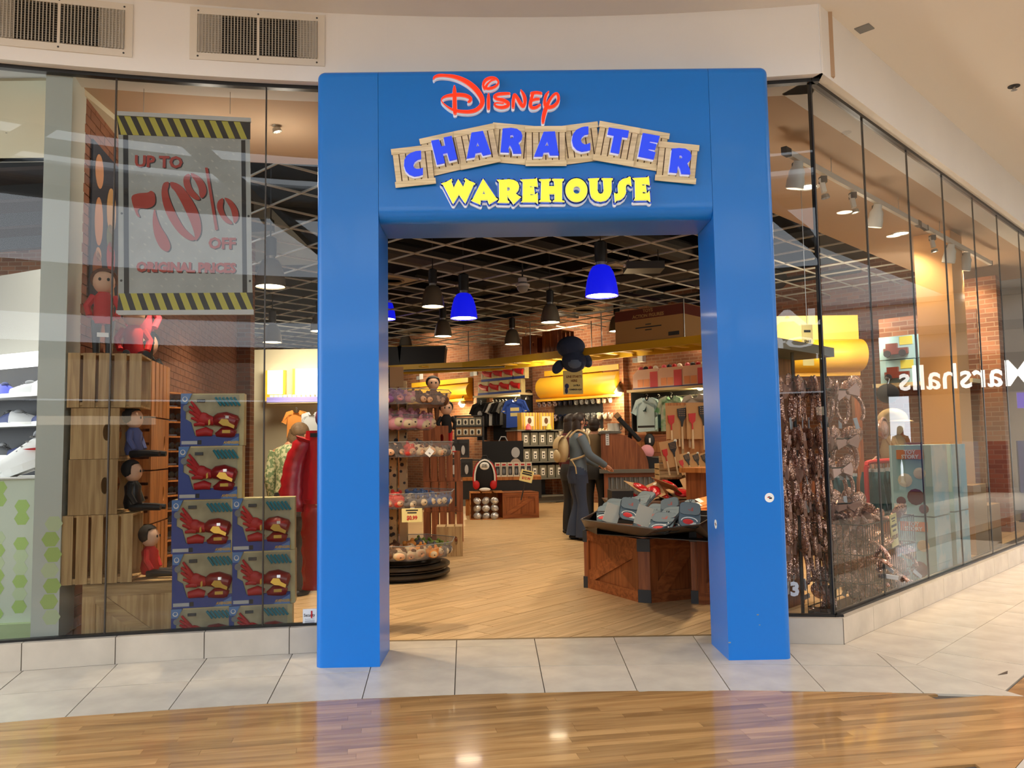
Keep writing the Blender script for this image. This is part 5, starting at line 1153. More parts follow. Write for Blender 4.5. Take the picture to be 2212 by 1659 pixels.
# --- yellow gantry rail with things on it
M['ryel'] = mat('rail_yellow', (206, 164, 36), .5); ra, rb, rc_ = at(840, 797, 13.7), at(1000, 788, 13.2), at(1560, 735, 9.0)
zr = 3.06; ra.z = rb.z = rc_.z = zr
gan = T('gantry_rail', 'long yellow steel rail hanging across the shop below the ceiling', 'rail', (rb.x, rb.y, zr)); O_ = Vector((rb.x, rb.y, zr))
dW = Vector((-(rc_ - rb).y, (rc_ - rb).x, 0)).normalized() * .9
for (a, b) in ((ra - Vector((4, 0, 0)), ra), (ra, rb), (rb, rc_)):
    for off in (Vector(), dW):
        a2, b2 = a - O_ + off, b - O_ + off; G().beam(a2, b2, .05, .14).obj('beam', M['ryel'], gan)
g = G()
for k in range(16): q = rb.lerp(rc_, k / 16) - O_; g.beam(q, q + dW, .10, .03)
for k in range(6): q = (ra - Vector((4, 0, 0))).lerp(rb, k / 6) - O_; g.beam(q, q + dW, .10, .03)
stuff(g.obj('rung', M['ryel'], gan))
for k in range(7):
    q = rb.lerp(rc_, (k + .2) / 7) - O_; G().cyl(q + dW * (k % 2), q + dW * (k % 2) + Vector((0, 0, .75)), .01, n=6).obj('hanger', M['steel'], gan)
g = G(); a2, b2 = ra - Vector((3, .2, .16)) - O_, rb.lerp(rc_, .2) - O_ - Vector((0, .1, .14)); g.cyl(a2, b2, .025, n=8); g.obj('conduit', M['steel'], gan)
def onrail(px, k=0.02):
    lo, hi = 0., 1.; pxf = lambda p: 1106 + FPX * (p - CAMP).dot(_r) / (p - CAMP).dot(_f)
    for _ in range(40):
        mid = (lo + hi) / 2
        if pxf(rb.lerp(rc_, mid)) < px: lo = mid
        else: hi = mid
    return rb.lerp(rc_, lo)
AR = atan2((rc_ - rb).y, (rc_ - rb).x)
def carton(name, label, loc, rz, d, m, texts=(), band=None, cat='box', group=None):
    t = T(name, label, cat, loc, rz, group); G().box(0, d[0], 0, d[1], 0, d[2]).obj('carton', m, t, bev=.004)
    if band: G().box(-.002, d[0] + .002, -.003, d[1] + .002, d[2] * band[0], d[2] * band[1]).obj('band', band[2], t)
    G().box(.0, d[0], d[1] / 2 - .03, d[1] / 2 + .03, d[2], d[2] + .001).obj('tape', M['lgrey'], t)
    for (s, sz_, x, z, m2) in texts:
        if not isinstance(s, str): G().box(x - s / 2, x + s / 2, -.003, -.001, z - sz_ / 2, z + sz_ / 2).obj('print_line', m2, t); continue
        text('lettering', s, sz_, m2, t, (x, -.005, z), bold=.003, ext=.001)
    return t
M['maroonp'] = mat('carton_maroon', (96, 44, 36), .7); M['boxcard'] = mat('carton_tan', (168, 132, 88), .8)
q0, q1 = onrail(1330), onrail(1478); L_ = (q1 - q0).length
bx = carton('cardboard_carton', 'long cardboard carton with a maroon band lying on the yellow rail', q0 + Vector((0, 0, .07)), AR, (L_, .7, .62), M['boxcard'], [('TOYS', .085, L_ / 2, .56, M['boxcard']), ('ACTION FIGURES', .085, L_ / 2, .47, M['boxcard']), (.12, .02, L_ / 2, .31, M['gun']), (.55, .02, L_ / 2, .26, M['gun']), (.14, .02, L_ / 2, .21, M['gun']), (.22, .07, L_ * .86, .09, M['gun'])], (.68, .98, M['maroonp']))
crate('rail_crate', 'brown slatted crate lying on the yellow rail above the hanging sign', onrail(1172) + Vector((0, .0, .08)), AR, .5, .4, .42, 'slat', 'cherryv', 'cherry', None)
crate('rail_crate', 'second brown crate on the yellow rail, next to the slatted one', onrail(1128) + Vector((0, .0, .08)), AR, .4, .4, .38, 'end', 'cherryv', 'cherry', None)
for k, (px, w_) in enumerate(((862, 1.0), (828, .35))):
    c = at(px, 785, 13.6); t = T('storage_bin', ('wide black storage bin on the left part of the yellow rail', 'narrow black storage bin at the left end of the yellow rail')[k], 'bin', (c.x, 13.7, zr + .07), 0, 'black bins on the rail')
    g = G(); g.prism([(0, 0), (w_, 0), (w_ + .04, .40), (-.04, .40)], 0, .6, lambda x, z, h: (x, h, z)); g.obj('tub', M['black'], t); G().box(-.05, w_ + .05, -.01, .61, .40, .43).obj('lid', M['dark'], t); G().box(-.05, w_ + .05, -.012, .0, .43, .44).obj('lid_edge', M['ryel'], t)
# hanging blue plush with the queue sign
hq = onrail(1232); M['bluefur'] = mat('blue_fur', (44, 58, 92), .95, bump=.8, bs=30); M['bluefur2'] = mat('pale_blue_fur', (90, 112, 150), .95)
t = T('blue_plush', 'dark blue furry plush hanging from the yellow rail over the queue sign', 'plush', (hq.x, hq.y - .18, zr))
G().ell((0, 0, .10), (.28, .2, .22), 16, 12).obj('body', M['bluefur'], t, smooth=True); G().ell((.05, -.03, -.18), (.24, .2, .22), 16, 12).obj('head', M['bluefur'], t, smooth=True); G().ell((.05, -.14, -.22), (.15, .10, .12), 12, 8).obj('muzzle', M['bluefur2'], t, smooth=True)
G().ell((-.26, 0, -.28), (.10, .06, .15), 12, 8, R=Matrix.Rotation(.6, 3, 'Y')).obj('ear', M['bluefur'], t, smooth=True); G().ell((.30, 0, -.16), (.10, .06, .15), 12, 8, R=Matrix.Rotation(-.4, 3, 'Y')).obj('ear', M['bluefur'], t, smooth=True)
G().cyl((0, .15, .3), (0, .15, .05), .012).obj('hook', M['dark'], t)
M['signy'] = mat('sign_cream', (232, 218, 150), .7); M['signt'] = mat('sign_brown', (120, 66, 30), .7)
sg = T('queue_sign', 'cream queue sign with brown lettering hanging below the blue plush', 'sign', (hq.x + .02, hq.y - .24, zr - .36), radians(-4)); G().box(-.19, .19, 0, .006, -.46, 0).obj('sheet', M['signy'], sg)
for s, sz_, x, z, m2 in (('LINE STARTS', .062, .02, -.12, M['signt']), ('HERE', .062, .02, -.20, M['signt']), ('LA FILA', .045, .07, -.29, M['dark']), ('COMIENZA AQUI', .036, .045, -.37, M['dark'])): text('lettering', s, sz_, m2, sg, (x, -.002, z), bold=.002, ext=.001, sx=.85)
g = G(); g.ell((-.12, -.002, -.30), (.04, .002, .05), 10, 8); g.ell((-.13, -.002, -.39), (.03, .002, .06), 10, 8); g.obj('blue_print', M['navy'], sg)
G().cyl((-.15, .003, 0), (-.15, .003, .2), .004, n=5).obj('string', M['lgrey'], sg); G().cyl((.15, .003, 0), (.15, .003, .2), .004, n=5).obj('string', M['lgrey'], sg)
# --- back wall: valances, shelves, alcoves, mugs, shirts
def onbw(px, py, off=.0): return onpl(px, py, BW - DR * off, DR)
def bws(px, off=0): return (onbw(px, 900, off) - BW).dot(NR)
def bwt(name, label, cat, s, off, z, group=None): return T(name, label, cat, bwp(s, off, z), A45, group)
M['vyel'] = mat('valance_yellow', (238, 186, 52), .35); M['shelfw'] = mat('shelf_cream', (226, 206, 160), .6)
def valance(px0, px1, y0, y1, label):
    off = .02; s0, s1 = bws(px0, .4), bws(px1, .4); zt = onbw((px0 + px1) / 2, y0, .3).z; zb = onbw((px0 + px1) / 2, y1, .3).z; t = bwt('valance', label, 'valance', s0, off, (zt + zb) / 2, 'yellow rounded valances'); r = (zt - zb) / 2; L_ = s1 - s0
    pr = [(r * .9 * sin(a) * 1.3, r * cos(a)) for a in [pi * k / 14 for k in range(15)]]
    G().prism(pr, 0, L_, lambda y, z, x: (x, -y, z)).obj('curved_front', M['vyel'], t, smooth=True)
    G().box(.15, L_, -.16, 0, r, r + .12).obj('top_box', M['vyel'], t); G().box(.0, L_, -.3, 0, -r - .05, -r).obj('bottom_lip', M['vyel'], t)
    c = bwp((s0 + s1) / 2, 1.3, zt + .5); light('valance_lamp', 'AREA', c, 42, WARM, .5, bwp((s0 + s1) / 2, .2, (zt + zb) / 2), sx=L_)
valance(1153, 1325, 806, 858, 'yellow rounded valance over the rows of mugs'); valance(868, 998, 832, 866, 'yellow rounded valance behind the tiered display stand')
def sconce(px, py, label):
    q = onbw(px, py, .25); t = T('wall_lamp', label, 'lamp', q, A45, 'wall lamps'); G().lathe([(.11, -.06), (.09, 0), (.05, .05), (.02, .07)], 16, cap=False).obj('shade', M['steel'], t, smooth=True); G().ell((0, 0, -.07), (.07, .07, .07), 12, 8).obj('bulb', emit('wall_lamp_glow', (255, 226, 160), 22), t)
    G().tube(cr([(0, 0, .07), (0, .06, .16), (0, .2, .16), (0, .24, .06)], 4), .012, 6).obj('arm', M['black'], t); light('wall_lamp_light', 'POINT', q + Vector((0, 0, -.08)) - DR * .12, 60, (1, .76, .42), .08)
sconce(998, 868, 'wall lamp on the brick beside the left yellow valance'); sconce(1134, 858, 'wall lamp on the brick beside the jersey'); sconce(1336, 842, 'wall lamp on the brick right of the mugs'); sconce(1512, 828, 'wall lamp beside the right jamb')
def alcove(px0, px1, ysh, ybot, label, zoff=.5):
    s0, s1 = bws(px0, .5), bws(px1, .5); zs = onbw((px0 + px1) / 2, ysh, .5).z; zb = onbw((px0 + px1) / 2, ybot, .5).z; t = bwt('shelf_bay', label, 'shelf bay', s0, .02, zb); L_, h = s1 - s0, zs - zb
    G().box(0, L_, -.02, 0, 0, h).obj('back_panel', M['dark'], t); G().box(0, .03, -.45, -.02, 0, h).obj('side_panel', M['dark'], t); G().box(L_ - .03, L_, -.45, -.02, 0, h).obj('side_panel', M['dark'], t); G().box(-.03, L_ + .03, -.55, 0, h, h + .05).obj('shelf_board', M['shelfw'], t)
    G().cyl((.05, -.3, h - .12), (L_ - .05, -.3, h - .12), .012, n=6).obj('hanging_bar', M['steel'], t); return t, s0, s1, zs, zb
b1, s0, s1, zs1, zb1 = alcove(1028, 1124, 856, 950, 'dark hanging bay with cream shelf board under the red toy boxes')
b2, r0, r1, zs2, zb2 = alcove(1362, 1540, 842, 930, 'dark hanging bay with cream shelf board under the pink gift packs')
# shirts on hangers
def shirt(label, loc, rz, m, s=1.0, thin=False, mark=None, group='shirts in the hanging bays', sleeve=True):
    t = T('hanging_shirt', label, 'shirt', loc, rz, group); t.scale = (s,) * 3
    o = [(-.09, 0), (-.22, -.04), (-.33, -.26), (-.24, -.30), (-.20, -.20), (-.20, -.62), (.20, -.62), (.20, -.20), (.24, -.30), (.33, -.26), (.22, -.04), (.09, 0), (.05, -.05), (-.05, -.05)]
    if not sleeve: o = [(-.09, 0), (-.2, -.02), (-.19, -.2), (-.20, -.62), (.20, -.62), (.19, -.2), (.2, -.02), (.09, 0), (.05, -.06), (-.05, -.06)]
    G().prism(o, -.035, .035, bfr).obj('shirt', m, t, bev=.02)
    G().tube(cr([(0, 0, -.03), (0, 0, .03), (.025, 0, .06), (.0, 0, .085), (-.02, 0, .07)], 4), .005, 5).obj('hanger_hook', M['steel'], t)
    if mark == 'red': G().ell((.05, -.037, -.33), (.07, .004, .09), 10, 8).obj('red_print', M['red'], t)
    if mark == 'hem': G().box(-.2, .2, -.037, -.036, -.56, -.52).obj('hem_stripe', M['gun'], t)
    if mark == 'face': G().ell((-.02, -.037, -.28), (.07, .003, .08), 10, 8).obj('pale_print', M['lgrey'], t)
    if mark == 'jersey':
        for k, z in enumerate((-.26, -.38)): G().box(-.11, .11, -.038, -.0365, z, z + .08).obj('yellow_print', M['signy'], t)
        for x in (-1, 1): G().box(x * .28 - .03, x * .28 + .03, -.037, .037, -.27, -.25).obj('cuff', M['signy'], t)
    return t
M['tee_k'] = mat('black_cotton', (24, 24, 28), .9); M['tee_w'] = mat('white_cotton', (226, 226, 222), .9); M['jersey'] = mat('jersey_blue', (50, 88, 190), .7); M['paleb'] = mat('pale_blue_cotton', (196, 226, 238), .8); M['mint'] = sheetmat('green_tie_dye', (226, 240, 226), (120, 190, 150), 6, .5, .12)
zh = zs1 - .14
shirt('black sleeveless shirt facing out at the left of the dark hanging bay', bwp(s0 + .1, .42, zh), A45 + .4, M['tee_k'], .9, mark='face')
for k, (m_, nn) in enumerate((('tee_k', 'first'), ('tee_w', 'second'), ('tee_k', 'third'), ('tee_k', 'fourth'), ('tee_k', 'fifth'))): shirt(('white shirt hung edge on between black shirts' if m_ == 'tee_w' else 'black shirt hung edge on in the dark bay, %s from the left' % nn), bwp(s0 + .40 + k * .11, .30, zh), A45 + 1.2, M[m_], .85)
shirt('black shirt with a wide neck facing out in the dark bay', bwp(s0 + .98, .36, zh - .03), A45 + .1, M['tee_k'], .9, sleeve=False)
shirt('blue sports jersey with yellow panels at the right of the dark bay', bwp(s1 - .08, .58, zh + .02), A45 + .35, M['jersey'], 1.0, mark='jersey')
zh = zs2 - .14
q = bws(1392, .6); shirt('pale blue shirt with a grey hem stripe in the right hanging bay', bwp(q, .5, zh), A45, M['paleb'], 1.05, mark='hem'); q = bws(1448, .6); shirt('green and white tie dye shirt with a red print in the right hanging bay', bwp(q, .55, zh - .0), A45, M['mint'], 1.05, mark='red')
q = bws(1500, .6); shirt('white shirt at the far right of the right hanging bay, half behind utensils', bwp(q, .55, zh), A45 + .2, M['tee_w'], .95)
shirt('dark teal shirt tucked behind the pale blue shirt', bwp(bws(1418, .4), .30, zh), A45 + .9, mat('teal_cotton', (30, 66, 78), .9), .95)
# red toy boxes on the shelf board (small, far)
def smallbox(label, loc, rz, group):
    t = T('red_toy_box', label, 'toy box', loc, rz, group); G().box(0, .40, 0, .14, 0, .32).obj('carton', M['tbox'], t); G().box(0, .40, -.002, 0, 0, .06).obj('blue_band', M['tblue'], t); g = G(); g.tube([(.08, -.004, .24), (.18, -.008, .18), (.36, -.004, .15)], [.05, .06, .07], 8); g.obj('red_glove', M['tglove'], t, smooth=True); G().ell((.04, -.004, .14), (.035, .005, .06), 8, 6).obj('pale_figure', M['cream'], t); return t
rt0 = None; on = ['first', 'second', 'third', 'fourth']
for row in range(2):
    for k in range(4):
        ln = (s1 - s0) / 4.25; loc = bwp(s0 + .06 + k * ln + row * .12, .48, zs1 + .052 + row * .325); lb = 'red toy box on the cream shelf board, %s row, %s from the left' % (('lower', 'upper')[row], on[k])
        if rt0 is None: rt0 = smallbox(lb, loc, A45, 'red toy boxes on the cream shelf')
        else: dup(rt0, loc, A45, lb)
        if k == 3 and row == 1: pass
M['pink'] = mat('pink_pack', (226, 96, 110), .4); M['ppale'] = mat('pale_pack', (240, 206, 190), .4); M['peach'] = mat('peach_pack', (244, 168, 120), .4)
def pack(label, loc, rz):
    t = T('gift_pack', label, 'gift pack', loc, rz, 'pink gift packs on the right shelf'); G().prism([(0, 0), (.62, 0), (.62, .40), (.12, .40), (0, .30)], 0, .25, bfr).obj('pack', M['ppale'], t); G().box(.42, .60, -.004, 0, .02, .34).obj('pink_side', M['pink'], t)
    for k in range(2): G().box(.12 + k * .15, .25 + k * .15, -.006, 0, .05, .20).obj('window', M['peach'], t)
    G().box(0, .62, -.005, 0, 0, .03).obj('violet_base', M['dvio'], t)
    for k in range(4): G().ell((.15 + k * .12, .08, .42), (.05, .06, .05), 8, 6).obj('topper', (M['pink'], M['dark'], M['red'], M['cream'])[k], t)
    return t
pk = None
for k, px in enumerate((1368, 1418, 1468, 1516)):
    loc = bwp(bws(px, .5), .48, zs2 + .052); lb = 'pink gift pack on the cream shelf, %s from the left' % on[k]
    if pk is None: pk = pack(lb, loc, A45)
    else: dup(pk, loc, A45, lb)
# mug wall
mw0, mw1 = bws(1160, .15), bws(1328, .15); zt = onbw(1245, 862, .15).z; mb = bwt('mug_rack', 'dark slat rack of hanging mugs under the yellow valance', 'rack', mw0, .02, zt - 1.15); G().box(0, mw1 - mw0, -.02, 0, 0, 1.25).obj('back_panel', M['gun'], mb)
for k in range(4): G().box(0, mw1 - mw0, -.06, -.02, 1.12 - k * .34, 1.16 - k * .34).obj('hook_rail', M['dark'], mb)
def mug(m): 
    t = T('mug', 'x', 'mug', (0, 0, 0), 0, 'mugs on the mug rack'); G().lathe([(.03, 0), (.052, .005), (.055, .12), (.049, .12), (.047, .015), (.001, .012)], 14, (0, 0, -.06), cap=False).obj('cup', m, t, smooth=True); G().tube([(.052 + .035 * sin(a), 0, .04 * cos(a)) for a in [pi * k / 8 for k in range(9)]], .009, 6).obj('handle', m, t, smooth=True); return t
M['mugp'] = sheetmat('mug_print', (210, 190, 190), (52, 50, 70), 30, .5, .05); M['mugn'] = mat('mug_navy', (34, 42, 66), .3); M['mugg'] = sheetmat('mug_grey', (200, 204, 206), (90, 96, 102), 40, .5, .05); M['mugw'] = mat('mug_white', (240, 232, 214), .3)
mk = [('mugp', 'pink grey printed'), ('mugn', 'navy'), ('mugg', 'grey printed'), ('mugw', 'cream white')]; mp = {}; rown = ['top', 'second', 'third']
for row in range(3):
    for k in range(14):
        c = min(3, k * 4 // 14) if row < 2 else (3 if k > 3 else 0); s = mw0 + .1 + k * (mw1 - mw0 - .2) / 13; loc = bwp(s, .16, zt - .06 - row * .34); rz = A45 - pi / 2 + .5; lb = '%s mug on the %s row of the mug rack, %s from the left' % (mk[c][1], rown[row], ORD[k])
        if c not in mp: mp[c] = mug(M[mk[c][0]]); mp[c].location = loc; mp[c].rotation_euler = (0, .5, rz); mp[c]['label'] = lb
        else: dup(mp[c], loc, rot=(rnd.uniform(-.2, .2), .5, rz + rnd.uniform(-.3, .3)), label=lb)
# small white speaker boxes and wall fittings high on the brick
for px, py, lab in ((913, 812, 'left'), (1030, 803, 'middle'), (1386, 772, 'right')):
    q = onbw(px, py, .12); t = T('wall_speaker', 'small pale speaker box high on the brick wall, %s one' % lab, 'speaker', q, A45, 'speakers on the brick wall'); G().bc((0, 0, 0), (.14, .12, .20)).obj('case', M['lgrey'], t, bev=.01); G().bc((-.14, .0, -.05), (.12, .10, .10)).obj('bracket', M['mgrey'], t); G().beam((0, .05, 0), (0, .14, 0), .03, .03).obj('arm', M['dark'], t)
# --- grey bin shelving (far middle)
M['bin'] = mat('bin_grey', (118, 116, 104), .7); M['shg'] = mat('shelf_grey', (112, 112, 106), .6)
f0, f1 = fl(1122, 1089), fl(1232, 1083); dS = Vector((f1.x - f0.x, f1.y - f0.y, 0)); Ls = dS.length; aS = atan2(dS.y, dS.x)
us = T('bin_shelving', 'cherry wood shelving with grey shelves left of the woman in jeans', 'shelving', (f0.x, f0.y, 0), aS)
for x in (-.02, Ls - .10): G().box(x, x + .10, 0, .5, 0, 1.62).obj('upright', M['cherryv'], us)
for z in (.16, .55, .92, 1.28, 1.62): G().box(-.05, Ls + .03, -.05, .5, z - .03, z).obj('shelf', M['shg'], us)
G().box(0, Ls, .46, .5, .1, 1.6).obj('back', M['dark'], us); G().box(0, Ls, .02, .06, 0, .13).obj('plinth', M['shg'], us)
gbx = None; k_ = 0
for zi, z in enumerate((.55, .92, 1.28)):
    for c in range(5):
        x = .10 + c * (Ls - .25) / 5 + (.02 if zi % 2 else 0); loc = us.location + Matrix.Rotation(aS, 3, 'Z') @ Vector((x, .0, z)); lb = 'grey storage carton with white label on the %s grey shelf, %s from the left' % (('lower', 'middle', 'upper')[zi], ORD[c])
        if gbx is None:
            gbx = T('storage_carton', lb, 'carton', loc, aS, 'grey cartons on the shelving'); G().box(0, .185, 0, .3, 0, .28).obj('carton', M['bin'], gbx, bev=.006); G().box(.05, .13, -.002, 0, .06, .22).obj('label', M['white'], gbx); g = G(); g.bc((.09, -.003, .16), (.05, .001, .03)); g.bc((.09, -.003, .10), (.03, .001, .04)); g.obj('label_print', M['dark'], gbx)
        else: dup(gbx, loc, aS, lb)
for c, (x, lab, m_) in enumerate(((.12, 'yellow striped gift box with a pale figure print on the grey shelving', 'hy'), (.55, 'second yellow striped gift box, nearer to the woman', 'hy'))):
    loc = us.location + Matrix.Rotation(aS, 3, 'Z') @ Vector((x, .05, 1.621)); t = T('striped_box', lab, 'box', loc, aS, 'yellow striped boxes'); G().box(0, .40, 0, .2, 0, .38).obj('carton', M['vyel'], t)
    for k in range(5): G().box(.02 + k * .08, .05 + k * .08, -.002, 0, .0, .38).obj('stripe', M['card'], t)
    G().box(.09, .31, -.004, -.002, .08, .30).obj('window', M['cream'], t); G().ell((.2, -.004, .2), (.05, .004, .07), 8, 6).obj('figure_print', M['plush'], t)
    G().lathe([(.07, 0), (.05, .08), (.02, .13)], 10, (.2 if c else .1, -.12, .0)).obj('little_cone', M['pink'] if c == 0 else M['hy'], t)
# --- boxed toys (white and dark boxes) around the backpack
def fx(px, py, rz=0): p = fl(px, py); return (p.x, p.y, 0)
def stack(px, Y, y, name, label, d, m, parts=(), rz=0, cat='box', group=None, z=None):
    p = at(px, y, Y); t = T(name, label, cat, (p.x, Y, p.z if z is None else z), rz, group); G().box(0, d[0], 0, d[1], 0, d[2]).obj('carton', m, t, bev=.004)
    for (nm2, x0, x1, z0, z1, mm) in parts: G().box(d[0] * x0, d[0] * x1, -.004, -.0, d[2] * z0, d[2] * z1).obj(nm2, mm, t)
    return t

# bright lit windows and shelf at the far left of the shop
M['winl'] = emit('lit_window', (255, 252, 242), 1.5)
for k, (x0, x1, y0, y1) in enumerate(((578, 612, 800, 852), (638, 690, 796, 854))):
    a, b = at(x0, y1, 11.6), at(x1, y0, 11.6); w_ = st(G().box(0, b.x - a.x, 0, .05, 0, b.z - a.z).obj('window_%d' % (3 + k), M['winl'])); w_.location = (a.x, 11.6, a.z)
    G().box(-.05, b.x - a.x + .05, -.05, .1, -.14, 0).obj('window_sill', M['vyel'], w_); G().box(-.05, 0, -.03, .08, 0, b.z - a.z).obj('window_frame', M['vyel'], w_); G().box(b.x - a.x, b.x - a.x + .05, -.03, .08, 0, b.z - a.z).obj('window_frame', M['vyel'], w_)
a, b = at(560, 800, 11.8), at(720, 800, 11.8); st(G().box(a.x - 1, b.x, 11.8, 11.9, 0, 3.3).obj('wall_8', mat('panel_cream', (214, 198, 160), .7)))
q = at(578, 872, 11.2); t = T('wall_shelf', 'cream wall shelf with a lavender edge under the lit windows at far left', 'shelf', (q.x, 11.15, q.z)); G().box(0, 1.15, 0, .6, 0, .05).obj('board', M['shelfw'], t); G().box(0, 1.15, -.01, 0, .02, .12).obj('lavender_edge', mat('lavender', (150, 136, 200), .5), t)
for k in range(12): G().box(.04 + k * .09, .10 + k * .09, .05, .2, .05, .17).obj('cream_block', M['cream'], t)
shirt('orange shirt hanging under the lavender shelf behind the floral top', at(640, 888, 11.0), .2, M['olab_'] if 'olab_' in M else mat('orange_cotton', (240, 150, 60), .8), .8); shirt('white shirt hanging under the lavender shelf beside the red costume', at(674, 892, 11.0), -.1, M['tee_w'], .8)
light('window_lamp', 'AREA', at(635, 780, 10.6), 30, (1, .92, .78), .8, at(635, 880, 11.8))
# --- mid fixtures: crates, backpack, boxed toys
YM = 9.6
c0 = at(1088, 1118, YM - .1); c0.z = 0
crate('fixture_chest', 'cherry wood chest with diagonal brace right of the silver bags', (at(1086, 1115, YM).x, YM, 0), radians(14), .66, .6, .45, 'chest', 'cherryv', 'cherry', None, nsl=-1)
cs_ = crate('open_crate', 'cherry slatted crate full of silver bags below the black backpack', (at(1016, 1120, YM - .1).x, YM - .12, 0), radians(4), .58, .5, .47, 'end', 'orangewood', 'orangewood', None)
bpy.data.objects.remove([o for o in cs_.children if o.name.startswith('end_panel')][0])
M['foil'] = mat('silver_foil', (196, 196, 200), .25, metal=.6, bump=.6, bs=20)
fo = None
for k in range(9):
    loc = (cs_.location.x + .12 + (k % 3) * .15, cs_.location.y + .06 + .02 * (k % 2), .06 + (k // 3) * .13)
    lb = 'silver foil bag in the slatted crate, %s row, %s' % (('bottom', 'middle', 'top')[k // 3], ('left', 'centre', 'right')[k % 3])
    if fo is None: fo = T('foil_bag', lb, 'bag', loc, 0, 'silver bags in the crate'); G().ell((0, 0, 0), (.075, .05, .065), 12, 8).obj('bag', M['foil'], fo, smooth=True); G().bc((.02, -.05, .01), (.05, .01, .03), Matrix.Rotation(.4, 3, 'Y')).obj('tag', M['white'], fo)
    else: dup(fo, loc, rot=(rnd.uniform(-.5, .5), rnd.uniform(-.8, .8), rnd.uniform(-.5, .5)), label=lb)
G().box(0, .1, 0, .1, 0, .1)
# backpack on its crate shelf
bq_ = at(1047, 1052, YM - .1); t = T('toy_backpack', 'black backpack with white and red trim standing on the slatted crate', 'backpack', (bq_.x, YM + .12, .472))
def bpk(p): return Vector((p.x, p.y, max(p.z, -.28)))
G().ell((0, 0, .29), (.21, .13, .30), 18, 14, squash=bpk).obj('bag', M['tee_k'], t, smooth=True)
for m_, w_, r_ in (('white', .17, .016), ('red', .195, .012)): G().tube(cr([(-w_, -.085, .08), (-w_ * 1.02, -.10, .30), (-w_ * .7, -.105, .48), (0, -.09, .555), (w_ * .7, -.105, .48), (w_ * 1.02, -.10, .30), (w_, -.085, .08)], 4), r_, 6).obj('piping', M[m_], t, smooth=True)
G().ell((0, -.115, .45), (.085, .02, .07), 14, 8).obj('white_patch', M['white'], t, smooth=True); text('lettering', 'STAR', .035, M['dark'], t, (0, -.138, .465), bold=.001); text('lettering', 'WARS', .035, M['dark'], t, (0, -.138, .435), bold=.001)
for s in (-1, 1): G().ell((s * .15, -.10, .12), (.06, .03, .08), 10, 8).obj('red_pocket', M['red'], t, smooth=True)
G().ell((0, -.12, .04), (.10, .03, .035), 12, 8).obj('white_pouch', M['white'], t, smooth=True); G().tube([(-.05, 0, .58), (-.03, 0, .63), (.03, 0, .63), (.05, 0, .58)], .012, 6).obj('grab_handle', M['dark'], t)
# table behind with boxed toys
tp = at(1058, 1040, YM + .9); tb = T('display_table', 'low wooden table behind the backpack carrying dark and white boxed toys', 'table', (tp.x - .5, YM + .75, 0)); G().box(0, 1.45, 0, .9, .64, .70).obj('top', M['orangewood'], tb)
for x in (.05, 1.3): 
    for y in (.05, .8): G().box(x, x + .08, y, y + .08, 0, .64).obj('leg', M['orangewood'], tb)
G().box(0, 1.45, .01, .03, .3, .64).obj('apron', M['dark'], tb)
TX = tb.location.x
for k in range(6): 
    lb = 'white figure box in the row on the low table, %s from the left' % ORD[k]; loc = (TX + .60 + k * .115, YM + .78, .701)
    if k == 0: wbx = T('figure_box', lb, 'box', loc, 0, 'white figure boxes'); G().box(0, .105, 0, .09, 0, .26).obj('carton', M['cream'], wbx); G().box(.015, .09, -.002, 0, .03, .19).obj('window', M['gun'], wbx); G().ell((.05, -.003, .10), (.02, .004, .055), 8, 6).obj('figure_print', M['mgrey'], wbx); G().box(.02, .085, -.003, 0, .205, .235).obj('red_title', M['red'], wbx)
    else: dup(wbx, loc, 0, lb)
tb2 = T('robot_toy_box', 'large black toy box with an orange and white ball print, above the white boxes', 'toy box', (TX + .36, YM + 1.12, .701)); G().box(0, .78, 0, .3, 0, .66).obj('carton', M['black'], tb2); G().ell((.63, -.004, .18), (.115, .006, .15), 14, 10).obj('lower_print', mat('print_offwhite', (196, 176, 160), .6), tb2); G().ell((.63, -.004, .44), (.08, .006, .10), 14, 10).obj('upper_print', M['lgrey'], tb2)
g = G(); g.ell((.65, -.009, .2), (.05, .004, .05), 10, 6); g.obj('orange_print', M['orangewood'], tb2); G().tube([(.32, .1, .66), (.36, .1, .74), (.44, .1, .74), (.48, .1, .66)], .012, 6).obj('handle', M['lgrey'], tb2)
dkb = None
for k, (x, z, lab) in enumerate(((.0, 0, 'lower left'), (.24, 0, 'lower middle'), (.0, .36, 'upper left'), (.18, .36, 'upper middle'))):
    lb = 'dark boxed figure behind the black backpack, %s' % lab; loc = (TX - .28 + x + .0, YM + .95, .701 + z)
    if dkb is None: dkb = T('dark_figure_box', lb, 'box', loc, 0, 'dark figure boxes'); G().box(0, .22, 0, .12, 0, .34).obj('carton', M['gun'], dkb); G().box(.02, .2, -.002, 0, .04, .27).obj('window', M['dark'], dkb); G().ell((.11, -.004, .14), (.035, .004, .09), 8, 6).obj('white_figure_print', M['lgrey'], dkb)
    else: dup(dkb, loc, 0, lb)
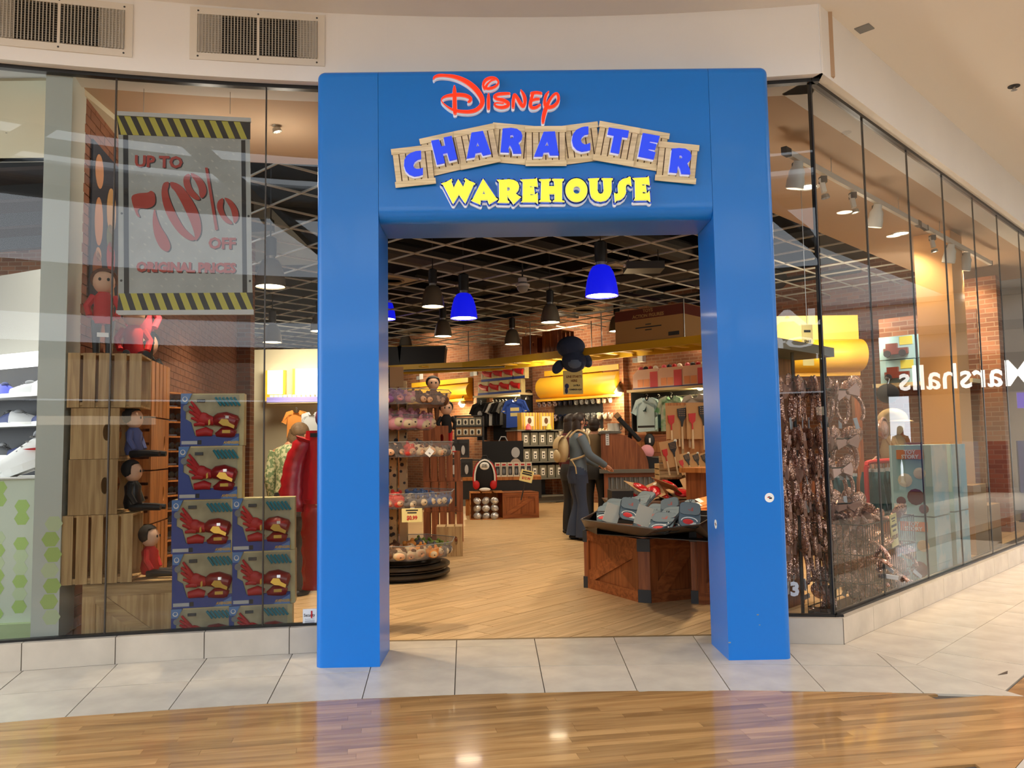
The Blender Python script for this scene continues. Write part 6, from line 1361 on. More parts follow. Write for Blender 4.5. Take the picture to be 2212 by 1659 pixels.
# price board $12.99
def pricesign(label, loc, rz, d, lines, rx=0, group=None):
    t = T('price_sign', label, 'sign', loc, rz, group); t.rotation_euler = (rx, 0, rz); G().box(-d[0] / 2, d[0] / 2, 0, .004, 0, d[1]).obj('card', M['signy'], t)
    for s, sz_, z, m_ in lines:
        if not isinstance(s, str): G().box(-s / 2, s / 2, -.0012, -.0002, z - sz_ / 2, z + sz_ / 2).obj('print_line', m_, t); continue
        text('lettering', s, sz_, m_, t, (0, -.002, z), bold=.0012 * sz_ / .04, ext=.0006, sx=.85)
    return t
pq = at(1137, 1028, 9.3); t = pricesign('yellow price sign reading twelve ninety nine tilted beside the low table', (pq.x, 9.3, pq.z - .10), radians(-6), (.22, .2), [(.16, .026, .165, M['dark']), (.17, .026, .13, M['dark']), ('$12.99', .062, .06, M['red'])]); t.rotation_euler = (0, radians(14), 0); t.location.x -= .02
G().cyl((0, .01, .0), (0, .01, -.32), .01).obj('stem', M['dark'], t)
# upright cherry slatted fixture left of it
YU = 6.2
def ucrate(px, y, Y, L, W, Hh, mode, lab, m='cherryv', mh='cherry', rz=.06, z=None):
    p = at(px, y, Y); return crate('tall_crate', lab, (p.x, Y, z if z is not None else p.z), rz, L, W, Hh, mode, m, mh, 'cherry crates behind the tiered stand')
za = at(930, 1060, YU).z
ucrate(915, 1175, YU, .53, .45, .40, 'slat', 'lowest cherry slatted crate behind the tiered stand', z=.0)
ucrate(916, 1120, YU, .52, .45, .40, 'slat', 'second cherry slatted crate from the floor behind the tiered stand', z=.402)
ucrate(914, 1050, YU, .50, .45, .40, 'slat', 'third cherry slatted crate from the floor behind the tiered stand', z=.804)
ucrate(914, 985, YU, .34, .4, .34, 'end', 'topmost cherry crate behind the tiered stand, beside the dolls', z=1.206)
p = at(946, 1172, 4.7); crate('tall_crate', 'pale plywood crate with a hand hole behind the lowest tray', (p.x - .02, 4.75, 0), .05, .30, .3, .34, 'end', 'crate', 'crateh', None)
for k, (px, lab, m1, m2) in enumerate(((938, 'brown hatted rag doll on the cherry crates behind the tiered stand', 'plush', 'plush'), (966, 'rag doll in red trousers on the cherry crates behind the tiered stand', 'tee_k', 'dred'))):
    q = at(px, 980, YU + .2); doll(lab, (q.x, YU + .12, 1.206 if px > 948 else 1.548), .2, m1, m2, 'hair_k', 1.35, group=None)
t = T('doll_stand', 'round red stand under the rag doll in red trousers', 'stand', (at(966, 980, YU + .2).x, YU + .12, 1.19)); G().lathe([(.16, 0), (.17, .012), (.15, .016)], 20).obj('disc', M['red'], t)
# boxes on a shelf behind (pale windows)
sh2 = T('steel_shelf', 'dark steel shelf frame behind the cherry crates carrying grey boxed toys', 'shelf', (at(982, 1000, 8.6).x, 8.7, 0))
sh2.location = (at(982, 1000, 10.9).x, 10.9, 1.25 * (1 - 1.16)); sh2.scale = (1.16,) * 3
for x in (0, .46): G().box(x, x + .025, 0, .3, .175, 1.78).obj('post', M['gun'], sh2)
for z in (1.05, 1.44, 1.605, 1.78): G().box(0, .485, 0, .3, z - .015, z).obj('shelf', M['gun'], sh2)
for k in range(8):
    lb = '%s boxed toy on the %s shelf of the steel frame, %s' % (('tan', 'grey')[k // 4], ('lower', 'upper')[k // 4], ('leftmost', 'second from left', 'third from left', 'rightmost')[k % 4]); loc = sh2.location + 1.16 * Vector((.028 + (k % 4) * .108, .02, 1.441 + (k // 4) * .165))
    if k % 4 == 0: gb_ = T('boxed_toy', lb, 'box', loc, 0, 'boxed toys on the steel frame'); gb_.scale = (1.16,) * 3; G().box(0, .104, 0, .2, 0, .142).obj('carton', M['bin'] if k else M['card'], gb_); G().box(.014, .088, -.002, 0, .02, .11).obj('window', M['cream'], gb_); g = G(); g.ell((.05, -.003, .06), (.02, .003, .035), 8, 6); g.obj('dark_print', M['dark'], gb_)
    else: dup(gb_, loc, 0, lb)
# ---------------------------------------------------------------- tiered round stand with soft toys
sc0 = Vector((at(862, 1240, 3.35).x, 3.35, 0)); SP = T('tiered_stand', 'round tiered stand of clear trays on a dark ringed base left of the doorway', 'display stand', sc0)
M['base'] = mat('stand_base', (40, 32, 24), .35); M['tray'] = acrylic('clear_tray', (120, 118, 120), .5); M['lip'] = acrylic('clear_lip', (168, 166, 170), .38)
for r_, z0, z1 in ((.40, 0, .035), (.50, .03, .07), (.46, .07, .10), (.50, .10, .14), (.42, .14, .165)): G().lathe([(r_ - .015, z0), (r_, z0 + .01), (r_, z1 - .01), (r_ - .015, z1)], 36).obj('base_ring', M['base'], SP, smooth=True)
M['poleb'] = sheetmat('pole_print', (48, 34, 24), (196, 160, 112), 16, .30, .03, kind='v')
for (x0, x1) in ((-.085, -.015), (.015, .085)): G().box(x0, x1, -.05, .05, .165, 1.92).obj('pole', M['poleb'], SP)
G().box(-.075, .06, -.055, -.045, 1.86, 2.06).obj('top_sign', M['card'], SP); G().box(-.085, -.075, -.055, -.045, 1.66, 2.06).obj('top_sign_edge', M['dark'], SP)
tiers = [(.22, .58), (.70, .58), (1.18, .58), (1.44, .36), (1.68, .56)]
for z, r_ in tiers:
    oc8 = [(r_ * cos(pi / 4 * k + pi / 8), r_ * sin(pi / 4 * k + pi / 8)) for k in range(8)]
    G().prism([(x * .9, y * .9) for x, y in oc8], z - .012, z).obj('tray_floor', M['tray'], SP)
    for k in range(8):
        a, b = Vector((*oc8[k], 0)), Vector((*oc8[(k + 1) % 8], 0)); g = G(); i0, i1 = a * .9, b * .9
        g.add([(i0.x, i0.y, z), (i1.x, i1.y, z), (b.x, b.y, z + .13), (a.x, a.y, z + .13)], [(0, 1, 2, 3)]); g.obj('tray_side', M['lip'], SP)
    g = G(); g.tube([(x, y, z + .13) for x, y in oc8], .004, 5, True); g.obj('tray_rim', M['mgrey'], SP)
def plush(cb, cf, ce):
    t = T('soft_toy', 'x', 'soft toy'); b = M[cb]; G().ell((0, 0, .036), (.062, .05, .042), 12, 9, squash=lambda p: Vector((p.x, p.y, max(p.z, -.034)))).obj('body', b, t, smooth=True)
    G().ell((0, -.034, .036), (.038, .022, .028), 10, 7).obj('face', M[cf], t, smooth=True)
    for s in (-1, 1): G().ell((s * .036, -.01, .078), (.018, .011, .018), 8, 6).obj('ear', M[ce], t, smooth=True)
    G().ell((0, -.056, .034), (.007, .005, .005), 6, 5).obj('nose', M['dblk'], t)
    return t
M['pfac'] = mat('plush_peach', (226, 178, 140), .95); M['pgry'] = mat('plush_grey', (108, 104, 104), .95); M['pblu'] = mat('plush_blue', (86, 106, 146), .95); M['ppnk'] = mat('plush_pink', (224, 156, 166), .95); M['pgrn'] = mat('plush_green', (120, 140, 60), .95); M['pred2'] = mat('plush_red', (206, 66, 56), .95); M['pviol'] = mat('plush_violet', (140, 96, 150), .95); M['pcrm'] = mat('plush_cream', (222, 200, 164), .95); M['pblk'] = mat('plush_black', (34, 30, 32), .95); M['porn'] = mat('plush_orange', (226, 150, 70), .95)
kinds = {'brown': ('plush', 'pfac', 'plush'), 'grey': ('pgry', 'pcrm', 'pgry'), 'blue': ('pblu', 'pcrm', 'pblu'), 'pink': ('ppnk', 'pcrm', 'ppnk'), 'green': ('pgrn', 'pgry', 'pgrn'), 'red': ('pred2', 'pfac', 'pred2'), 'violet': ('pviol', 'ppnk', 'pviol'), 'black': ('pblk', 'pfac', 'pblk'), 'orange': ('porn', 'pcrm', 'porn'), 'cream': ('pcrm', 'pfac', 'plush')}
pproto = {}; tname = ['lowest', 'second lowest', 'middle', 'small pink', 'top']
tcol = [[('brown', -2.2, -1.45), ('cream', -1.45, -.95), ('orange', -.95, -.5), ('grey', -.5, .1), ('green', .1, .9)], [('red', -2.3, -1.2), ('grey', -1.2, -.95), ('blue', -.95, .9)], [('black', -2.3, -1.3), ('red', -1.3, -1.0), ('cream', -1.0, -.5), ('grey', -.5, .9)], [('pink', -2.4, .9)], [('violet', -2.3, -1.3), ('pink', -1.3, -1.0), ('brown', -1.0, .9)]]
cnt = {}
for ti, (z, r_) in enumerate(tiers):
    for ring, (rr_, n_) in enumerate(((r_ * .80, 15), (r_ * .56, 10), (r_ * .36, 5))):
        for k in range(n_):
            a = -2.3 + 3.2 * (k + .5 * (ring % 2)) / (n_ - .5)
            kd = next((c for c, a0, a1 in tcol[ti] if a0 <= a < a1), None)
            if kd is None: continue
            loc = sc0 + Vector((rr_ * cos(a), rr_ * sin(a), z + .002 + (.028 if ring == 1 else .055 if ring == 2 else 0))); key = (ti, kd, ring); cnt[key] = cnt.get(key, 0) + 1
            lb = '%s soft toy in the %s tray, %s ring, %s from the left' % (kd, tname[ti], ('outer', 'middle', 'inner')[ring], ORD[cnt[key] - 1]); lb = lb.replace('  ', ' ')
            ro = (rnd.uniform(-.35, .35), rnd.uniform(-.4, .4), a + pi / 2 + rnd.uniform(-.5, .5)); s_ = rnd.uniform(.95, 1.15)
            if ti == 3: s_ *= 1.5
            if kd not in pproto: pproto[kd] = plush(*kinds[kd]); o = pproto[kd]; o.location = loc; o.rotation_euler = ro; o.scale = (s_,) * 3; o['label'] = lb; o['group'] = 'soft toys on the tiered stand'
            else: dup(pproto[kd], loc, rot=ro, label=lb, scale=s_)
            if ring == 0 and k % 3 == 0 and ti in (1, 2, 0): pass
q = at(890, 1128, 2.72); pt_ = pricesign('yellow price sign reading ninety nine cents clipped to the second lowest tray', (q.x, 2.72, q.z), radians(3), (.185, .125), [(.11, .012, .107, M['dark']), (.085, .011, .085, M['dark']), ('$0.99', .05, .038, M['red'])])
G().box(-.02, .02, .004, .09, .10, .125).obj('clip', M['plast'] if 'plast' in M else M['lgrey'], pt_)
for (px, py, Y, rz) in ((928, 977, 2.75, .7), (1020, 0, 0, 0)):
    if py: q = at(px, py, Y); t = T('price_tag', 'small white price tag hanging on the middle tray of the tiered stand', 'tag', q, 0); G().bc((0, 0, 0), (.06, .002, .07), Matrix.Rotation(rz, 3, 'Y')).obj('card', M['white'], t); G().bc((0, -.0015, -.01), (.02, .001, .012), Matrix.Rotation(rz, 3, 'Y')).obj('print', M['mgrey'], t); G().cyl((0, 0, .03), (0, .06, .05), .003, n=5).obj('string', M['white'], t)
# ---------------------------------------------------------------- counter and till
M['corr'] = mat('corrugated_steel', (150, 152, 148), .35, metal=.6); M['ctop'] = mat('counter_top_grey', (104, 100, 90), .5)
kp = at(1306, 1090, 7.0); ct_ = T('sales_counter', 'sales counter with corrugated steel front, cherry posts and grey top', 'counter', (kp.x, 7.0, 0), radians(-6)); CL, CWd, CH_ = 1.05, 1.3, .90
G().box(-.06, CL + .06, -.06, CWd + .3, CH_ - .05, CH_).obj('counter_top', M['ctop'], ct_)
for x in (0, CL - .06): G().box(x, x + .06, 0, .06, 0, CH_ - .05).obj('post', M['cherryv'], ct_)
G().box(.06, CL - .06, 0, .05, CH_ - .11, CH_ - .05).obj('rail', M['cherry'], ct_); G().box(.06, CL - .06, 0, .05, 0, .09).obj('rail', M['cherry'], ct_)
n_ = 160; pr = [(.06 + (CL - .12) * k / n_, .03 + .014 * sin(2 * pi * k / n_ * 14)) for k in range(n_ + 1)]; G().add([(x, y, .09) for x, y in pr] + [(x, y, CH_ - .11) for x, y in pr], [(k, k + 1, k + n_ + 2, k + n_ + 1) for k in range(n_)]).obj('corrugated_front', M['corr'], ct_, smooth=True)
G().box(.01, .03, .06, CWd, .02, CH_ - .05).obj('side_panel', mat('side_panel_grey', (110, 112, 108), .5), ct_); G().box(.03, CL - .02, .1, CWd, .02, CH_ - .06).obj('carcass', M['dark'], ct_)
def lc(o, v): return o.location + Matrix.Rotation(o.rotation_euler.z, 3, 'Z') @ Vector(v)
qs = T('counter_screen', 'cherry wood screen with a curved right edge standing on the counter', 'screen', lc(ct_, (-.03, .12, CH_)), ct_.rotation_euler.z)
arcp = [(0, 0), (.68, 0)] + [(.16 + .52 * sin(a), .52 * cos(a) * 1.0) for a in [pi / 2 - pi / 2 * k / 12 for k in range(13)]] + [(0, .52)]
G().prism(arcp, 0, .03, bfr).obj('panel', M['cherryv'], qs); G().box(-.03, .30, -.02, .45, .52, .55).obj('ledge', M['ctop'], qs); G().prism([(p_[0] * .92, p_[1]) for p_ in arcp], .42, .45, bfr).obj('rear_panel', M['orangewood'], qs); G().box(.07, .12, -.002, 0, .35, .52).obj('white_notice', M['white'], qs)
g = G(); 
for k in range(5): g.bc((.095, -.003, .37 + k * .03), (.03, .001, .012))
g.obj('notice_print', M['mgrey'], qs)
mn = T('till_screen', 'black till screen tilted on an arm above the counter', 'monitor', lc(qs, (.42, .22, .56)), radians(-6)); R_ = Matrix.Rotation(radians(48), 3, 'Y')
G().bc((0, 0, .02), (.46, .34, .06), R_).obj('display', M['black'], mn, bev=.01); G().bc((-.16, 0, .215), (.10, .30, .07), R_).obj('card_reader', M['card'], mn); G().cyl((.02, .0, -.02), (-.02, .05, -.34), .03, n=8).obj('arm', M['dark'], mn)
mg = None
for k, x in enumerate((.16, .24)):
    lb = 'white mug on the grey ledge of the counter screen, %s one' % ('left', 'right')[k]; mm = dup(mp[3], lc(qs, (x, .2, .611)), rot=(0, 0, .4), label=lb, group='mugs on the counter ledge')
t = T('paper_stack', 'papers lying on the grey ledge of the counter screen', 'paper', lc(qs, (.02, .1, .551)), radians(-6)); 
for k in range(3): G().bc((.03 + k * .01, .1, .004 + k * .004), (.12, .2, .003), Matrix.Rotation(.1 * k, 3, 'Z')).obj('sheet', M['white'], t)
t = T('shopping_bag', 'brown paper carton in front of the woman on the counter edge', 'bag', lc(ct_, (-.22 + .18, .62, CH_ + .001)), radians(-6)); G().box(-.14, .14, 0, .2, 0, .28).obj('bag', M['boxcard'], t); G().box(-.10, .10, .02, .18, .28, .32).obj('contents', M['black'], t)
t = T('black_pouch', 'black open bag at the right end of the counter', 'bag', lc(ct_, (.78, .25, CH_ + .001)), radians(-6)); G().prism([(-.16, 0), (.16, 0), (.19, .17), (.06, .15), (-.06, .16), (-.2, .2)], 0, .2, bfr).obj('bag', M['black'], t); G().bc((.2, .05, .06), (.08, .06, .09)).obj('tag_bundle', M['ppnk'], t)
dk2 = T('back_counter', 'long grey topped back counter behind the till', 'counter', lc(ct_, (.15, 2.2, 0)), radians(-12)); G().box(0, 2.6, 0, .7, 0, 1.0).obj('carcass', M['cherryv'], dk2); G().box(-.03, 2.63, -.03, .73, 1.0, 1.05).obj('top', M['ctop'], dk2); G().box(-.1, 1.15, .2, .26, 1.05, 1.42).obj('framed_panel', M['cherry'], dk2); G().box(-.02, 1.07, .19, .2, 1.12, 1.30).obj('inset', M['orangewood'], dk2)
t = T('black_bin', 'black plastic tub on the back counter', 'bin', lc(dk2, (1.35, .2, 1.051)), radians(-12)); G().prism([(0, 0), (.5, 0), (.58, .30), (-.08, .30)], 0, .4, bfr).obj('tub', M['dark'], t); G().box(-.1, .6, -.02, .42, .30, .33).obj('rim', M['gun'], t)
t = T('wire_basket', 'wire basket of small goods above the back counter', 'basket', lc(dk2, (.75, .3, 1.051)), radians(-12)); 
for z in (0, .1, .2, .3): G().tube([(0, 0, .05 + z), (.55, 0, .05 + z), (.55, .3, .05 + z), (0, .3, .05 + z)], .006, 5, True).obj('hoop', M['gun'], t)
for k in range(8): G().cyl((k * .55 / 7, 0, 0), (k * .55 / 7, 0, .36), .005, n=5).obj('wire', M['gun'], t)
G().box(.02, .53, .02, .28, .02, .30).obj('contents', M['maroon'], t)
t = T('pink_hat', 'pink rounded hat on the back counter behind the till screen', 'hat', lc(dk2, (.62, -.02, 1.051))); G().ell((0, 0, .08), (.12, .10, .12), 14, 8, squash=lambda p: Vector((p.x, p.y, max(p.z, -.08)))).obj('crown', M['ppnk'], t, smooth=True)
t = T('black_disc_toy', 'small black oval toy with a white print on the back counter', 'toy', lc(dk2, (.66, .12, 1.051))); G().ell((0, 0, .27), (.09, .03, .12), 14, 10).obj('disc', M['black'], t, smooth=True); G().bc((0, -.03, .27), (.03, .01, .08)).obj('print', M['white'], t); G().cyl((0, 0, 0), (0, 0, .2), .02).obj('foot', M['dark'], t)

# ---------------------------------------------------------------- crate table with perforated tray at the right of the doorway
pL, pC, pR = fl(1268, 1268), fl(1392, 1303), fl(1506, 1292)
M['brace'] = M['cherry']; M['corner'] = mat('corner_iron', (58, 60, 62), .5, metal=.4)
def panelface(par, a, b, h, flip=False):
    a, b = Vector(a), Vector(b); d = (b - a); L_ = d.length; d.normalize(); o = Vector((d.y, -d.x, 0))
    def fr(x, z, hh): return a + d * x + o * hh + Vector((0, 0, z))
    G().prism([(0, 0), (L_, 0), (L_, h), (0, h)], -.03, 0, fr).obj('panel', M['cherryv'], par)
    for (x0, x1, z0, z1, m_) in ((0, L_, 0, .085, 'cherry'), (0, L_, h - .085, h, 'cherry'), (0, .07, .085, h - .085, 'cherryv'), (L_ - .07, L_, .085, h - .085, 'cherryv')): G().prism([(x0, z0), (x1, z0), (x1, z1), (x0, z1)], 0, .018, fr).obj('frame_board', M[m_], par)
    q = [(.07, .085), (.16, .085), (L_ - .07, h - .16), (L_ - .07, h - .085), (L_ - .16, h - .085), (.07, .16)] if not flip else [(L_ - .07, .085), (L_ - .16, .085), (.07, h - .16), (.07, h - .085), (.16, h - .085), (L_ - .07, .16)]
    G().prism(q, 0, .016, fr).obj('brace', M['cherry'], par)
def cornerpost(par, p, dirv, h, w=.10, iron=True):
    dirv = Vector(dirv).normalized(); x = Vector((-dirv.y, dirv.x, 0)); fr = lambda u, v, z: Vector(p) + x * u + dirv * v + Vector((0, 0, z)); pl = [(-w / 2, -.05), (w / 2, -.05), (w / 2, .0), (-w / 2, .0)]
    G().prism(pl, 0, h, fr).obj('corner_post', M['cherryv'], par)
    if iron:
        for z0, z1 in ((-.0, .10), (h - .10, h)): G().prism([(-w / 2 - .006, -.05), (w / 2 + .006, -.05), (w / 2 + .006, .008), (-w / 2 - .006, .008)], z0, z1, fr).obj('corner_iron', M['corner'], par)
HB = .50
tt = T('crate_table', 'cherry wood crate table with iron corners and diagonal braces right of the doorway', 'table', (0, 0, 0)); cen = Vector((pR.x + pL.x, pL.y + pR.y, 0)) / 2 + Vector((.05, .35, 0))
tt.location = (cen.x, cen.y, 0); off = Vector((cen.x, cen.y, 0)); l2 = [Vector((p.x, p.y, 0)) - off for p in (pL, pC, pR)]
d1 = (l2[1] - l2[0]).normalized(); d2 = (l2[2] - l2[1]).normalized(); out = (d1 - d2).normalized(); cut = .05
cA_, cB_ = l2[1] - d1 * cut, l2[1] + d2 * cut
panelface(tt, l2[0], cA_, HB); panelface(tt, cB_, l2[2], HB)
cornerpost(tt, (cA_ + cB_) / 2 + out * .012, out, HB, (cB_ - cA_).length + .02); cornerpost(tt, l2[0] + Vector((-.01, 0, 0)), (-d2 + Vector((-d1.y, d1.x, 0)) * 0 - d1).normalized(), HB, .07); cornerpost(tt, l2[2] + d2 * .01, (d1 + d2).normalized(), HB, .07)
bk = [l2[0], l2[0] + Vector((.15, .75, 0)), l2[2] + Vector((.25, .6, 0)), l2[2], cB_, cA_]
G().prism([(p.x, p.y) for p in bk], HB - .03, HB).obj('table_top', M['cherry'], tt); 
G().prism([(p.x * .97, p.y * .97 + .02) for p in bk], .01, .05).obj('bottom', M['cherry'], tt)
# perforated tray on top
M['traym'] = mat('tray_grey', (92, 90, 88), .4, metal=.3); M['hole'] = mat('tray_hole', (40, 38, 38), .8)
tr = T('perforated_tray', 'grey perforated steel tray of oven gloves on the crate table', 'tray', (cen.x, cen.y, HB)); r1_ = [at(1256, 1122, pL.y - DCAM * 0 - .02) - off - Vector((0, 0, HB))]
tl, tc_, tr_ = [onpl(px, py, (0, 0, 0), (0, 0, 1)) for px, py in ((1254, 1124), (1420, 1178), (1511, 1146))]
def rimpt(px, py, z): d = ray(px, py); q = CAMP + d * ((z - H0) / d.z); return Vector((q.x, q.y, 0)) - off
ZR = .70
R0, R1, R2 = rimpt(1255, 1122, ZR), rimpt(1419, 1143, ZR), rimpt(1511, 1136, ZR - .01)
i0, i1, i2 = l2[0] + Vector((.0, .03, 0)), (cA_ + cB_) / 2 + Vector((0, .04, 0)), l2[2] + Vector((0, .04, 0))
back0, back1 = R0 + Vector((.2, .75, 0)), R2 + Vector((.25, .6, 0))
def side(a, b, c, d, nm2, holes=True):
    ZL = .012; A, B = Vector((a.x, a.y, ZL)), Vector((b.x, b.y, ZL)); Cc, Dd = Vector((c.x, c.y, ZR - HB)), Vector((d.x, d.y, ZR - HB)); G().add([A, B, Cc, Dd], [(0, 1, 2, 3)]).obj(nm2, M['traym'], tr)
    if holes:
        g = G(); n1 = int((Cc - Dd).length / .016); n = (B - A).cross(Dd - A).normalized() * -.0012
        if n.y > 0: n = -n
        for i in range(1, n1):
            for j in range(1, 9):
                u, v = (i + (.5 if j % 2 else 0)) / n1, j / 9.; p_ = (A.lerp(B, u)).lerp(Dd.lerp(Cc, u), v) + n; e1 = (Cc - Dd).normalized() * .0042; e2 = (Dd - A).normalized() * .0042; g.add([p_ - e1, p_ - e2, p_ + e1, p_ + e2], [(0, 1, 2, 3)])
        stuff(g.obj('perforation', M['hole'], tr))
side(i0, i1, R1, R0, 'tray_side'); side(i1, i2, R2, R1, 'tray_side'); side(i2, back1, back1, R2, 'tray_side', False); side(back0, i0, R0, back0, 'tray_side', False)
G().tube([Vector((p.x, p.y, ZR - HB)) for p in (R0, R1, R2, back1, back0)], .005, 5, True).obj('rim', M['traym'], tr)
G().prism([(p.x, p.y) for p in (i0, i1, i2, back1, back0)], .005, .012).obj('tray_floor', M['traym'], tr)
# oven gloves: quilted pads
M['quilt'] = sheetmat('quilt_print', (92, 108, 118), (150, 66, 60), 20, .66, .03); M['quilt2'] = mat('quilt_plain', (88, 104, 114), .9); M['qedge'] = mat('quilt_edge', (40, 46, 54), .9); M['qback'] = mat('quilt_pale', (186, 190, 190), .9)
def pad():
    t = T('oven_glove', 'x', 'oven glove'); pts = []
    for k in range(24):
        a = 2 * pi * k / 24; r_ = 1 / max(abs(cos(a)), abs(sin(a))) ; r_ = min(r_, 1.22); pts.append((.088 * r_ * cos(a), .115 * r_ * sin(a)))
    G().prism(pts, 0, .014).obj('pad', M['quilt2'], t, bev=.004); G().prism([(x * 1.03, y * 1.03) for x, y in pts], .003, .011).obj('binding', M['qedge'], t)
    G().prism([(x * .96, y * .5 + .055) for x, y in pts], .014, .022).obj('pocket', M['quilt'], t, bev=.003); g = G(); g.ell((-.01, -.065, .0145), (.045, .025, .003), 12, 6); g.obj('red_print', M['red'], t)
    G().tube([(.065 * cos(a), -.06 + .035 * sin(a), .0145) for a in [pi * k / 10 for k in range(11)]], .005, 5).obj('white_arc', M['white'], t); g = G(); g.bc((.03, -.08, .0148), (.05, .022, .001)); g.obj('white_print', M['qback'], t); G().tube([(0, .12, .008), (.012, .145, .008), (-.012, .145, .008), (0, .12, .008)], .003, 5).obj('loop', M['qedge'], t); return t
pg = None
PL = [(1310, 1126, 3), (1345, 1120, 3), (1372, 1112, 4), (1400, 1140, 3), (1432, 1148, 3), (1455, 1145, 3), (1478, 1128, 3)]
nmn = ['leftmost pile', 'second pile from the left', 'third pile from the left', 'fourth pile from the left', 'fifth pile from the left', 'sixth pile from the left', 'rightmost pile']; lvl = ['lowest', 'second', 'third', 'topmost']
for k, (px, py, n_) in enumerate(PL):
    for j in range(n_):
        q = rimpt(px, py, .60) + off; loc = Vector((q.x, q.y, .655)) + Vector((.035 * j, .045 * j, .022 * j)); lb = 'blue grey oven glove in the tray, %s, %s of its pile' % (nmn[k], 'topmost' if j == n_ - 1 else lvl[j]); ro = (.55 + rnd.uniform(-.06, .06), rnd.uniform(-.15, .15), -.55 + rnd.uniform(-.25, .25) - .05 * k)
        if pg is None: pg = pad(); pg.location = loc; pg.rotation_euler = ro; pg['label'] = lb; pg['group'] = 'oven gloves in the tray'
        else: dup(pg, loc, rot=ro, label=lb)
for k, (px, py, lab, rr_) in enumerate(((1358, 1092, 'left', .2), (1448, 1092, 'right', -.2), (1490, 1104, 'far right', .1))):
    q = rimpt(px, py, .78) + off; dup(pg, (q.x + .02, q.y + .1, .74), scale=.85, rot=(1.0, rr_, -.3 + rr_), label='quilted oven glove standing up at the back of the tray, %s' % lab)
for k, (px, py) in enumerate(((1322, 1096), (1390, 1100))):
    q = rimpt(px, py, .76) + off; t = T('price_card', 'blank cream card standing in the oven glove tray, %s' % ('left', 'right')[k], 'card', (q.x, q.y, .66), .3); G().bc((0, 0, .05), (.13, .003, .15), Matrix.Rotation(.35, 3, 'Y')).obj('card', M['cream'], t)
# second crate table at the right, mostly behind the jamb
t2 = T('crate_table', 'second cherry crate table at the right jamb of the portal', 'table', (0, 0, 0)); pX, pY = fl(1509, 1304), fl(1560, 1300); t2.location = (pX.x, pX.y, 0)
lv = [Vector((0, 0, 0)), Vector((.75, -.08, 0)), Vector((.85, .7, 0)), Vector((.1, .75, 0))]
panelface(t2, lv[0], lv[1], .58); panelface(t2, lv[3], lv[0], .58); cornerpost(t2, Vector((.0, 0, 0)), (-.3, -1, 0), .58, .10); G().prism([(p.x, p.y) for p in lv], .55, .58).obj('table_top', M['cherry'], t2)
tr2 = T('wire_tray', 'dark mesh tray of orange packs on the second crate table', 'tray', (pX.x, pX.y, .58)); 
G().add([(.0, -.02, .0), (.75, -.1, 0), (.78, -.16, .15), (-.05, -.06, .15)], [(0, 1, 2, 3)]).obj('tray_side', M['traym'], tr2); G().add([(.0, -.02, .0), (.1, .7, 0), (.05, .75, .15), (-.05, -.06, .15)], [(0, 1, 2, 3)]).obj('tray_side', M['traym'], tr2); G().prism([(p.x, p.y) for p in lv], .0, .008).obj('tray_floor', M['traym'], tr2)
orp = None
for k in range(4):
    loc = (pX.x + .10 + .03 * k, pX.y + .1 + .08 * k, .70 + .025 * k); lb = 'orange and white packet in the mesh tray, %s of the pile' % lvl[k]
    if orp is None: orp = T('orange_packet', lb, 'packet', loc, -.2, 'orange packets'); G().box(-.1, .16, -.05, .05, 0, .02).obj('packet', mat('packet_orange', (236, 150, 80), .4), orp); G().box(-.1, -.06, -.051, .051, -.001, .021).obj('white_end', M['white'], orp); g = G()
    else: dup(orp, loc, rot=(.1 * k, -.2, -.2 + .15 * k), label=lb)
# third tray behind with red blister packs
t3 = T('tray_stand', 'dark stand with a brown tray of red packs behind the oven glove tray', 'stand', (at(1420, 1090, 4.1).x, 4.2, 0)); M['trayb'] = mat('tray_brown', (96, 72, 58), .5)
G().box(-.42, .62, -.1, .6, 0, .51).obj('cabinet', M['cherryv'], t3); G().prism([(-.52, 0), (.70, 0), (.62, -.12), (-.44, -.12)], -.18, .62, lambda x, z, h: (x, h, z + .64)).obj('tray', M['trayb'], t3); G().box(-.50, -.27, -.2, .2, .3, .76).obj('black_crate', M['black'], t3)
M['blister'] = mat('red_blister', (186, 24, 32), .18, spec=.7, bump=.7, bs=22); rp_ = None
RPK = [(1360, 1068, .2, .1), (1395, 1075, .3, -.2), (1430, 1070, .25, .3), (1470, 1062, .3, -.1), (1380, 1050, .35, .2), (1440, 1045, .3, .5), (1500, 1050, .9, -.3), (1410, 1058, .5, -.4), (1455, 1080, .2, .1)]
for k, (px, py, a, b) in enumerate(RPK):
    q = at(px, py, 4.35 - .03 * (k % 3)); loc = (q.x, q.y, max(q.z - .02, .57)); lb = 'red blister pack on brown card in the tray behind the oven gloves, ' + ('first front', 'second front', 'third front', 'fourth front', 'left back', 'middle back', 'upright right', 'middle', 'right front')[k]
    if rp_ is None:
        rp_ = T('blister_pack', lb, 'pack', loc, 0, 'red blister packs'); G().box(-.11, .11, -.16, .16, 0, .004).obj('card', M['card'], rp_); g = G(); g.ell((0, -.03, .02), (.085, .11, .032), 12, 8, squash=lambda p: Vector((p.x, p.y, max(p.z, -.018)))); g.obj('blister', M['blister'], rp_, smooth=True); G().lathe([(.02, .004), (.02, .005)], 12, (.06, .12, 0)).obj('round_label', M['cream'], rp_); rp_.rotation_euler = (a, b, .3)
    else: dup(rp_, loc, rot=(a, b, .3 + b), label=lb)
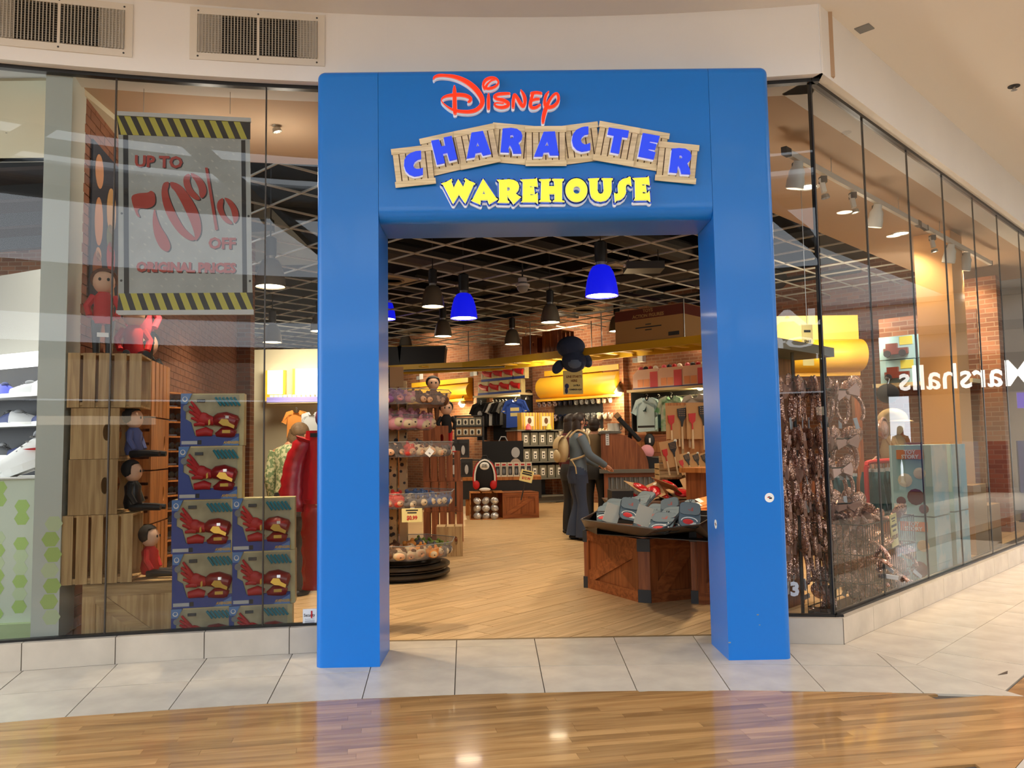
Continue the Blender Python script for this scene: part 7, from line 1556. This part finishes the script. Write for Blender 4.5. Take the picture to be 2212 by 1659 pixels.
# pale crates and cards of kitchen utensils
YK = 4.9
kc = at(1424, 1003, YK); 
crate('display_crate', 'pale slatted crate on its side below the utensil cards, left one', (at(1425, 1048, YK).x, YK, at(1425, 1050, YK).z), 0, .36, .3, .26, 'end', 'crate', 'crateh', 'pale crates under the utensils')
cw = T('utensil_stand', 'pale wood slat stand holding the cards of kitchen utensils', 'stand', (at(1424, 1050, YK).x, YK - .02, 0))
for k in range(3): G().box(-.0, .28, -.02, -.005, .86 + k * .088, .86 + k * .088 + .078).obj('slat', M['crateh'], cw); G().box(.295, .62, -.03, -.015, .84 + k * .088, .84 + k * .088 + .078).obj('slat', M['crateh'], cw)
G().box(.10, .62, .0, .02, 0, 1.74).obj('back_board', M['orangewood'], cw); G().box(.27, .30, -.02, 0, .0, 1.5).obj('upright', M['crate'], cw); G().box(0, .62, 0, .3, 0, .84).obj('cabinet', M['cherryv'], cw)
M['ucard'] = mat('utensil_card', (196, 150, 98), .8); M['sil_r'] = mat('silicone_red', (196, 40, 34), .4); M['sil_k'] = mat('silicone_black', (30, 28, 28), .4); M['uhandle'] = mat('pale_handle', (216, 184, 140), .5)
def ucard(label, px, py, Y, s, rx=0, ry=0):
    q = at(px, py, Y); t = T('utensil_card', label, 'utensil set', (q.x, Y, q.z), 0, 'kitchen utensil cards'); t.rotation_euler = (rx, ry, 0); t.scale = (s,) * 3
    G().box(-.10, .10, 0, .004, -.30, .0).obj('card', M['ucard'], t)
    G().prism([(.0, -.03), (.085, -.02), (.08, -.10), (.055, -.14), (.045, -.19), (.033, -.19), (.028, -.14), (.005, -.10)], -.012, -.002, bfr).obj('slotted_turner', M['sil_k'], t); g = G()
    for i in range(4):
        for j in range(4): g.bc((.018 + i * .016, -.0125, -.04 - j * .017), (.006, .001, .006))
    stuff(g.obj('slots', M['ucard'], t))
    G().prism([(-.085, -.09), (-.025, -.085), (-.03, -.15), (-.05, -.17), (-.05, -.22), (-.06, -.22), (-.062, -.17), (-.08, -.15)], -.012, -.002, bfr).obj('red_spatula', M['sil_r'], t)
    for x, z0, z1 in ((.039, -.19, -.39), (-.055, -.22, -.38)): G().tube([(x, -.007, z0), (x, -.007, z1)], [.008, .011], 8).obj('handle', M['uhandle'], t)
    g = G().lathe([(.018, 0), (.018, .001)], 16); o = g.obj('round_label', M['cream'], t, loc=(.085, -.003, -.015)); o.rotation_euler = (pi / 2, 0, 0); return t
ucard('utensil card with red spatula and black slotted turner, upper left of the stand', 1462, 876, YK - .06, 1.32); ucard('utensil card with red spatula and black slotted turner, upper right of the stand', 1508, 870, YK - .10, 1.42); ucard('utensil card leaning at the left under the upper cards', 1442, 952, YK - .12, 1.05, .0, radians(-10))
for k, px in enumerate((1474, 1494, 1512, 1530)): ucard('utensil card in the lower row of the stand, %s from the left' % ORD[k], px, 980, YK - .10 + .01 * k, .82, -.25, radians(-14))
ucard('utensil card hidden behind the upper left card', 1478, 878, YK - .04, 1.25)
# ================================================================ right window
def rpt(px, py, off): return onpl(px, py, rw(0, -off), NR)         # point on a plane parallel to the right glass, off metres inside
# headband racks
M['seq'] = glitter('rose_sequin', (214, 172, 154)); M['bow'] = mat('rose_satin', (178, 138, 122), .3, metal=.4, bump=.3, bs=20); M['plast'] = mat('pale_plastic', (196, 200, 206), .3); M['wire'] = mat('black_wire', (20, 20, 20), .4)
def headband():
    t = T('headband', 'x', 'headband'); R = .075
    G().tube([(R * sin(a), 0, -R * 1.05 - R * 1.05 * cos(a)) for a in [(-.80 + 1.6 * k / 16) * pi for k in range(17)]][::-1] if 0 else [(R * sin(a), 0, -.085 + R * 1.12 * cos(a)) for a in [(-.78 + 1.56 * k / 18) * pi for k in range(19)]], .010, 7).obj('band', M['seq'], t, smooth=True)
    for s in (-1, 1): G().ell((s * .066, 0, .030), (.044, .014, .048), 14, 9, R=Matrix.Rotation(s * .3, 3, 'Y')).obj('sequin_pad', M['seq'], t, smooth=True)
    b = G()
    for s in (-1, 1): b.prism([(0, .008), (s * .062, .036), (s * .070, .0), (s * .060, -.034), (0, -.008)], -.022, -.008, bfr)
    b.ell((0, -.018, 0), (.012, .010, .013), 8, 6); b.obj('bow', M['bow'], t)
    G().bc((.01, -.004, -.16), (.022, .003, .055)).obj('white_tag', M['plast'], t); return t
hb0 = None; RWN = ['top', 'second', 'third', 'fourth', 'lowest']
RACK = [(1690, 1835, 845, .42), (1690, 1835, 955, .42), (1690, 1822, 1020, .42), (1690, 1838, 1100, .42), (1692, 1840, 1185, .42)]
rack = T('headband_rack', 'black wire rack of rose sequin headbands just inside the small right pane', 'rack', rw(.55, -.45), atan2(DR.y, DR.x))
def rl(v): return rack.location + Matrix.Rotation(rack.rotation_euler.z, 3, 'Z') @ Vector(v)
G().box(-.62, .55, .30, .34, 0, 1.9).obj('back_board', M['cherryv'], rack)
for x in (-.6, -.03, .53): G().cyl((x, .05, 0), (x, .05, 1.9), .012, n=6).obj('post', M['wire'], rack)
G().box(-.62, .55, -.02, .34, 1.9, 1.97).obj('grey_shelf', M['shg'], rack)
for ri, (a, b, py, off) in enumerate(RACK):
    n = 9; zc = at((a + b) / 2, py, 1.1).z; nw = 0
    for k in range(n):
        px = a + (b - a) * (k + .4) / n; q = at(px, py, .95 + .05 * k + .12 * (k % 2)); q.z = zc
        if (q - rw(0, 0)).dot(NR) > -.18: q = q - NR * ((q - CR).dot(NR) + .18)
        nw += 1; lb = 'rose sequin headband on the %s row of the wire rack, %s from the left' % (RWN[ri], ORD[k])
        ro = (rnd.uniform(-.12, .12), rnd.uniform(-.2, .2), radians(70) + rnd.uniform(-.35, .35) if k < n - 2 else radians(10) + rnd.uniform(-.3, .3))
        if hb0 is None: hb0 = headband(); hb0.location = q; hb0.rotation_euler = ro; hb0['label'] = lb; hb0['group'] = 'headbands on the wire rack'; hb0.scale = (1.5,) * 3
        else: dup(hb0, q, rot=ro, label=lb, group='headbands on the wire rack', scale=rnd.uniform(1.4, 1.6))
        g = G(); g.cyl(Vector((0, 0, 0)), Vector((0, .0, .035)), .004, n=5)
    q0, q1 = at(a - 5, py - 6, 1.0), at(b + 5, py - 6, 1.35); q0.z = q1.z = zc + .022; g = G(); g.cyl(q0 - rack.location, q1 - rack.location, .006, n=6); g.v = [tuple(Matrix.Rotation(-rack.rotation_euler.z, 3, 'Z') @ Vector(v)) for v in g.v]; g.obj('wire_arm', M['wire'], rack)
# house number on the small pane
Q, a = onarc(1717, 1274, RG - .002); t = T('door_number', 'white house number on the small glass pane right of the portal', 'number', Q, -a); text('numeral', '3', .115, M['plast'], t, (0, 0, 0), bold=.006, ext=.0004); text('numeral', '4', .115, M['plast'], t, (-.085, 0, 0), bold=.006, ext=.0004)
# wire bin with loose headbands
def rbox(name, label, cat, px0, px1, Y0, z): p = at(px0, 1200, Y0); return T(name, label, cat, (p.x, p.y, z), atan2(DR.y, DR.x))
WBO = 0
wb_ = T('wire_bin', 'black wire bin heaped with loose rose sequin headbands behind the right glass', 'bin', rw(.74, -.14), atan2(DR.y, DR.x)); BL, BWd, BH = 1.05, .42, .62
def wbl(v): return wb_.location + Matrix.Rotation(wb_.rotation_euler.z, 3, 'Z') @ Vector(v)
for z in (.05, .25, .45, .66): G().tube([(0, 0, z), (BL, 0, z), (BL, BWd, z), (0, BWd, z)], .005, 5, True).obj('hoop', M['wire'], wb_)
for k in range(25): x = BL * k / 24; G().cyl((x, 0, 0), (x, 0, .66), .003, n=5).obj('wire', M['wire'], wb_)
for k in range(10): y = BWd * k / 9; G().cyl((0, y, 0), (0, y, .66), .003, n=5).obj('wire', M['wire'], wb_)
G().box(0, BL, 0, BWd, .0, .02).obj('floor_panel', M['wire'], wb_)
for k in range(40):
    lay = k // 10; q = wbl((.09 + (k % 10) * .095, .08 + rnd.uniform(0, .3), .14 + lay * .165 + rnd.uniform(0, .05))); dup(hb0, q, rot=(rnd.uniform(-1.3, 1.3), rnd.uniform(-1.4, 1.4), rnd.uniform(0, 6)), label='loose rose sequin headband in the wire bin, %s layer, %s along the glass' % (('bottom', 'second', 'third', 'top')[lay], ORD[k % 10]), group='loose headbands in the wire bin', scale=1.5)
q = rpt(1935, 1180, .115); t = pricesign('cream price sign hanging on the wire bin among the headbands', q, radians(44), (.13, .24), [(.07, .012, .21, M['dark']), (.05, .008, .19, M['dark']), (.10, .018, .155, M['dark']), (.06, .016, .12, M['dark']), ('$12.90', .045, .07, M['signt'])], 0); t.rotation_euler = (0, radians(-6), radians(44))
# figure with hard hat, shiny pouches above the bin
M['hat'] = mat('hard_hat_cream', (232, 206, 160), .25); M['tanj'] = mat('tan_jacket', (150, 124, 92), .8)
q = rpt(1932, 985, .95); dl = T('hatted_doll', 'plain stuffed doll in a tan jacket wearing a cream hard hat on the bin stand', 'doll', q - Vector((0, 0, .05)), radians(50))
G().lathe([(.12, 0), (.14, .10), (.11, .22), (.06, .28)], 16).obj('jacket', M['tanj'], dl, smooth=True); G().ell((0, 0, .38), (.12, .115, .13), 16, 10).obj('head', M['pcrm'], dl, smooth=True)
G().ell((0, 0, .43), (.15, .15, .12), 18, 10, squash=lambda p: Vector((p.x, p.y, max(p.z, -.02)))).obj('hard_hat', M['hat'], dl, smooth=True); G().lathe([(.14, .41), (.185, .405), (.14, .425)], 22, (0, -.02, 0)).obj('hat_brim', M['hat'], dl, smooth=True)
for s in (-1, 1): G().tube([(s * .10, 0, .23), (s * .17, -.06, .14), (s * .12, -.14, .12)], [.05, .045, .035], 8).obj('arm', M['tanj'], dl, smooth=True); G().ell((s * .11, -.17, .12), (.035, .04, .03), 8, 6).obj('glove', M['cream'], dl, smooth=True)
G().cyl((0, 0, 0), (0, 0, -.55), .03).obj('stand_rod', M['wire'], dl); G().lathe([(.16, -.56), (.16, -.54)], 16).obj('stand_plate', M['wire'], dl)
st2 = T('product_stand', 'dark wood stand behind the wire bin carrying the hatted doll', 'stand', (q.x, q.y, 0), atan2(DR.y, DR.x)); zt_ = (q.z - .05) - .56; G().box(-.3, .3, -.25, .25, 0, zt_).obj('body', M['cherryv'], st2); 
t = T('knitted_cap', 'black knitted cap with glitter hanging above the hatted doll', 'hat', rpt(1918, 850, .9), .6); G().ell((0, 0, 0), (.11, .11, .10), 14, 9).obj('cap', M['tee_k'], t, smooth=True); g = G(); g.tube([(0, 0, .09), (.03, 0, .15), (-.02, 0, .16)], .012, 6); g.obj('tassel', M['steel'], t)
for k, (px, py) in enumerate(((1905, 925), (1890, 1010), (1950, 1005))):
    t = T('foil_pouch', 'glossy dark rose pouch beside the hatted doll, %s' % ('upper left', 'lower left', 'lower right')[k], 'pouch', rpt(px, py, .85), .8, 'glossy pouches'); G().ell((0, 0, 0), (.11, .05, .09), 12, 8).obj('pouch', M['bow'] if k == 2 else M['seq'], t, smooth=True); G().tube([(.10 * cos(a), -.02, .10 * sin(a)) for a in [2 * pi * j / 14 for j in range(14)]], .012, 6, True).obj('hoop', M['bow'], t)
# teal bags on a red rail
rd = T('garment_rack', 'rack with a bent red tube hung with teal bags behind the right glass', 'rack', Vector((rpt(1870, 1000, .72).x, rpt(1870, 1000, .72).y, 0)), atan2(DR.y, DR.x)); M['teal'] = mat('teal_bag', (44, 96, 108), .35, bump=.8, bs=12)
G().tube(cr([(0, 0, .0), (0, 0, .92), (.03, 0, 1.02), (.12, 0, 1.06), (1.0, 0, 1.06), (1.0, 0, 1.06)], 5), .022, 8).obj('red_tube', M['red'], rd, smooth=True); G().cyl((1.0, 0, 0), (1.0, 0, 1.06), .02, n=8).obj('post', M['red'], rd); G().box(-.1, 1.1, -.12, .25, 0, .05).obj('foot', M['wire'], rd)
bg = None
for k in range(13):
    row = 0 if k < 8 else 1; kk = k if k < 8 else k - 8; p = Vector((.12 + kk * .105, .0 + .0 * row, 1.03)) if row == 0 else Vector((-.42 + kk * .085, .12, 1.0)); q = rd.location + Matrix.Rotation(rd.rotation_euler.z, 3, 'Z') @ p; lb = 'teal plastic bag on a hanger %s, %s along' % (('on the red rail', 'left of the red rail')[row], ORD[kk])
    if bg is None:
        bg = T('hanging_bag', lb, 'bag', q, rd.rotation_euler.z + 1.0, 'teal bags on hangers'); G().grid(lambda u, v: ((-.12 + .24 * u) * (1 - .25 * (1 - v)), .022 * sin(u * 9 + v * 4), -.06 - .40 * v + .0 * u), 10, 8).grid(lambda u, v: ((.12 - .24 * u) * (1 - .25 * (1 - v)), .03 + .022 * sin(u * 8 + v * 5), -.06 - .40 * v), 10, 8).obj('bag', M['teal'], bg, smooth=True); G().tube(cr([(0, 0, -.07), (0, 0, .0), (.02, 0, .03), (0, 0, .05), (-.02, 0, .03)], 3), .004, 5).obj('hook', M['steel'], bg); G().bc((0, -.01, -.05), (.16, .008, .03)).obj('hanger', M['plast'], bg)
    else: dup(bg, q, rd.rotation_euler.z + 1.0 + rnd.uniform(-.3, .3), lb)
G().box(-.5, -.48, .1, .14, 0, 1.02).obj('post', M['wire'], rd); G().cyl((-.5, .12, 1.01), (0, .12, 1.01), .01, n=6).obj('bar', M['wire'], rd)
# pale blue cartons
M['ltblue'] = mat('carton_pale_blue', (164, 206, 214), .5); M['ltblue2'] = sheetmat('carton_blue_print', (156, 196, 206), (186, 206, 206), 5, .5, .06); M['olab'] = mat('carton_orange', (226, 140, 84), .5)
def bcart(label, px, z, off, k):
    q = rpt(px, 1100, off); t = T('blue_carton', label, 'carton', (q.x, q.y, z), atan2(DR.y, DR.x), 'pale blue cartons'); G().box(0, .42, 0, .34, 0, .60).obj('carton', M['ltblue2'], t); G().box(-.002, 0, .0, .34, 0, .60).obj('end_panel', M['ltblue'], t)
    G().box(-.006, -.002, .06, .28, .48, .56).obj('orange_label', M['olab'], t); 
    for s, zz_ in (('TOY', .54), ('STORY', .50)): text('lettering', s, .045, M['white'], t, (-.0075, .17, zz_), rz=-pi / 2, bold=.002, ext=.0006)
    for (yy, zz_, rr2) in ((.10, .36, .05), (.22, .30, .06), (.14, .16, .07), (.26, .12, .04), (.08, .06, .04)): o = G().lathe([(rr2, 0), (rr2 * .6, .0015)], 12, cap=True).obj('print_shape', (M['olab'], M['cream'], M['maroonp'])[int(yy * 100) % 3], t, loc=(-.003, yy, zz_)); o.rotation_euler = (0, -pi / 2, 0)
    G().box(-.004, -.002, .22, .32, .0, .10).obj('barcode_label', M['white'], t); return t
for k, (px, z, off, lb) in enumerate(((2018, .0, .14, 'pale blue carton at the floor, nearer to the wire bin'), (2018, .61, .14, 'pale blue carton stacked on the nearer floor carton'), (2062, .0, .16, 'pale blue carton at the floor beside the orange pillar'), (2062, .61, .16, 'pale blue carton stacked beside the orange pillar'))): bcart(lb, px, z, off, k)
# pillar lit orange; that light is put into its base colour
q = rpt(2052, 1000, .85); cpil = st(G().box(-.22, .22, -.2, .2, 0, 3.66).obj('trim_2', mat('pillar_orange_lighting', (236, 178, 112), .6))); cpil.location = (q.x, q.y, 0); cpil.rotation_euler = (0, 0, atan2(DR.y, DR.x))
# cardboard and dark goods further along the glass
for k, (px, z, h_) in enumerate(((2105, 0, .75), (2135, 0, .5))): q = rpt(px, 1100, .5); carton('cardboard_carton', ('brown carton behind the far panes right of the orange pillar', 'second brown carton at the far right panes')[k], (q.x, q.y, z), atan2(DR.y, DR.x), (.5, .4, h_), M['boxcard'])
# track heads along the right window
qa, qb = rpt(1700, 228, .62), rpt(1995, 405, .62); qa.z = qb.z = 3.5
track(qa, qb, 'pale ceiling track behind the right panes, nearer one'); qc, qd = rw(3.9, -.62, 3.5), rw(6.6, -.62, 3.5); track(qc, qd, 'pale ceiling track behind the right panes, further one')
def tp(t): return rw(t, -.62, 3.46)
tt0 = (qa - CR).dot(DR)
for t_, kind, lit, lab in ((tt0 + .12, 0, True, 'lit spotlight nearest the portal on the right track'), (tt0 + .62, 1, False, 'unlit spotlight fitting on the right track'), (tt0 + 1.25, 1, True, 'small bare lit spotlight on the right track'), (tt0 + 1.8, 0, True, 'lit spotlight at the end of the nearer right track'), (4.3, 1, True, 'small bare lit spotlight beyond the orange pillar'), (4.9, 0, False, 'unlit spotlight on the further right track'), (5.5, 0, True, 'tilted lit spotlight on the further right track')): head(tp(t_), tp(t_) + NR * (.10 if kind == 0 else .5) - Vector((0, 0, 1.0)) + DR * .1 - NR * .35, lab, kind, 85, .062, lit)
# downlights in the soffit and in the mall ceiling
def downl(p, label, power, group, r=.085):
    t = T('downlight', label, 'downlight', p, 0, group); G().lathe([(r * 1.25, 0), (r * 1.25, -.006), (r, -.006), (r * .9, .0)], 22, cap=False).obj('ring', M['white'], t, smooth=True); G().lathe([(r * .92, -.001), (.0001, -.001)], 22, cap=False).obj('lens', M['bulb'], t)
    if power: light('downlight_lamp', 'SPOT', Vector(p) - Vector((0, 0, .03)), power, WARM, r * .7, Vector(p) - Vector((0, 0, 2)), 115, .7)
for k, t_ in enumerate((2.3, 4.8, 7.2)): downl(rw(t_, -1.1, ZS - .001), 'round downlight in the soffit behind the right glass, %s' % ('nearest', 'middle', 'furthest')[k], 70, 'soffit downlights')
for k, t_ in enumerate((1.6, 3.3, 5.0, 6.7)): downl(rw(t_, 1.7, ZC - .001), 'round downlight in the mall ceiling, seen as a reflection, %s' % ('nearest', 'second', 'third', 'furthest')[k], 60, 'mall downlights', .10)
q = at(1745, 745, 2.2); t = pricesign('cream hanging sign above the headband racks', q - Vector((0, 0, .18)), radians(6), (.10, .36), [(.06, .02, .30, M['dark']), ('EARS', .032, .21, M['dark']), (.07, .06, .10, M['signt'])]); G().cyl((0, .002, .36), (0, .002, 3.66 - q.z + .18), .003, n=5).obj('hanging_wire', M['steel'], t)
# fittings on the mall ceiling
q = onpl(1867, 61, (0, 0, ZC), (0, 0, 1)); t = T('ceiling_plate', 'small square grey plate on the mall ceiling at the upper right', 'plate', q, radians(44)); G().box(-.05, .05, -.05, .05, -.006, 0).obj('plate', M['mgrey'], t)
q = onpl(2190, 186, (0, 0, ZC), (0, 0, 1)); t = T('sprinkler', 'dark round sprinkler head on the mall ceiling at the right edge', 'sprinkler', q); G().lathe([(.045, 0), (.045, -.006)], 18).obj('rose', M['dark'], t); G().lathe([(.012, -.006), (.012, -.03), (.025, -.035)], 10).obj('deflector', M['steel'], t)
# back of the shop seen through the small right pane: valance, shelf, toy boxes
q0, q1 = at(1672, 770, 7.2), at(1870, 770, 7.0); vt = T('valance', 'yellow valance behind the headband racks', 'valance', (q0.x, 7.2, q0.z)); L_ = q1.x - q0.x
r = .24; G().prism([(r * 1.3 * sin(a), r * cos(a)) for a in [pi * k / 12 for k in range(13)]], 0, L_, lambda y, z, x: (x, -y, z)).obj('curved_front', M['vyel'], vt, smooth=True); G().box(0, L_, 0, .1, -.3, .6).obj('back_board', M['vyel'], vt)
for x in (0, L_ - .1): G().box(x, x + .1, .02, .12, -q0.z, -.3).obj('post', M['cherryv'], vt)
light('valance_lamp', 'AREA', (q0.x + L_ / 2, 6.0, q0.z + .6), 25, WARM, .5, (q0.x + L_ / 2, 7.2, q0.z), sx=L_)
bb = T('brick_pier', 'pale lit brick pier far behind the right panes', 'pier', at(2112, 800, 6.5)); bb.location.z = 0; g = G(); g.box(-.3, .3, -.05, .2, 0, 3.5); g.obj('pier', M['brick'], bb); bb.rotation_euler = (0, 0, A45); light('pier_lamp', 'POINT', at(2095, 735, 6.0), 30, WARM, .1)
sh3 = T('toy_shelf', 'bright wall shelf with boxed toys behind the right panes', 'shelf', at(1885, 830, 6.0), A45); G().box(0, 1.2, 0, .35, -.05, 0).obj('board', M['shelfw'], sh3); G().box(0, 1.2, .33, .36, -1.4, .9).obj('back_panel', M['brick'], sh3)
trk = None
for k in range(4):
    q = sh3.location + Matrix.Rotation(A45, 3, 'Z') @ Vector((.1 + (k % 2) * .48, .02, .001 + (k // 2) * .31)); lb = 'pale blue boxed toy car on the bright wall shelf, %s row, %s' % (('lower', 'upper')[k // 2], ('left', 'right')[k % 2])
    if trk is None:
        trk = T('boxed_toy_car', lb, 'toy box', q, A45, 'boxed toy cars'); G().box(0, .44, 0, .25, 0, .30).obj('carton', M['ltblue'], trk); g = G(); g.bc((.22, -.03, .10), (.30, .05, .08)); g.bc((.17, -.03, .17), (.14, .05, .07)); g.obj('car_body', mat('toy_car_brown', (120, 56, 40), .4), trk)
        for x in (.12, .31): o = G().lathe([(.045, 0), (.045, .02)], 14).obj('wheel', M['dark'], trk, loc=(x, -.055, .07)); o.rotation_euler = (pi / 2, 0, 0)
        G().box(.26, .42, -.004, 0, .18, .29).obj('yellow_print', M['hy'], trk)
    else: dup(trk, q, A45, lb)
light('shelf_lamp', 'AREA', sh3.location + Vector((.4, -1.0, 1.2)), 22, (1, .92, .8), .4, sh3.location + Vector((.4, 0, .2)))
dsk = T('low_counter', 'brown low counter behind the teal bags', 'counter', rw(3.6, -2.0), atan2(DR.y, DR.x)); G().box(-1.2, 1.5, 0, .6, 0, .95).obj('body', M['cherryv'], dsk); G().box(-1.25, 1.55, -.05, .65, .95, 1.0).obj('top', M['orangewood'], dsk); tub = T('plastic_tub', 'grey plastic tub on the low counter behind the headbands', 'tub', dsk.location + Matrix.Rotation(dsk.rotation_euler.z, 3, 'Z') @ Vector((-.6, .1, 1.001)), dsk.rotation_euler.z); G().prism([(0, 0), (.4, 0), (.46, .28), (-.06, .28)], 0, .3, bfr).obj('tub', M['mgrey'], tub); G().box(-.08, .48, -.02, .32, .28, .31).obj('lid', M['gun'], tub)
light('window_fill_lamp', 'SPOT', rw(2.0, -1.0, 3.55), 90, WARM, .08, rw(1.6, -.7, .6), 80, .7); light('window_fill_lamp', 'SPOT', rw(3.4, -1.0, 3.55), 70, (1, .66, .32), .08, rw(3.0, -1.0, .6), 80, .7)
# ================================================================ store across the corridor (seen mirrored in the right-hand glass)
tl = (rw(0, ROFF) - FO).dot(NR) / RF.dot(NR) + .05; tr2_ = tl + 12
m0, m1 = mirpx(2212, 805), mirpx(1943, 810); tM = [(mirpx(2226, 805) - FO).dot(RF), (m1 - FO).dot(RF)]; zM = (mirpx(2080, 815).z)
zf0, zf1 = mirpx(2080, 850).z, mirpx(2080, 768).z; ta_, tb_ = (mirpx(2300, 800) - FO).dot(RF), (mirpx(1915, 800) - FO).dot(RF)
print('facade t', tl, 'sign', tM, zf0, zf1, ta_, tb_)
M['fasc'] = mat('dark_fascia', (40, 34, 32), .5); M['sgw'] = emit('store_letter', (255, 252, 244), 3.0)
cst = st(cor('wall_corridor', ta_ - 6, tr2_ + 8, .05, .25, zf1, 7.0, mat('corridor_wall', (206, 202, 196), .7)))
cor('fascia', ta_, tb_, -.12, .2, zf0, zf1, M['fasc'], cst); cor('side_wall', tb_, tr2_ + 8, 0, .2, 0, zf1, mat('corridor_tan', (206, 190, 166), .7), cst); cor('band', ta_ - 6, tr2_ + 8, -.06, .05, zf1 + .45, zf1 + .62, M['mgrey'], cst); cor('band', ta_ - 6, tr2_ + 8, -.04, .05, zf1 + 1.1, zf1 + 1.2, M['mgrey'], cst)
bt = T('store_sign', 'white lit lettering on the dark store fascia, seen mirrored in the right glass', 'sign', cp((tM[0] + tM[1]) / 2, -.13, zM), ACF)
me = text_mesh('Marshalls', 1.0, .012, .02); xs = [v.co.x for v in me.vertices]; wM = max(xs) - min(xs); k_ = (tM[1] - tM[0]) / wM
me.transform(Matrix.Diagonal((k_, 1, (mirpx(2000, 783).z - mirpx(2000, 838).z) / .73, 1))); me.materials.clear(); me.materials.append(M['sgw']); link('lettering', me, bt)
# its interior: pale room with rows of ceiling lamps, and shoppers
zi = zf0
cor('interior_back', ta_, tb_, 7.0, 7.2, 0, zi + .6, mat('store_interior', (206, 186, 158), .8), cst); cor('interior_ceiling', ta_, tb_, .1, 7.2, zi + .5, zi + .6, mat('store_ceiling', (180, 174, 164), .8), cst)
lamp_m = emit('store_tube', (255, 248, 232), 5)
for i in range(3):
    for j in range(6): cor('ceiling_lamp', ta_ + .2 + j * .7, ta_ + .6 + j * .7, 1.2 + i * 1.7, 1.45 + i * 1.7, zi + .46, zi + .49, lamp_m, cst)
for j in range(7): cor('goods_rack', ta_ + .2 + j * .6, ta_ + .6 + j * .6, 4.5, 5.2, 0, 1.2, (M['navy'], M['maroon'], M['mgrey'], M['card'])[j % 4], cst)
light('store_light', 'AREA', cp((tM[0] + tM[1]) / 2, 2.5, zi + .4), 160, (1, .93, .82), 2.5, cp((tM[0] + tM[1]) / 2, 2.5, 0), sx=3.5)
t = T('blue_screen', 'violet blue lit screen in the store across the corridor', 'screen', cp(ta_ + .5, .5, zf0 - .15), ACF); G().bc((0, 0, 0), (.5, .05, .3)).obj('panel', emit('screen_violet', (110, 80, 220), 1.2), t)
q = mirpx(1703, 832); t = T('time_sign', 'small lit time lettering mirrored in the small pane among the headbands', 'sign', q + NF * .3, ACF); text('lettering', 'SIX:02', .16, M['sgw'], t, (0, 0, 0), bold=.006, ext=.01)
# people in the corridor
for k, (px, foot, lab, tp_, bt_, hr) in enumerate(((1950, 1042, 'person with long hair in an olive coat, seen mirrored in the right glass', 'olive', 'dark', 'darkhair'), (1990, 1024, 'person in a blue shirt, seen mirrored in the right glass', 'royal', 'dark', 'darkhair'), (2050, 1046, 'person in a grey top at the right edge, seen mirrored in the right glass', 'mgrey', 'dark', 'darkhair'), (2100, 1040, 'person in a dark red top, seen mirrored in the right glass', 'maroon', 'navy', 'greyhair'))):
    d = mdir(px, foot); q = CAMV + d * (-H0 / d.z); person(lab, (q.x, q.y, 0), ACF + .3 * k, 1.68, dict(), M[tp_], M[bt_], M[hr], hairlen=.3 if k != 1 else .1)
# directory sign hanging in the mall (mirrored in the small right pane)
cn0 = Vector((.0, RG, 0))
ds = T('directory_sign', 'hanging grey and gold mall directory sign, mirrored in the small right pane', 'sign', (0, 0, 0))
def mirfront(px, py, D):   # mirror in the plane of the small front pane
    Pq = rw(0, -.06); nn = Vector((sin(A_COR * .7), cos(A_COR * .7), 0)); d = ray(px, py); Pv = CAMP + d * D; k = (Pv - Pq).dot(nn); return Pv - nn * (2 * k)
c = mirfront(1725, 720, 15); ds.location = c; ds.rotation_euler = (0, 0, pi); M['dsg'] = mat('directory_grey', (70, 74, 80), .5); M['dsy'] = mat('directory_gold', (166, 132, 40), .5)
G().box(-1.3, 1.3, 0, .1, -.02, .55).obj('upper_panel', M['dsg'], ds); G().box(-1.3, 1.3, .0, .1, -.75, -.02).obj('lower_panel', M['dsy'], ds)
M['dlet'] = emit('directory_letter', (255, 255, 255), 4)
text('lettering', 'GALLERIA', .40, M['dlet'], ds, (-.1, -.01, .27), bold=.012, ext=.004); text('lettering', 'Fifth Avenue Off', .27, M['dlet'], ds, (-.1, -.01, -.18), bold=.006, ext=.004); text('lettering', 'Century 21', .16, M['dlet'], ds, (.1, -.01, -.45), bold=.002, ext=.004); text('lettering', 'TJ Maxx', .16, M['dlet'], ds, (.1, -.01, -.64), bold=.002, ext=.004)
for x in (-1, 1): G().cyl((x, .05, .55), (x, .05, 4.0), .015).obj('hanger', M['steel'], ds)
lamps()
